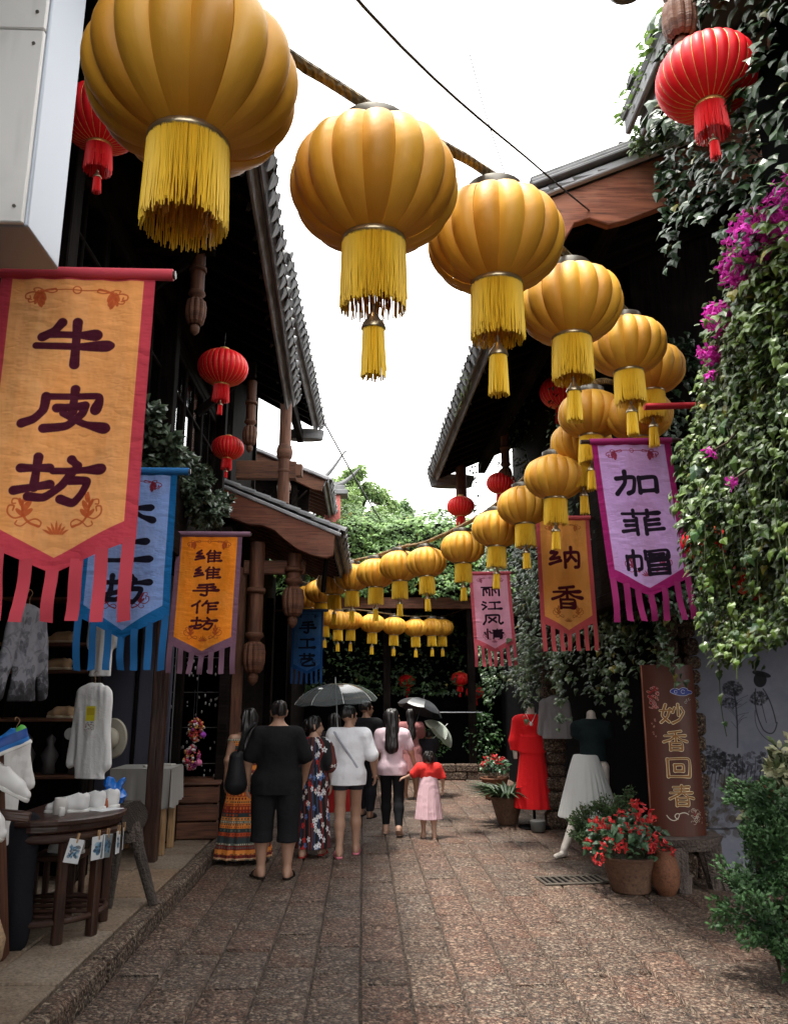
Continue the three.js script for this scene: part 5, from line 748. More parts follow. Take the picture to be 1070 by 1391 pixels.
function shrub(name, label, pos, blobs, geo, mat, n, s0, s1, dark, light, o = {}) {
  const t = thing(name, label, 'shrub', pos), it = [], st = [];
  for (const [x, y, z, r] of blobs) { for (let k = 0; k < 16; k++) { const d = rdir(), L = r * rr(0.75, 1.2); d.y = d.y * 0.8 + (o.up ?? 0.3); st.push([[x * 0.4, Math.max(0.02, y - r), z * 0.4], [x, y, z], [x + d.x * L, y + d.y * L, z + d.z * L]]); for (let i = 0; i < n; i++) { const f = Math.sqrt(R()), p = V(x + d.x * L * f, y + d.y * L * f, z + d.z * L * f).addScaledVector(rdir(), r * 0.16); it.push({ p, n: V(0, o.ny ?? 0.6, 0.5).add(rdir()), tip: d.clone().multiplyScalar(o.along ?? 1).add(rdir().multiplyScalar(0.8)), s: rr(s0, s1), c: o.edge && R() < 0.55 ? mix3([0.36, 0.38, 0.2], [0.6, 0.6, 0.38], R()) : green(dark, light, f * 0.75 + rr(-0.3, 0.3)) }); } } }
  M('stem', st.map((p) => tube(p, 0.004, 5, 4)), MAT.stem, t); foliage('foliage', t, geo, mat, it); return t;
}
shrub('green_shrub', 'bushy bright green shrub in the bottom right corner', [2.55, 0, -5.25], [[-0.08, 0.3, 0.1, 0.32], [0.2, 0.6, -0.05, 0.36], [-0.1, 0.58, 0, 0.28], [0.3, 0.28, 0.25, 0.4], [0.12, 0.88, -0.1, 0.25], [0.0, 0.16, 0.2, 0.24]], LEAF.oval, LM.matt, 170, 0.022, 0.05, [0.008, 0.03, 0.009], [0.042, 0.115, 0.028], { up: 0.45 });
shrub('variegated_shrub', 'cream-edged variegated shrub above the green one at the right edge', [3.12, 0, -6.0], [[0.05, 1.0, 0, 0.26], [-0.06, 0.78, 0.05, 0.24], [0.25, 1.2, -0.1, 0.26], [-0.16, 0.62, 0.08, 0.16]], LEAF.oval, LM.matt, 46, 0.06, 0.1, [0.03, 0.06, 0.02], [0.1, 0.14, 0.05], { edge: true });
shrub('boxwood_bush', 'small-leaved round bush behind the geraniums, below the white skirt', [2.32, 0, -8.35], [[0, 0.42, 0, 0.26], [0.2, 0.5, -0.05, 0.24], [-0.12, 0.34, 0.05, 0.2]], LEAF.small, LM.matt, 70, 0.025, 0.045, [0.012, 0.035, 0.01], [0.06, 0.11, 0.03]);
{ const t = thing('red_flower', 'single red flower among the variegated leaves at the right edge', 'flower', [2.86, 0.98, -5.95]); bloom(t, [[0, 0.02, 0.06, 0.06], [0.06, -0.02, 0.08, 0.05]], 12, [0, -0.05, 0], 0.1, { n: 30 }); }
for (const [lab, p, r, n] of [['leafy plant on the pent roof behind the narrow orange banner', [-1.66, 3.45, -7.75], 0.34, 46], ['leafy plant climbing the upper wall behind the blue banner', [-1.6, 3.35, -5.75], 0.3, 36]]) shrub('climbing_plant', lab, p, [[0, 0.1, 0, r * 0.8], [-0.12, 0.25, 0.1, r * 0.7], [0.14, 0, 0, r * 0.6]], LEAF.ivyB, LM.ivy, n, 0.05, 0.09, [0.015, 0.03, 0.015], [0.07, 0.1, 0.06], { up: 0.1 });

// ------------------------------------------------------------------ people
R = rng(101);
const SKIN = [[0.38, 0.215, 0.145], [0.3, 0.16, 0.1], [0.45, 0.27, 0.19]].map((c) => phys({ color: c, roughness: 0.5 }));
MAT.hair = phys({ color: [0.008, 0.006, 0.006], roughness: 0.38, sheen: 0.2 });
MAT.eye = std({ color: [0.01, 0.008, 0.008], roughness: 0.2 });
MAT.lip = std({ color: [0.35, 0.09, 0.08], roughness: 0.5 });
const L3 = (a, b, t) => [lerp(a[0], b[0], t), lerp(a[1], b[1], t), lerp(a[2], b[2], t)];
// head facing -z, centre of the skull at the origin; 0.23 m high
const headGeo = nets(union([ell([0, 0.02, 0.012], [0.074, 0.098, 0.094]), ell([0, -0.045, -0.022], [0.056, 0.07, 0.068]), cap([0, 0.0, -0.088], [0, -0.036, -0.103], 0.008, 0.013), cap([-0.018, -0.062, -0.083], [0.018, -0.062, -0.083], 0.008), cap([-0.045, 0.022, -0.072], [0.045, 0.022, -0.072], 0.012), cap([0, -0.105, -0.062], [0, -0.1, -0.07], 0.016), cap([-0.076, 0.012, 0.012], [-0.074, -0.03, 0.006], 0.016, 0.01), cap([0.076, 0.012, 0.012], [0.074, -0.03, 0.006], 0.016, 0.01)], 0.02), [-0.12, -0.15, -0.14], [0.12, 0.14, 0.13], 0.0052);
// hand hanging down from the wrist at the origin; thumb towards -z, palm towards -x; curl bends the fingers
function handGeo(curl) {
  const f = [cap([0, 0, 0], [0, -0.03, 0], 0.02, 0.022, 1.2), cap([0, -0.03, -0.02], [0, -0.08, -0.024], 0.017, 0.013), cap([0, -0.03, 0.016], [0, -0.078, 0.022], 0.016, 0.012), cap([0, -0.04, 0], [0, -0.082, 0], 0.018, 0.014)];
  [[-0.03, 0.068], [-0.01, 0.078], [0.011, 0.072], [0.031, 0.056]].forEach(([z, l], i) => { const a = curl * (0.8 + 0.12 * i), b = curl * 1.9, p = [0, -0.086 + (i === 3 ? 0.008 : 0), z], q = [p[0] - Math.sin(a) * l * 0.5, p[1] - Math.cos(a) * l * 0.5, z * 1.12], r = [q[0] - Math.sin(b) * l * 0.5, q[1] - Math.cos(b) * l * 0.5, z * 1.16]; f.push(cap(p, q, 0.0088, 0.0082), cap(q, r, 0.0082, 0.0066)); });
  f.push(cap([-0.004, -0.03, -0.026], [-0.014, -0.058, -0.048], 0.011, 0.0095), cap([-0.014, -0.058, -0.048], [-0.026, -0.084, -0.05], 0.0092, 0.0075));
  return nets(union(f, 0.007), [-0.11, -0.19, -0.07], [0.04, 0.03, 0.06], 0.0042);
}
const HAND = [0.35, 1.0].map(handGeo);
const GRIP = 1;
function joints(H, o = {}) {
  const s = H / 1.7, J = { pelvis: [0, 0.93, 0], waist: [0, 1.08, 0], chest: [0, 1.27, 0.01], neck: [0, 1.43, 0.01], head: [0, 1.575, -0.012] };
  for (const [k, d] of [['L', -1], ['R', 1]]) Object.assign(J, { ['hip' + k]: [d * 0.09, 0.9, 0], ['knee' + k]: [d * 0.1, 0.49, -0.01], ['ank' + k]: [d * 0.105, 0.075, 0.02], ['toe' + k]: [d * 0.125, 0.03, -0.13], ['heel' + k]: [d * 0.1, 0.035, 0.045], ['sh' + k]: [d * 0.172, 1.345, 0.01], ['el' + k]: [d * 0.225, 1.11, 0.03], ['wr' + k]: [d * 0.225, 0.87, -0.03] });
  for (const k of Object.keys(o)) if (J[k]) J[k] = o[k];
  for (const k of Object.keys(J)) J[k] = J[k].map((v) => v * s); J.s = s; return J;
}
const torso = (J, g = 1, off = 0) => { const s = J.s; return [cap(J.pelvis, J.waist, 0.14 * s * g + off, 0.118 * s * g + off, 0.72), cap(J.waist, J.chest, 0.118 * s * g + off, 0.142 * s * g + off, 0.7), cap(J.chest, L3(J.chest, J.neck, 0.55), 0.142 * s * g + off, 0.1 * s * g + off, 0.7), ...['L', 'R'].map((k) => cap([J['sh' + k][0] * 0.18, J.neck[1] - 0.05 * s, J.neck[2]], J['sh' + k], 0.058 * s * g + off, 0.048 * s * g + off))]; };
const arm = (J, k, g = 1, off = 0, to = 2) => { const s = J.s, l = [cap(J['sh' + k], L3(J['sh' + k], J['el' + k], Math.min(1, to)), 0.052 * s * g + off, lerp(0.052, 0.039, Math.min(1, to)) * s * g + off)]; if (to > 1) l.push(cap(J['el' + k], L3(J['el' + k], J['wr' + k], to - 1), 0.039 * s * g + off, lerp(0.039, 0.026, to - 1) * s * g + off)); return l; };
const leg = (J, k, g = 1, off = 0, calf = true) => { const s = J.s, l = [cap(J['hip' + k], J['knee' + k], 0.088 * s * g + off, 0.058 * s * g + off)]; if (calf) l.push(cap(J['knee' + k], L3(J['knee' + k], J['ank' + k], 0.35), 0.056 * s * g + off, 0.058 * s * g + off), cap(L3(J['knee' + k], J['ank' + k], 0.35), J['ank' + k], 0.058 * s * g + off, 0.036 * s + off)); return l; };
const cut = (f, y0, y1 = 99) => (x, y, z) => Math.max(f(x, y, z), y0 - y, y - y1);
const folded = (f, k, fr = 14, seed = 0) => (x, y, z) => f(x, y, z) + k * n3(x * fr + seed, y * fr * 0.55, z * fr);
function skirtF(c, y1, y0, r1, r0, n, amp, dep = 0.8) { return (x, y, z) => { const t = clamp((y1 - y) / (y1 - y0)), dx = x - c[0], dz = (z - c[2]) / dep, a = Math.atan2(dz, dx), r = lerp(r1, r0, Math.pow(t, 0.85)) * (1 + amp * t * (Math.sin(a * n + 2 * Math.sin(a * 3)) * 0.7 + 0.3 * Math.sin(a * n * 2.3 + 1))); return Math.max((Math.sqrt(dx * dx + dz * dz) - r) * 0.8, y0 - y, y - y1); }; }
const wrapUV = (ky = 1, ku = 1) => (x, y, z) => [(Math.atan2(z, x) / (2 * PI) + 0.5) * ku, y * ky];
const BOX = (H, w = 0.5, d = 0.42) => [[-w, -0.02, -d], [w, H + 0.02, d]];
function person(label, pos, turn, H, o) {
  const t = thing('person', label, 'person', pos, turn), J = joints(H, o.pose), s = J.s, g = o.build ?? 1, [lo, hi] = BOX(H), skin = SKIN[o.skin ?? 0], yaw = o.look ?? 0;
  const parts = [...torso(J, g), ...arm(J, 'L', g), ...arm(J, 'R', g), ...leg(J, 'L', g), ...leg(J, 'R', g), cap(J.neck, J.head, 0.052 * s * Math.min(g, 1.15), 0.05 * s)];
  for (const k of ['L', 'R']) parts.push(cap(J['heel' + k], J['toe' + k], 0.034 * s, 0.03 * s), cap(J['ank' + k], L3(J['heel' + k], J['toe' + k], 0.45), 0.036 * s, 0.036 * s));
  const bits = [nets(union(parts, 0.035), lo, hi, 0.0125)];
  const hd = headGeo.clone().applyMatrix4(new THREE.Matrix4().compose(V(...J.head), new THREE.Quaternion().setFromEuler(new THREE.Euler(o.nod ?? 0, yaw, 0, 'YXZ')), V(1, 1, 1).multiplyScalar(o.headScale ?? s))); bits.push(hd);
  for (const k of ['L', 'R']) { const d = V(...J['wr' + k]).sub(V(...J['el' + k])).normalize(), q = new THREE.Quaternion().setFromUnitVectors(V(0, -1, 0), d), m = new THREE.Matrix4().compose(V(...J['wr' + k]), q, V(k === 'L' ? -s : s, s, s)), h = HAND[(o['grip' + k] ?? 0)].clone().applyMatrix4(m); if (k === 'L') { const ix = h.index.array; for (let i = 0; i < ix.length; i += 3) { const a = ix[i]; ix[i] = ix[i + 1]; ix[i + 1] = a; } } bits.push(h); }
  M('body', bits, skin, t);
  const hq = (v) => V(...v).multiplyScalar(o.headScale ?? s).applyEuler(new THREE.Euler(o.nod ?? 0, yaw, 0, 'YXZ')).add(V(...J.head)), ha = (v) => hq(v).toArray();
  M('eyes', [[-0.03, 0.006, -0.078], [0.03, 0.006, -0.078]].flatMap((p) => [ball(0.0085 * s, ...ha(p)), ball(0.011 * s, ...ha([p[0], p[1] + 0.016, p[2] + 0.003]), 1.3, 0.25, 0.6, 8)]), MAT.eye, t);
  M('lips', ball(0.013 * s, ...ha([0, -0.062, -0.086]), 1.3, 0.4, 0.6, 8), MAT.lip, t);
  const hs = (v) => { const p = V(v[0], v[1], v[2]).sub(V(...J.head)).applyQuaternion(new THREE.Quaternion().setFromEuler(new THREE.Euler(o.nod ?? 0, yaw, 0, 'YXZ')).invert()).divideScalar(o.headScale ?? s); return p; };
  const hair = o.hair ?? 'short', face = ell([0, -0.035, -0.088], hair === 'short' ? [0.07, 0.09, 0.07] : [0.058, 0.085, 0.075]), capF = ell([0, 0.024, 0.018], hair === 'short' ? [0.082, 0.104, 0.1] : [0.086, 0.108, 0.104]), ears = hair === 'short' ? union([ell([0, -0.085, 0.02], [0.12, 0.07, 0.14])], 0.01) : null;
  const hairF = (x, y, z) => { const p = hs([x, y, z]); let d = capF(p.x, p.y, p.z); d = Math.max(d, -face(p.x, p.y, p.z)); if (ears) d = Math.max(d, -ears(p.x, p.y, p.z)); d = d * s; if (hair !== 'short') { const b = L3(J.head, J.neck, 0.4); if (hair === 'long') { d = smin(d, cap([b[0], b[1] + 0.06 * s, b[2] + 0.055 * s], [J.chest[0], J.chest[1] - 0.08 * s, J.chest[2] + 0.105 * s], 0.085 * s, 0.1 * s, 0.5)(x, y, z), 0.04); } if (hair === 'bun' || hair === 'tail') { const e = hq([0, 0.02, 0.115]).toArray(), e2 = hq([0, hair === 'tail' ? -0.2 : -0.03, hair === 'tail' ? 0.15 : 0.12]).toArray(); d = smin(d, cap(e, e2, 0.036 * s, 0.028 * s)(x, y, z), 0.03); } } return d + 0.006 * n3(x * 70, y * 9, z * 70) + 0.008 * n3(x * 18, y * 7, z * 18); };
  M('hair', nets(hairF, [J.head[0] - 0.2 * s, (hair === 'long' ? J.waist[1] : J.neck[1] - 0.05) , J.head[2] - 0.16 * s], [J.head[0] + 0.2 * s, J.head[1] + 0.17 * s, J.head[2] + 0.26 * s], 0.009), MAT.hair, t);
  for (const c of o.clothes(J, s, g)) { const geo = nets(c.f, c.lo ?? lo, c.hi ?? hi, c.cell ?? 0.0105, c.uv); M(c.name, geo, c.mat, t); }
  for (const k of ['L', 'R']) if (o.shoe) { const [m, kind] = o.shoe, a = J['heel' + k], b = J['toe' + k]; const dir = V(b[0] - a[0], 0, b[2] - a[2]), L = dir.length(), gsole = nets(cut(cap([0, 0, -0.0], [0, 0, -L], 0.042 * s, 0.05 * s), -0.013, 0.008), [-0.07, -0.03, -L - 0.07], [0.07, 0.03, 0.07], 0.008), strap = kind === 'clog' ? nets((x, y, z) => Math.max(cap([0, 0.02, -L * 0.45], [0, 0.005, -L], 0.05 * s, 0.052 * s)(x, y, z), -y - 0.012), [-0.08, -0.03, -L - 0.08], [0.08, 0.09, 0.05], 0.008) : soup(place(new THREE.TorusGeometry(0.045 * s, 0.012 * s, 6, 14), 0, 0.012, -L * 0.75).scale(1, 0.85, 1)); const pitch = Math.atan2(a[1] - b[1], L), sh = M('shoe', [soup(gsole), strap], m, t); sh.position.set(a[0], a[1] - 0.022 * s, a[2]); sh.rotation.set(-pitch * 0.9, Math.atan2(-dir.x, -dir.z), 0, 'YXZ'); }
  return { t, J };
}
const foldBump = rep(crinkle, 2.4, 1.3);
const cloth = (color, o = {}) => phys({ color, specularIntensity: color[0] < 0.05 ? 0.25 : 0.6, roughness: 0.85, bumpMap: foldBump, bumpScale: 0.007, ...o });
const shirt = (J, g, o = {}) => { const { off = 0.014, hem, sleeve = 0.62, sl = 0.02, k = 0.006, flare = 0 } = o; const base = union([cap([J.pelvis[0], hem - 0.08, J.pelvis[2]], J.waist, 0.145 * J.s * g + off, 0.118 * J.s * g + off, 0.74), ...(hem < 0.86 ? ['L', 'R'].map((q) => cap(J['hip' + q], L3(J['hip' + q], J['knee' + q], 0.6), 0.088 * J.s * g + off + 0.02, 0.07 * J.s * g + off + 0.03)) : []), ...torso(J, g, off), ...['L', 'R'].flatMap((q) => arm(J, q, g, off + sl, sleeve)), ...(flare ? [cap([J.pelvis[0], hem, J.pelvis[2]], J.chest, 0.15 * J.s * g + flare, 0.15 * J.s * g, 0.7)] : [])], 0.045); return cut(folded(folded(base, k * 1.5, 9, o.seed ?? 1), 0.004, 26, 3), hem, J.neck[1] + 0.012); };
const patTex = (f, w = 512, h = 512) => { const t = canvasTex(w, h, f); t.wrapS = t.wrapT = THREE.RepeatWrapping; return t; };
const bandTex = patTex((g, w, h) => { const r = rng(3), cols = ['#b4471c', '#7a1c14', '#d9702a', '#2f3a3c', '#c9b79a', '#8f2f18', '#51625c', '#e08a3a', '#31201c']; let y = 0; while (y < h) { const b = 6 + r() * 26; g.fillStyle = cols[Math.floor(r() * cols.length)]; g.fillRect(0, y, w, b); g.fillStyle = cols[Math.floor(r() * cols.length)]; const n = 12 + Math.floor(r() * 30); for (let i = 0; i < n; i++) { g.beginPath(); g.ellipse((i + 0.5) * w / n, y + b / 2, w / n * 0.3, b * 0.3, 0, 0, 7); if (r() < 0.9) g.fill(); } y += b; } });
const floralTex = patTex((g, w, h) => { const r = rng(8); g.fillStyle = '#0b0b12'; g.fillRect(0, 0, w, h); for (let i = 0; i < 26; i++) { g.strokeStyle = ['#6a1c1c', '#2a3a5a', '#58241c'][i % 3]; g.lineWidth = 8 + r() * 14; g.beginPath(); const x = r() * w; g.moveTo(x, 0); g.bezierCurveTo(x + 60, h * 0.3, x - 60, h * 0.7, x + 20, h); g.stroke(); } for (let i = 0; i < 90; i++) { const x = r() * w, y = r() * h, c = ['#d8d8de', '#b02420', '#4a6aa0', '#c8c4c0', '#d8d8de'][i % 5]; g.fillStyle = c; for (let k = 0; k < 5; k++) { const a = k * 1.257 + i; g.beginPath(); g.ellipse(x + Math.cos(a) * 11, y + Math.sin(a) * 9, 10, 6, a, 0, 7); g.fill(); } g.fillStyle = '#20202a'; g.beginPath(); g.arc(x, y, 4, 0, 7); g.fill(); } });
const step = (k, f = 0.1) => ({ ankL: [-0.1, 0.075, k === 'L' ? f : -f], kneeL: [-0.095, 0.49, k === 'L' ? 0.01 : -f * 0.8 - 0.03], toeL: [-0.115, 0.03, (k === 'L' ? f : -f) - 0.15], heelL: [-0.1, 0.035, (k === 'L' ? f : -f) + 0.03], ankR: [0.1, 0.075, k === 'R' ? f : -f], kneeR: [0.095, 0.49, k === 'R' ? 0.01 : -f * 0.8 - 0.03], toeR: [0.115, 0.03, (k === 'R' ? f : -f) - 0.15], heelR: [0.1, 0.035, (k === 'R' ? f : -f) + 0.03] });

person('woman in a long orange patterned strapless dress, seen from behind at the left', [-1.22, 0, -8.85], 0.35, 1.53, { hair: 'long', skin: 1, look: 0.5, clothes: (J, s, g) => [
  { name: 'dress', mat: phys({ map: bandTex, roughness: 0.9, bumpMap: weave, bumpScale: 0.002 }), uv: wrapUV(1.25, 2), f: union([cut(union(torso(J, g, 0.014), 0.03), 0.85, 1.22), skirtF(J.pelvis, 0.98 * s, 0.05, 0.15, 0.3, 11, 0.07)], 0.04) }], shoe: [cloth([0.03, 0.02, 0.02]), 'sandal'] });
const man = person('heavy-set man in black t-shirt and black shorts, seen from behind', [-0.82, 0, -8.1], 0.05, 1.62, { build: 1.22, skin: 0, look: 0.1, pose: { ...step('L', 0.05), ankL: [-0.13, 0.075, 0.02], toeL: [-0.2, 0.03, -0.11], heelL: [-0.12, 0.035, 0.05], kneeL: [-0.13, 0.49, 0], kneeR: [0.13, 0.49, 0.02], hipL: [-0.115, 0.9, 0], hipR: [0.115, 0.9, 0], ankR: [0.13, 0.075, 0.08], toeR: [0.16, 0.03, -0.07], heelR: [0.13, 0.035, 0.11], elL: [-0.29, 1.11, 0.02], elR: [0.3, 1.11, 0.0], wrL: [-0.3, 0.88, -0.05], wrR: [0.27, 0.9, -0.14] }, clothes: (J, s, g) => [
  { name: 'shirt', mat: cloth([0.01, 0.01, 0.011]), f: shirt(J, g, { hem: 0.74, sleeve: 0.85, off: 0.016, sl: 0.012, k: 0.008, flare: 0.025 }) },
  { name: 'shorts', mat: cloth([0.012, 0.012, 0.014]), f: cut(folded(union([...leg(J, 'L', 1.08, 0.045), ...leg(J, 'R', 1.08, 0.045), cap(J.pelvis, J.waist, 0.15 * g * s, 0.13 * g * s, 0.75)], 0.015), 0.01, 12), 0.32, 0.86) }], shoe: [cloth([0.02, 0.014, 0.012]), 'sandal'] });
{ const b = thing('shoulder_bag', 'black shoulder bag hanging at the left side of the man in black', 'bag', [-1.2, 0.78, -8.05]); M('bag_body', nets(folded(union([cap([0, 0.06, -0.06], [0, 0.3, -0.04], 0.1, 0.06, 1.2), cap([0, 0.06, 0.06], [0, 0.3, 0.04], 0.1, 0.06, 1.2)], 0.06), 0.008, 12), [-0.2, -0.1, -0.25], [0.2, 0.45, 0.25], 0.012), cloth([0.012, 0.012, 0.014], { roughness: 0.6 }), b); M('strap', tube([[0, 0.3, 0.04], [0.06, 0.5, 0.1], [0.16, 0.62, 0.02], [0.08, 0.52, -0.08], [0, 0.3, -0.05]], 0.012, 24, 6), cloth([0.015, 0.015, 0.016]), b); }
person('woman in a long black floral dress turning to the right beside the man', [-0.53, 0, -9.1], -0.15, 1.44, { hair: 'bun', skin: 2, look: -1.25, headScale: 0.9, pose: step('L', 0.1), clothes: (J, s, g) => [
  { name: 'dress', mat: phys({ map: floralTex, roughness: 0.85, bumpMap: weave, bumpScale: 0.002 }), uv: wrapUV(1.1, 2.0), f: union([shirt(J, g, { hem: 0.7, sleeve: 1.1, k: 0.005 }), skirtF(J.pelvis, 0.95 * s, 0.09, 0.15, 0.2, 7, 0.06)], 0.03) }], shoe: [cloth([0.35, 0.05, 0.04]), 'sandal'] });
person('person in oversized white t-shirt, dark shorts and pink clogs under the clear umbrella', [-0.15, 0, -9.1], 0.05, 1.56, { hair: 'short', skin: 0, look: -1.0, pose: { ...step('L', 0.12), elL: [-0.24, 1.15, -0.06], wrL: [-0.16, 1.16, -0.26], elR: [0.27, 1.12, 0.02], wrR: [0.31, 0.9, -0.1] }, gripL: 1, clothes: (J, s, g) => [
  { name: 'shirt', mat: cloth([0.76, 0.77, 0.82]), f: shirt(J, g, { hem: 0.72, sleeve: 0.95, off: 0.016, sl: 0.02, k: 0.012, flare: 0.03, seed: 4 }) },
  { name: 'shorts', mat: cloth([0.03, 0.03, 0.04]), f: cut(union([...leg(J, 'L', g, 0.012, false), ...leg(J, 'R', g, 0.012, false)], 0.02), 0.67, 0.8) },
  { name: 'bag_strap', mat: cloth([0.4, 0.42, 0.48]), f: (x, y, z) => Math.max(Math.abs(union([...torso(J, g, 0.04)], 0.03)(x, y, z)) - 0.01, Math.abs((x + 0.1 * s) * 0.8 + (y - 1.28 * s) * 0.55) - 0.013, 0.98 * s - y, y - 1.4 * s), cell: 0.009 }], shoe: [cloth([0.7, 0.2, 0.28], { roughness: 0.5 }), 'clog'] });
person('woman in pale pink t-shirt and black trousers with long dark hair, mid-stride', [0.37, 0, -10.37], -0.1, 1.5, { hair: 'long', skin: 2, look: -1.05, headScale: 0.93, pose: { ...step('R', 0.17), ankR: [0.1, 0.13, 0.2], toeR: [0.11, 0.035, 0.09], heelR: [0.1, 0.12, 0.25], kneeR: [0.09, 0.48, 0.02], elR: [0.26, 1.12, -0.02], wrR: [0.32, 0.9, -0.1] }, clothes: (J, s, g) => [
  { name: 'shirt', mat: cloth([0.66, 0.5, 0.56]), f: shirt(J, g, { hem: 0.8 * s, sleeve: 0.7, off: 0.01, sl: 0.014, k: 0.007, flare: 0.0 }) },
  { name: 'trousers', mat: cloth([0.01, 0.01, 0.012]), f: cut(union([...leg(J, 'L', 1, 0.01), ...leg(J, 'R', 1, 0.01), cap(J.pelvis, J.waist, 0.14 * s, 0.12 * s, 0.75)], 0.03), 0.11, 0.93 * s) }], shoe: [cloth([0.4, 0.26, 0.2]), 'sandal'] });
person('small girl in red top and pale pink skirt holding the woman’s hand', [0.8, 0, -10.15], 0.0, 1.02, { hair: 'short', skin: 2, headScale: 0.82, look: 0.1, pose: { ...step('R', 0.1), head: [0, 1.5, -0.01], elL: [-0.3, 1.22, -0.02], wrL: [-0.46, 1.16, -0.08], elR: [0.29, 1.14, 0.0], wrR: [0.3, 0.94, -0.08] }, clothes: (J, s, g) => [
  { name: 'top', mat: cloth([0.62, 0.03, 0.025]), cell: 0.009, f: shirt(J, 1.05, { hem: 0.68, sleeve: 0.9, off: 0.012, sl: 0.016, k: 0.005 }) },
  { name: 'skirt', mat: cloth([0.68, 0.45, 0.5], { roughness: 0.7 }), cell: 0.009, f: skirtF(J.pelvis, 0.72, 0.22, 0.105, 0.165, 13, 0.06) }], shoe: [cloth([0.5, 0.35, 0.28]), 'sandal'] });
person('distant woman in dusty pink dress under the dark umbrella', [0.8, 0, -13.9], 0.1, 1.46, { hair: 'long', skin: 1, pose: { elR: [0.22, 1.2, -0.1], wrR: [0.16, 1.28, -0.28] }, gripR: 1, clothes: (J, s, g) => [{ name: 'dress', mat: cloth([0.3, 0.12, 0.12]), f: union([shirt(J, g, { hem: 0.75, sleeve: 0.9, off: 0.02, sl: 0.03 }), skirtF(J.pelvis, 0.95 * s, 0.45, 0.16, 0.25, 9, 0.06)], 0.03) }], shoe: [cloth([0.3, 0.3, 0.3]), 'clog'] });
person('person in dark clothes walking ahead, glimpsed between white and pink shirts', [0.05, 0, -11.9], -0.3, 1.6, { hair: 'short', skin: 1, look: -0.9, pose: step('R', 0.12), clothes: (J, s, g) => [{ name: 'shirt', mat: cloth([0.012, 0.012, 0.014]), f: shirt(J, 1.05, { hem: 0.8, sleeve: 0.9 }) }, { name: 'trousers', mat: cloth([0.014, 0.014, 0.018]), f: cut(union([...leg(J, 'L', 1, 0.02), ...leg(J, 'R', 1, 0.02), cap(J.pelvis, J.waist, 0.14 * s, 0.12 * s, 0.75)], 0.03), 0.1, 0.95 * s) }], shoe: [cloth([0.02, 0.02, 0.022]), 'clog'] });
person('person in a long red skirt hidden behind the floral and white-shirted walkers', [-0.36, 0, -10.3], 0.1, 1.45, { hair: 'long', skin: 1, clothes: (J, s, g) => [{ name: 'shirt', mat: cloth([0.02, 0.014, 0.016]), f: shirt(J, g, { hem: 0.8, sleeve: 0.9 }) }, { name: 'skirt', mat: cloth([0.42, 0.02, 0.02]), f: skirtF(J.pelvis, 0.95 * s, 0.3, 0.15, 0.24, 9, 0.06) }], shoe: [cloth([0.03, 0.02, 0.02]), 'sandal'] });
person('child in dark clothes holding the pale umbrella beside the distant woman', [1.13, 0, -14.15], 0.1, 1.12, { hair: 'short', skin: 1, headScale: 0.82, pose: { head: [0, 1.52, -0.01], elR: [0.22, 1.2, -0.12], wrR: [0.14, 1.3, -0.26] }, gripR: 1, clothes: (J, s, g) => [{ name: 'shirt', mat: cloth([0.02, 0.02, 0.025]), f: shirt(J, g, { hem: 0.55, sleeve: 0.9 }) }, { name: 'trousers', mat: cloth([0.02, 0.02, 0.024]), f: cut(union([...leg(J, 'L', 1, 0.012), ...leg(J, 'R', 1, 0.012)], 0.03), 0.1, 0.62) }], shoe: [cloth([0.1, 0.1, 0.1]), 'clog'] });

// umbrellas
function umbrella(label, pos, rad, rise, mat, tilt, shaft, ribM) {
  const t = thing('umbrella', label, 'umbrella', pos); t.rotation.set(...tilt); const n = 8;
  for (let k = 0; k < n; k++) {
    const P = [], I = [], rows = 8, cols = 6; for (let j = 0; j <= rows; j++) for (let i = 0; i <= cols; i++) { const v = j / rows, a = (k + i / cols) * 2 * PI / n, e = 1 - Math.abs(i / cols * 2 - 1) ** 2, r = rad * Math.sin(v * 1.25) / Math.sin(1.25) * (1 - 0.06 * e * v); P.push(Math.cos(a) * r, rise * (Math.cos(v * 1.25) - Math.cos(1.25)) / (1 - Math.cos(1.25)) - 0.02 * e * v, Math.sin(a) * r); }
    for (let j = 0; j < rows; j++) for (let i = 0; i < cols; i++) { const a = j * (cols + 1) + i, b = a + 1, c = a + cols + 1, d = c + 1; I.push(a, b, c, b, d, c); } const g = new THREE.BufferGeometry(); g.setAttribute('position', new THREE.Float32BufferAttribute(P, 3)); g.setIndex(I); g.computeVertexNormals(); M('canopy_panel', soup(g), mat, t);
    const q = []; for (let j = 0; j <= 8; j++) { const v = j / 8, a = k * 2 * PI / n, r = rad * Math.sin(v * 1.25) / Math.sin(1.25) * 1.005; q.push([Math.cos(a) * r, rise * (Math.cos(v * 1.25) - Math.cos(1.25)) / (1 - Math.cos(1.25)) - 0.004, Math.sin(a) * r]); } M('rib', tube(q, 0.0028, 10, 4), ribM, t);
  }
  M('shaft', [bar([0, rise + 0.07, 0], [0, rise - shaft, 0], 0.006, 0.006, 8)], ribM, t); M('handle', tube([[0, rise - shaft + 0.06, 0], [0, rise - shaft - 0.03, 0], [0.02, rise - shaft - 0.07, 0], [0.05, rise - shaft - 0.06, 0], [0.055, rise - shaft - 0.03, 0]], 0.011, 16, 8), MAT.black, t); return t;
}
const ribW = std({ color: [0.6, 0.62, 0.62], roughness: 0.35, metalness: 0.3 });
umbrella('clear vinyl umbrella over the person in the white t-shirt', [-0.3, 1.6, -9.32], 0.47, 0.2, phys({ color: [0.3, 0.34, 0.35], roughness: 0.12, transmission: 0.8, thickness: 0, ior: 1.5 }), [0.05, 0.2, 0.06], 0.72, ribW);
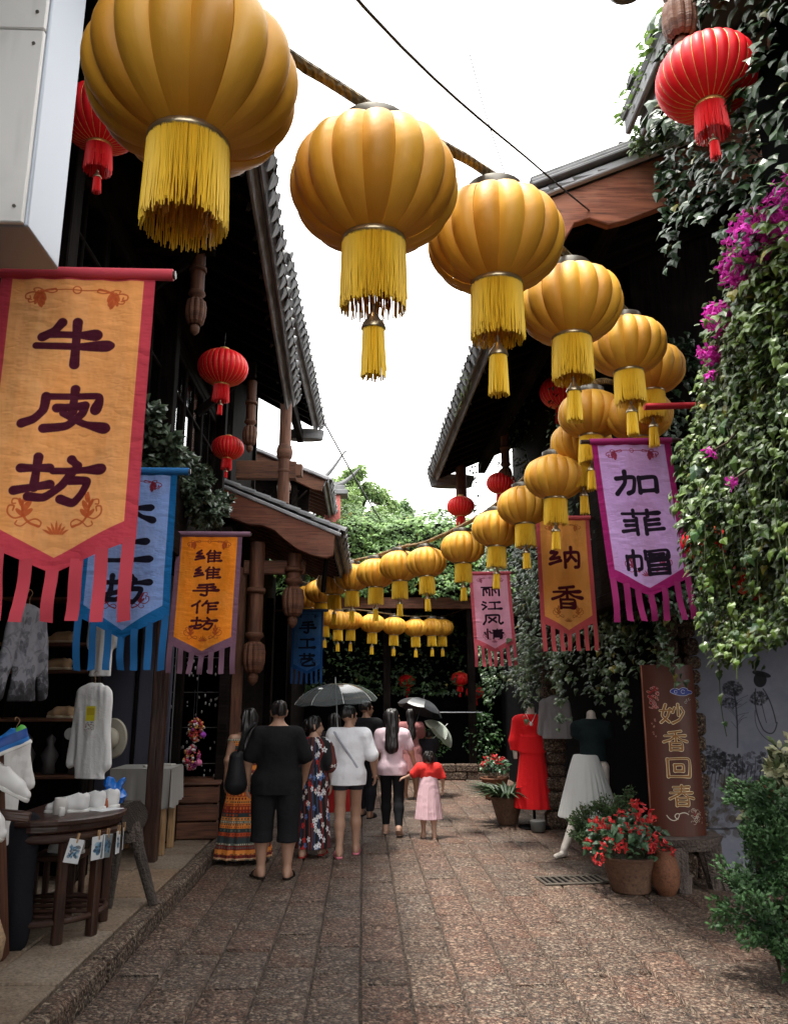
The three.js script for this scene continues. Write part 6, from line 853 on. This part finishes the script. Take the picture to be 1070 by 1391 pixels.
umbrella('dark umbrella over the distant woman in dusty pink', [0.98, 1.42, -14.15], 0.4, 0.2, phys({ color: [0.035, 0.037, 0.042], roughness: 0.35 }), [-0.15, 0.1, -0.32], 0.55, std({ color: [0.1, 0.1, 0.1], metalness: 0.5, roughness: 0.4 }));
umbrella('pale greenish umbrella tilted low beside the dark umbrella', [1.3, 1.02, -14.35], 0.33, 0.18, phys({ color: [0.42, 0.47, 0.4], roughness: 0.5, transmission: 0.3, thickness: 0 }), [0.25, 0.3, -0.85], 0.5, ribW);

// mannequins
const MANN = std({ color: [0.55, 0.5, 0.45], roughness: 0.45 });
{
  const t = thing('dress_mannequin', 'headless mannequin in a long bright red dress with a white pendant', 'mannequin', [2.23, 0, -10.9], PI * 0.94), J = joints(1.68, { elL: [-0.23, 1.1, 0], wrL: [-0.22, 0.86, -0.02], elR: [0.23, 1.1, 0], wrR: [0.22, 0.86, -0.02] }), [lo, hi] = BOX(1.7);
  M('mannequin_body', nets(cut(union([...torso(J, 0.95), cap(J.neck, J.head, 0.05, 0.05), ...arm(J, 'L'), ...arm(J, 'R')], 0.03), 0.85, 1.52), lo, hi, 0.0125), MANN, t);
  M('dress', nets((x, y, z) => Math.max(union([shirt(J, 0.98, { hem: 0.96, sleeve: 1.9, off: 0.014, sl: 0.012, k: 0.009 }), skirtF(J.pelvis, 1.12, 0.24, 0.125, 0.25, 7, 0.05)], 0.07)(x, y, z), -cap([0, 1.52, -0.16], [0, 1.36, -0.16], 0.085, 0.03)(x, y, z)), lo, hi, 0.0115), cloth([0.72, 0.008, 0.012], { sheen: 0.3, sheenColor: [1, 0.2, 0.2] }), t);
  M('pendant', [ball(0.024, 0, 1.3, -0.135, 1, 1, 0.4), tube([[-0.07, 1.44, -0.06], [0, 1.32, -0.13], [0.07, 1.44, -0.06]], 0.004, 12, 5)], std({ color: [0.7, 0.68, 0.66], roughness: 0.3 }), t);
  M('stand', [bar([0, 0.02, 0], [0, 0.9, 0], 0.018, 0.018, 8), lathe([[0, 0.025], [0.2, 0.02], [0.21, 0], [0, 0]], 24)], MAT.black, t);
}
tag(M('small_tub', lathe([[0, 0.13], [0.09, 0.13], [0.1, 0.12], [0.085, 0], [0, 0]], 20, 2.2, 0.012, -10.55), std({ color: [0.12, 0.125, 0.12], roughness: 0.6 })), 'small grey tub on the ground under the red dress', 'tub');
{
  const t = thing('skirt_mannequin', 'mannequin in a white tulle skirt with one bare foot stepping forward', 'mannequin', [2.58, 0, -9.25], PI * 0.9), J = joints(1.66, { kneeR: [0.16, 0.5, -0.22], ankR: [0.34, 0.09, -0.46], toeR: [0.42, 0.03, -0.58], heelR: [0.33, 0.04, -0.42] }), [lo, hi] = BOX(1.66, 0.62, 0.75);
  M('mannequin_body', nets(cut(union([...torso(J, 0.9), ...leg(J, 'L', 0.95), ...leg(J, 'R', 0.95), cap(J.neck, L3(J.neck, J.head, 0.4), 0.05, 0.05), cap(J.heelR, J.toeR, 0.034, 0.026), cap(J.heelL, J.toeL, 0.034, 0.026)], 0.03), 0), lo, hi, 0.0125), MANN, t);
  M('top', nets(shirt(J, 0.95, { hem: 0.95, sleeve: 0.3, off: 0.01, sl: 0.004, k: 0.004 }), lo, hi, 0.013), cloth([0.01, 0.018, 0.02]), t);
  M('tulle_skirt', nets(skirtF([0.08, 0, -0.06], 1.02, 0.36, 0.13, 0.33, 21, 0.05, 0.9), [-0.6, 0.3, -0.5], [0.6, 1.1, 0.5], 0.0115), phys({ color: [0.72, 0.74, 0.73], roughness: 0.9, transmission: 0.25, thickness: 0 }), t);
}
function garment(name, label, cat, pos, turn, o) {                        // clothes on a hanger, flat body with sleeves hanging down; facing -z
  const { w = 0.34, len = 0.7, sl = 0.5, mat, hook = 0.1, uv, sz = 0.26, spread = 0.03, seed = 1, body = 'body' } = o, t = thing(name, label, cat, pos, turn), h = w / 2;
  const f = union([cap([-h * 0.72, -0.05, 0], [h * 0.72, -0.05, 0], 0.045, 0.045, 0.6), cap([0, -0.1, 0], [0, -len * 0.6, 0], h * 0.9, h * 0.95, sz), cap([0, -len * 0.6, 0], [0, -len, 0], h * 0.95, h * 1.12, sz), cap([-h * 0.85, -0.07, 0], [-h - spread, -sl, 0.01], 0.06, 0.048, 0.6), cap([h * 0.85, -0.07, 0], [h + spread, -sl, 0.01], 0.06, 0.048, 0.6), cap([-0.05, -0.02, 0], [0.05, -0.02, 0], 0.028, 0.028, 0.7)], 0.03);
  M(body, nets(cut((x, y, z) => f(x, y, z) + 0.02 * n3(x * 21 + seed, y * 2.2, z * 9) * sm(0.02, -0.25, y) + 0.006 * n3(x * 34, y * 8 + seed, z * 20), -len), [-h - 0.2, -len - 0.05, -0.2], [h + 0.2, 0.08, 0.2], 0.009, uv), mat, t);
  M('hanger', [tube([[-h * 0.8, -0.05, 0], [0, 0.02, 0], [h * 0.8, -0.05, 0]], 0.006, 14, 5), tube([[0, 0.02, 0], [0, 0.06, 0], [0.02, hook, 0], [-0.015, hook + 0.02, 0], [-0.02, hook, 0]], 0.003, 14, 5)], MAT.pale, t); return t;
}
const white = cloth([0.8, 0.8, 0.8]);
const tieTex = patTex((g, w, h) => { const r = rng(19); g.fillStyle = '#c9c9cc'; g.fillRect(0, 0, w, h); for (let i = 0; i < 420; i++) { g.globalAlpha = 0.35; g.fillStyle = '#16171b'; g.beginPath(); g.ellipse(r() * w, h * (1.02 - 0.42 * r() * r()), 10 + r() * 40, 6 + r() * 24, r() * 3, 0, 7); g.fill(); } for (let i = 0; i < 120; i++) { g.globalAlpha = 0.3; g.fillStyle = '#3a3b42'; g.beginPath(); g.ellipse(r() * w, r() * h, 6 + r() * 26, 4 + r() * 16, r() * 3, 0, 7); g.fill(); } for (let i = 0; i < 260; i++) { const y = r() * h; g.globalAlpha = 0.1 + 0.2 * r(); g.strokeStyle = y > h * 0.55 ? '#1a1b20' : r() < 0.4 ? '#3a3c44' : '#8a8c92'; g.lineWidth = 2 + r() * 14; g.beginPath(); const x = r() * w; g.moveTo(x, y); g.bezierCurveTo(x + r() * 80 - 40, y + r() * 60, x + r() * 120 - 60, y - r() * 60, x + r() * 160 - 80, y + r() * 80); g.stroke(); } g.globalAlpha = 1; });
garment('tie_dye_jacket', 'black and white tie-dye jacket hanging at the left shop front', 'jacket', [-2.26, 2.24, -5.5], 1.25, { w: 0.24, len: 0.62, sl: 0.58, spread: 0.09, mat: phys({ map: tieTex, color: [0.36, 0.36, 0.4], roughness: 0.85 }), uv: (x, y) => [x * 1.6, 0.05 + y * -0 + (y + 0.7) * 1.3], seed: 3 });
garment('white_shirt', 'long white shirt with a yellow printed panel on a hanger', 'shirt', [-2.23, 1.74, -6.9], PI - 0.3, { w: 0.25, len: 0.74, sl: 0.62, mat: white, seed: 7 });
{ const t = scene.children[scene.children.length - 1]; const pm = canvasTex(128, 256, (g, w, h) => { g.fillStyle = '#d8cc2a'; g.fillRect(0, 0, w, h * 0.62); g.fillStyle = '#c0a820'; g.fillRect(w * 0.1, h * 0.08, w * 0.8, h * 0.3); g.fillStyle = '#d8d8d4'; g.fillRect(0, h * 0.62, w, h * 0.38); const r = rng(2); for (let i = 0; i < 60; i++) { g.fillStyle = ['#40404a', '#a05030', '#808890'][i % 3]; g.fillRect(r() * w, h * (0.64 + r() * 0.34), 3 + r() * 16, 2 + r() * 6); } }); M('chest_print', new THREE.PlaneGeometry(0.085, 0.19, 4, 6), std({ map: pm, roughness: 0.8 }), t).position.set(-0.03, -0.26, -0.072); t.children[t.children.length - 1].rotation.y = PI; }
garment('white_sleeveless_top', 'white garment hanging above the long white shirt behind the blue banner', 'shirt', [-2.24, 2.5, -7.05], PI - 0.4, { w: 0.2, len: 0.68, sl: 0.4, mat: white, seed: 9 });
garment('white_t_shirt', 'white t-shirt with a dark print hanging low at the left edge, above dark trousers', 'shirt', [-2.24, 1.4, -5.45], 1.15, { w: 0.17, len: 0.66, sl: 0.3, mat: white, seed: 12 });
{ const t = thing('dark_trousers', 'dark trousers hanging below the white t-shirt at the left edge', 'trousers', [-2.22, 0.14, -5.5], 0.5); M('trouser_legs', nets(folded(union([cap([-0.07, 0.7, 0], [-0.08, 0.03, 0], 0.1, 0.08, 0.6), cap([0.07, 0.7, 0], [0.08, 0.03, 0], 0.1, 0.08, 0.6)], 0.03), 0.008, 12), [-0.25, -0.1, -0.2], [0.25, 0.85, 0.2], 0.012), cloth([0.012, 0.012, 0.016]), t); }
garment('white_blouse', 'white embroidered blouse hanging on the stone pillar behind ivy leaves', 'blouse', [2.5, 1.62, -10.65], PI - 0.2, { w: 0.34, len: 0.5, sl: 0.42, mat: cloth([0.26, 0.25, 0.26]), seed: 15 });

// ------------------------------------------------------------------ shop goods on the left
R = rng(111);
MAT.laceGrey = std({ color: [0.3, 0.31, 0.33], roughness: 0.7 });
function shoe(label, pos, turn, upper, sole, o = {}) {
  const t = thing(o.name ?? 'sneaker', label, o.cat ?? 'shoe', pos, turn, o.group), L = 0.27, low = o.low ?? 0;
  const up = union([cap([0, 0.045, 0.09], [0, 0.095 - low, 0.1], 0.042, 0.038), cap([0, 0.05, 0.07], [0, 0.045, -0.05], 0.045, 0.045), cap([0, 0.04, -0.05], [0, 0.03, -0.115], 0.046, 0.036), cap([0, 0.1 - low, 0.06], [0, 0.06, -0.05], 0.03, 0.032)], 0.03);
  M('upper', nets((x, y, z) => Math.max(up(x, y, z), -cap([0, 0.2 - low, 0.085], [0, 0.09 - low, 0.085], 0.03, 0.022)(x, y, z), 0.018 - y), [-0.07, 0, -0.18], [0.07, 0.16, 0.17], 0.0062, (x, y, z) => [z * 3, y * 3]), upper, t);
  M('sole', nets(cut(union([cap([0, 0.012, 0.1], [0, 0.012, -0.02], 0.042, 0.044), cap([0, 0.012, -0.02], [0, 0.012, -0.115], 0.049, 0.041)], 0.03), 0, 0.024), [-0.07, -0.01, -0.18], [0.07, 0.04, 0.17], 0.0065), sole, t);
  for (let i = 0; i < 4; i++) M('lace', bar([-0.024, 0.109 - low * 0.5 - i * 0.012, 0.03 - i * 0.024], [0.024, 0.105 - low * 0.5 - i * 0.012, 0.022 - i * 0.024], 0.0045, 0.0045, 5), MAT.laceGrey, t); M('heel_patch', ball(0.03, 0, 0.07 - low * 0.5, 0.118, 1, 1, 0.5, 10), MAT.laceGrey, t); t.rotation.order = 'YXZ'; return t;
}
const shoeW = std({ color: [0.68, 0.68, 0.68], roughness: 0.5 }), soleW = std({ color: [0.72, 0.72, 0.7], roughness: 0.6 });
{ // half-round table
  const t = thing('display_table', 'dark round-fronted wooden table with a slatted lower shelf, carrying shoes', 'table', [-2.15, 0.12, -5.95]);
  const halfDisc = (r, y, th, zoff = 0) => { const p = []; for (let i = 0; i <= 24; i++) { const a = -PI * 0.62 + PI * 1.24 * i / 24; p.push([Math.cos(a) * r, Math.sin(a) * r]); } const g = extrude(p, th, 0.008); g.rotateX(PI / 2); return boxUV(place(g, 0, y, zoff), 2); };
  M('table_top', halfDisc(0.46, 0.72, 0.035), MAT.table, t); M('table_rim', halfDisc(0.49, 0.75, 0.02), MAT.table, t);
  const arc = (r, y, th, n = 20) => tube(Array.from({ length: n }, (_, i) => { const a = -PI * 0.6 + PI * 1.2 * i / (n - 1); return [Math.cos(a) * r, y, Math.sin(a) * r]; }), th, 40, 8);
  M('apron', arc(0.44, 0.64, 0.03), MAT.table, t);
  for (const a of [0.35, 0.98, -0.55, -1.5]) M('leg', bx(0.062, 0.69, 0.062, Math.cos(a) * 0.4, 0.345, Math.sin(a) * 0.4, 0, -a, 0), MAT.table, t);
  M('shelf_ring', arc(0.4, 0.13, 0.02), MAT.table, t); for (let i = 0; i < 5; i++) M('shelf_slat', bar([-0.2, 0.15, -0.28 + i * 0.14], [Math.sqrt(0.16 - (-0.28 + i * 0.14) ** 2), 0.15, -0.28 + i * 0.14], 0.014, 0.014, 6), MAT.table, t);
}
const TY = 0.12 + 0.752, cards = [];
shoe('white sneaker at the front of the pile on the round-fronted table', [-2.02, TY, -5.9], 1.75, shoeW, soleW); shoe('white sneaker leaning behind the front one, in the middle of the table', [-1.95, TY, -6.05], 1.5, shoeW, soleW);
shoe('white sneaker next to the blue plastic bag on the table', [-1.88, TY, -6.17], 1.35, shoeW, soleW);
{ const t = thing('plastic_bag', 'bright blue crumpled plastic bag on the right end of the table', 'bag', [-1.83, TY, -6.24]); M('bag_body', nets((x, y, z) => union([cap([-0.03, 0.06, 0], [0.05, 0.07, 0], 0.07, 0.06), cap([0, 0.1, 0], [-0.02, 0.17, 0.02], 0.05, 0.045), cap([0.04, 0.12, 0], [0.07, 0.18, 0], 0.035, 0.03)], 0.02)(x, y, z) + 0.035 * Math.abs(n3(x * 22, y * 22, z * 22)), [-0.12, -0.02, -0.12], [0.12, 0.3, 0.12], 0.007), phys({ color: [0.02, 0.2, 0.72], roughness: 0.25, transmission: 0.3, thickness: 0 }), t); }
for (const [lab, x, z, r, h, c] of [['small red-brown pot beneath the white sneakers', -1.84, -6.12, 0.03, 0.07, [0.35, 0.1, 0.04]], ['small white jar beside the cup on the table', -2.0, -5.72, 0.022, 0.06, [0.7, 0.7, 0.68]], ['white cup left of the sneakers on the table', -2.04, -5.8, 0.045, 0.11, [0.62, 0.6, 0.58]]]) tag(M('jar', lathe([[0, 0], [r, 0], [r * 1.05, h * 0.75], [r * 0.85, h * 0.85], [r * 0.85, h], [r * 0.7, h], [r * 0.7, h * 0.85], [0, h * 0.8]], 18, x, TY, z), std({ color: c, roughness: 0.4 })), lab, 'jar');
tag(M('paper_sheet', place(bx(0.3, 0.006, 0.2), -2.06, TY + 0.003, -5.68, 0, 0.5, 0), std({ color: [0.6, 0.62, 0.64], roughness: 0.8 })), 'white paper sheet at the near left of the table', 'paper'); tag(M('paper_sheet', place(bx(0.2, 0.006, 0.16), -1.8, TY + 0.004, -6.02, 0, 1.0, 0), std({ color: [0.6, 0.62, 0.64], roughness: 0.8 })), 'white paper sheet under the sneakers at the table edge', 'paper');
const cardTex = [1, 2, 3, 4, 5].map((s) => canvasTex(96, 150, (g, w, h) => { const r = rng(s * 13); g.fillStyle = s === 3 ? '#6a7478' : '#c8ccd0'; g.fillRect(0, 0, w, h); for (let i = 0; i < 40; i++) { g.globalAlpha = 0.5; g.fillStyle = ['#2a5a80', '#1c3a58', '#5a8aa8', '#101820'][i % 4]; g.beginPath(); g.ellipse(w * (0.2 + 0.6 * r()), h * (0.3 + 0.45 * r()), 4 + r() * 14, 3 + r() * 10, r() * 3, 0, 7); g.fill(); } }));
[['picture card pegged to the table edge, leftmost and tilted', 0.86, 0.25, 1.0], ['picture card pegged second from the left on the table edge', 0.55, 0, 1.05], ['darker picture card overlapping its neighbour on the table edge', 0.38, 0.12, 1], ['narrow picture card on the right of the table edge', 0.1, 0.02, 0.62], ['thin white card strip at the far right of the table edge', -0.18, -0.05, 0.35]].forEach(([lab, a, roll, wk], i) => { const t = thing('picture_card', lab, 'card', [-2.15 + Math.cos(a) * 0.475, 0.12 + 0.64, -5.95 + Math.sin(a) * 0.475], PI / 2 - a, 'cards pegged to the table edge'); t.rotation.z = -roll; M('card', place(cbox(0.1 * wk, 0.145, 0.003, 0.001), 0, -0.08, 0.012), shoeW, t); M('card_picture', place(new THREE.PlaneGeometry(0.098 * wk, 0.143), 0, -0.08, 0.0145), std({ map: cardTex[i], roughness: 0.6 }), t); M('clothes_peg', [bx(0.01, 0.06, 0.008, 0, 0, 0.02), bx(0.01, 0.06, 0.008, 0, 0, 0.006)], MAT.pale, t); });
shoe('blue and green painted high sneaker hanging at the left edge', [-2.14, 1.32, -5.12], 2.0, std({ map: canvasTex(128, 128, (g) => { g.fillStyle = '#2a78c8'; g.fillRect(0, 0, 128, 128); g.fillStyle = '#4aa838'; g.fillRect(30, 20, 60, 80); g.fillStyle = '#d8e0d8'; g.fillRect(90, 0, 38, 60); g.fillStyle = '#1c4a98'; g.fillRect(0, 90, 128, 20); }), roughness: 0.5 }), soleW); scene.children[scene.children.length - 1].rotation.x = -0.4;
shoe('white shoe hanging below the painted sneaker at the left edge', [-2.14, 1.1, -5.12], -1.3, shoeW, soleW).rotation.x = -0.5; shoe('lowest white shoe hanging at the left edge beside the leaning post', [-2.2, 0.93, -5.02], -1.5, shoeW, soleW).rotation.x = -0.75;
{ const t = thing('low_stool', 'low dark stool under the table with a white shoe on it', 'stool', [-2.2, 0.12, -6.35]); M('seat', bx(0.34, 0.04, 0.3, 0, 0.4, 0), MAT.table, t); for (const [x, z] of [[-1, -1], [1, -1], [-1, 1], [1, 1]]) M('leg', bx(0.04, 0.38, 0.04, x * 0.13, 0.19, z * 0.11), MAT.table, t); }
shoe('white shoe alone on the low stool under the table', [-2.14, 0.545, -6.3], 1.3, shoeW, soleW, { low: 0.02 });
tag(M('leaning_post', beam([-2.18, 0.12, -5.35], [-2.24, 1.35, -5.1], 0.1, 0.12), MAT.brown), 'worn brown timber post at the left edge of the picture', 'post'); tag(M('post_bracket', beam([-2.25, 0.98, -5.12], [-2.0, 0.94, -5.2], 0.06, 0.06), MAT.table), 'short dark ledge jutting from the leaning post', 'ledge');
tag(M('drum_stool', lathe([[0, 0], [0.13, 0], [0.2, 0.1], [0.21, 0.2], [0.17, 0.3], [0, 0.32]], 26, -2.2, 0.12, -4.95), std({ map: slabColor, color: [1.2, 1.0, 0.75], roughness: 0.6 })), 'rounded pale wooden drum stool cut by the left edge', 'stool');
{ // shoe shelf
  const t = thing('shoe_shelf', 'tall dark shelf inside the shop with tan shoes on its boards', 'shelf', [-2.86, 0.12, -7.5]); M('back', bx(0.9, 2.7, 0.03, 0, 1.35, -0.16), MAT.dark, t); for (const x of [-0.43, 0.43]) M('side', bx(0.03, 2.7, 0.3, x, 1.35, 0), MAT.dark, t);
  for (const y of [0.35, 0.85, 1.33, 1.75, 1.99, 2.4]) M('shelf_board', bx(0.83, 0.03, 0.3, 0, y, 0.0), MAT.brown, t);
}
const tan = std({ color: [0.42, 0.27, 0.15], roughness: 0.7 });
for (const [lab, y, x] of [['tan shoe on the upper shelf board behind the jacket', 2.125, -2.72], ['tan shoe on the narrow second shelf board', 1.885, -2.74], ['tan shoe on the third shelf board, beside a hanging disc', 1.465, -2.66]]) shoe(lab, [x, y, -7.42], 1.3, tan, std({ color: [0.55, 0.45, 0.32], roughness: 0.8 }), { low: 0.03 });
for (const [lab, x] of [['dark figurine on the low shelf, left one', -2.95], ['dark figurine on the low shelf, middle one', -2.75], ['grey bottle-shaped figurine on the low shelf, right one', -2.52]]) tag(M('figurine', lathe([[0, 0], [0.06, 0], [0.05, 0.08], [0.075, 0.16], [0.03, 0.24], [0.04, 0.3], [0, 0.34]], 16, x, 0.99, -7.45), std({ color: [0.05, 0.045, 0.045], roughness: 0.5 })), lab, 'figurine');
tag(M('felt_disc', place(soup(new THREE.CylinderGeometry(0.05, 0.05, 0.02, 20)), -2.5, 1.34, -7.2, PI / 2), std({ color: [0.35, 0.35, 0.34], roughness: 0.9 })), 'small pale disc hanging in front of the shelf', 'disc');
{ const t = thing('straw_hat', 'pale straw hat hanging behind the long white shirt', 'hat', [-2.16, 1.3, -7.25], -0.5); M('brim', place(soup(new THREE.CylinderGeometry(0.16, 0.17, 0.012, 28)), 0, 0, 0, PI / 2), std({ color: [0.4, 0.37, 0.3], roughness: 0.9, bumpMap: weave, bumpScale: 0.004 }), t); M('crown', ball(0.09, 0, 0, 0.02, 1, 1, 0.7, 16), std({ color: [0.4, 0.37, 0.3], roughness: 0.9 }), t); }
{ // log trestle
  const t = thing('log_trestle', 'rough log trestle with splayed legs beside the round-fronted table', 'trestle', [-1.86, 0.12, -6.75]); const m = std({ map: T.grey, color: [0.36, 0.28, 0.22], bumpMap: stoneBump, bumpScale: 0.02, roughness: 0.95 });
  M('log', bar([-0.34, 0.58, -0.25], [0.1, 0.62, 0.1], 0.14, 0.12, 14), m, t); M('stump', bar([0.06, 0.42, 0.05], [0.02, 0.72, 0.0], 0.11, 0.09, 12), m, t);
  for (const [x, z] of [[0.3, 0.17], [-0.02, 0.24], [-0.45, -0.1], [-0.2, -0.42]]) M('leg', bar([x > 0 ? 0.08 : x * 0.6, 0.54, z * 0.4], [x, 0, z], 0.05, 0.035, 9), m, t);
}
{ // cloth-covered table
  const t = thing('cloth_table', 'small table with pale wooden legs under a hanging lace cloth behind the shop post', 'table', [-2.22, 0.12, -8.75]); M('table_top', bx(0.56, 0.03, 0.5, 0, 0.8, 0), MAT.pale, t); for (const [x, z] of [[-0.23, 0.2], [0.23, 0.2], [-0.23, -0.2], [0.23, -0.2]]) M('leg', bx(0.07, 0.79, 0.06, x, 0.395, z), MAT.pale, t);
}
{
  const lace = std({ color: [0.36, 0.35, 0.33], roughness: 0.95, bumpMap: crinkle, bumpScale: 0.008, side: THREE.DoubleSide }), t = thing('lace_cloth', 'off-white lace cloth draped over the small table, one corner hanging low', 'cloth', [-2.22, 0.94, -8.75]);
  M('cloth_top', place(bx(0.6, 0.008, 0.54), 0, 0.002, 0), lace, t);
  const drop = (x0, x1, z, len, ax) => { const P = [], I = [], n = 24, m = 10; for (let j = 0; j <= m; j++) for (let i = 0; i <= n; i++) { const u = i / n, L = len(u), f = 0.02 * Math.sin(u * 26) * j / m + 0.01 * Math.sin(u * 57) * j / m; const a = lerp(x0, x1, u), b = z + f + 0.012; P.push(ax ? b : a, -L * j / m, ax ? a : b); } for (let j = 0; j < m; j++) for (let i = 0; i < n; i++) { const a = j * (n + 1) + i, b = a + 1, c = a + n + 1, d = c + 1; I.push(a, c, b, b, c, d); } const g = new THREE.BufferGeometry(); g.setAttribute('position', new THREE.Float32BufferAttribute(P, 3)); g.setIndex(I); g.computeVertexNormals(); return soup(g); };
  M('cloth_front', drop(-0.3, 0.3, 0.265, (u) => 0.42 + 0.16 * Math.exp(-(((u - 0.66) / 0.12) ** 2)) - 0.05 * u, 0), lace, t); M('cloth_side', drop(0.27, -0.27, 0.295, (u) => 0.36 + 0.03 * Math.sin(u * 5), 1), lace, t);
}
tag(M('papers', [bx(0.2, 0.02, 0.14, -2.15, 0.955, -8.7, 0, 0.4), bx(0.14, 0.018, 0.1, -2.05, 0.952, -8.9, 0, -0.3)], std({ color: [0.5, 0.48, 0.44], roughness: 0.8 })), 'pale leaflets lying on the lace cloth', 'leaflets');
{ const t = thing('wooden_crate', 'brown wooden crate standing at the kerb beside the trinkets', 'crate', [-1.86, 0.12, -9.6], 0.1); for (let k = 0; k < 3; k++) { for (const s of [-1, 1]) { M('slat', bx(0.5, 0.17, 0.02, 0, 0.1 + k * 0.185, s * 0.22), MAT.brown, t); M('slat', bx(0.02, 0.17, 0.42, s * 0.24, 0.1 + k * 0.185, 0), MAT.brown, t); } } M('lid', bx(0.54, 0.025, 0.48, 0, 0.6, 0.0, 0.06), MAT.brown, t); }
for (const [lab, x, y, c1, n] of [['garland of red and orange beaded trinkets with a purple ball, upper cluster', -1.9, 1.28, [0.5, 0.05, 0.03], 150], ['cluster of pink, red and white beaded trinkets, lower cluster', -1.93, 0.98, [0.62, 0.08, 0.16], 130]]) {
  const t = thing('trinket_cluster', lab, 'trinkets', [x, y, -9.5]), by = new Map(); const cols = [c1, [0.6, 0.35, 0.1], [0.65, 0.6, 0.58], [0.3, 0.03, 0.2], [0.4, 0.02, 0.02]].map((c) => std({ color: c, roughness: 0.35 }));
  for (let i = 0; i < n; i++) { const d = rdir(), k = Math.floor(R() * 5); if (!by.has(k)) by.set(k, []); by.get(k).push(ball(rr(0.007, 0.018), d.x * 0.1 * Math.cbrt(R()), d.y * 0.13 - Math.abs(d.x) * 0.3 * 0, d.z * 0.08, 1, 1, 1, 6)); } for (const [k, l] of by) M('beads', l, cols[k], t);
  M('pompon', ball(0.035, 0.1, -0.05, 0.06, 1, 1, 1, 14), std({ color: y > 1.2 ? [0.3, 0.05, 0.4] : [0.75, 0.2, 0.4], roughness: 0.9 }), t); M('cord', bar([0, 0.05, 0], [0, 0.75, 0], 0.004, 0.004, 5), MAT.wire, t);
}
{ const t = thing('wire_rack', 'dark rack of small hanging charms behind the beaded clusters', 'rack', [-1.98, 0.6, -9.7]), m = std({ color: [0.12, 0.12, 0.12], roughness: 0.4, metalness: 0.6 }); M('rack_frame', [0.3, 0.7, 1.1, 1.5].map((y) => bar([-0.35, y, 0], [0.4, y, 0], 0.006, 0.006, 5)).concat([bar([-0.35, 0, 0], [-0.35, 1.6, 0], 0.01, 0.01, 6), bar([0.4, 0, 0], [0.4, 1.6, 0], 0.01, 0.01, 6)]), m, t); const l = []; for (let i = 0; i < 90; i++) { const y = [0.3, 0.7, 1.1, 1.5][i % 4]; l.push(ball(rr(0.008, 0.016), rr(-0.33, 0.38), y - rr(0.02, 0.26), rr(-0.02, 0.03), 0.8, 1.5, 0.8, 6)); } M('charms', l, std({ color: [0.34, 0.33, 0.33], roughness: 0.3, metalness: 0.5 }), t); }
// things cut by the top edge
{ const t = thing('pendant_finial', 'brown carved wooden pendant cut by the top edge above the bright red lantern', 'pendant', [1.63, 5.02, -3.45]); carvedPost(t, 0, 0.47, 0, 1.15, 0.2, MAT.brown); }
tag(M('lamp_shade', place(lathe([[0, -0.02], [0.05, -0.018], [0.07, 0], [0.06, 0.05], [0.015, 0.09], [0.012, 0.2]], 20), 0.95, 4.19, -2.4), std({ color: [0.03, 0.04, 0.07], roughness: 0.5 })), 'dark rounded bottom of a hanging fitting at the top edge of the sky', 'lamp');

renderer.render(scene, camera);
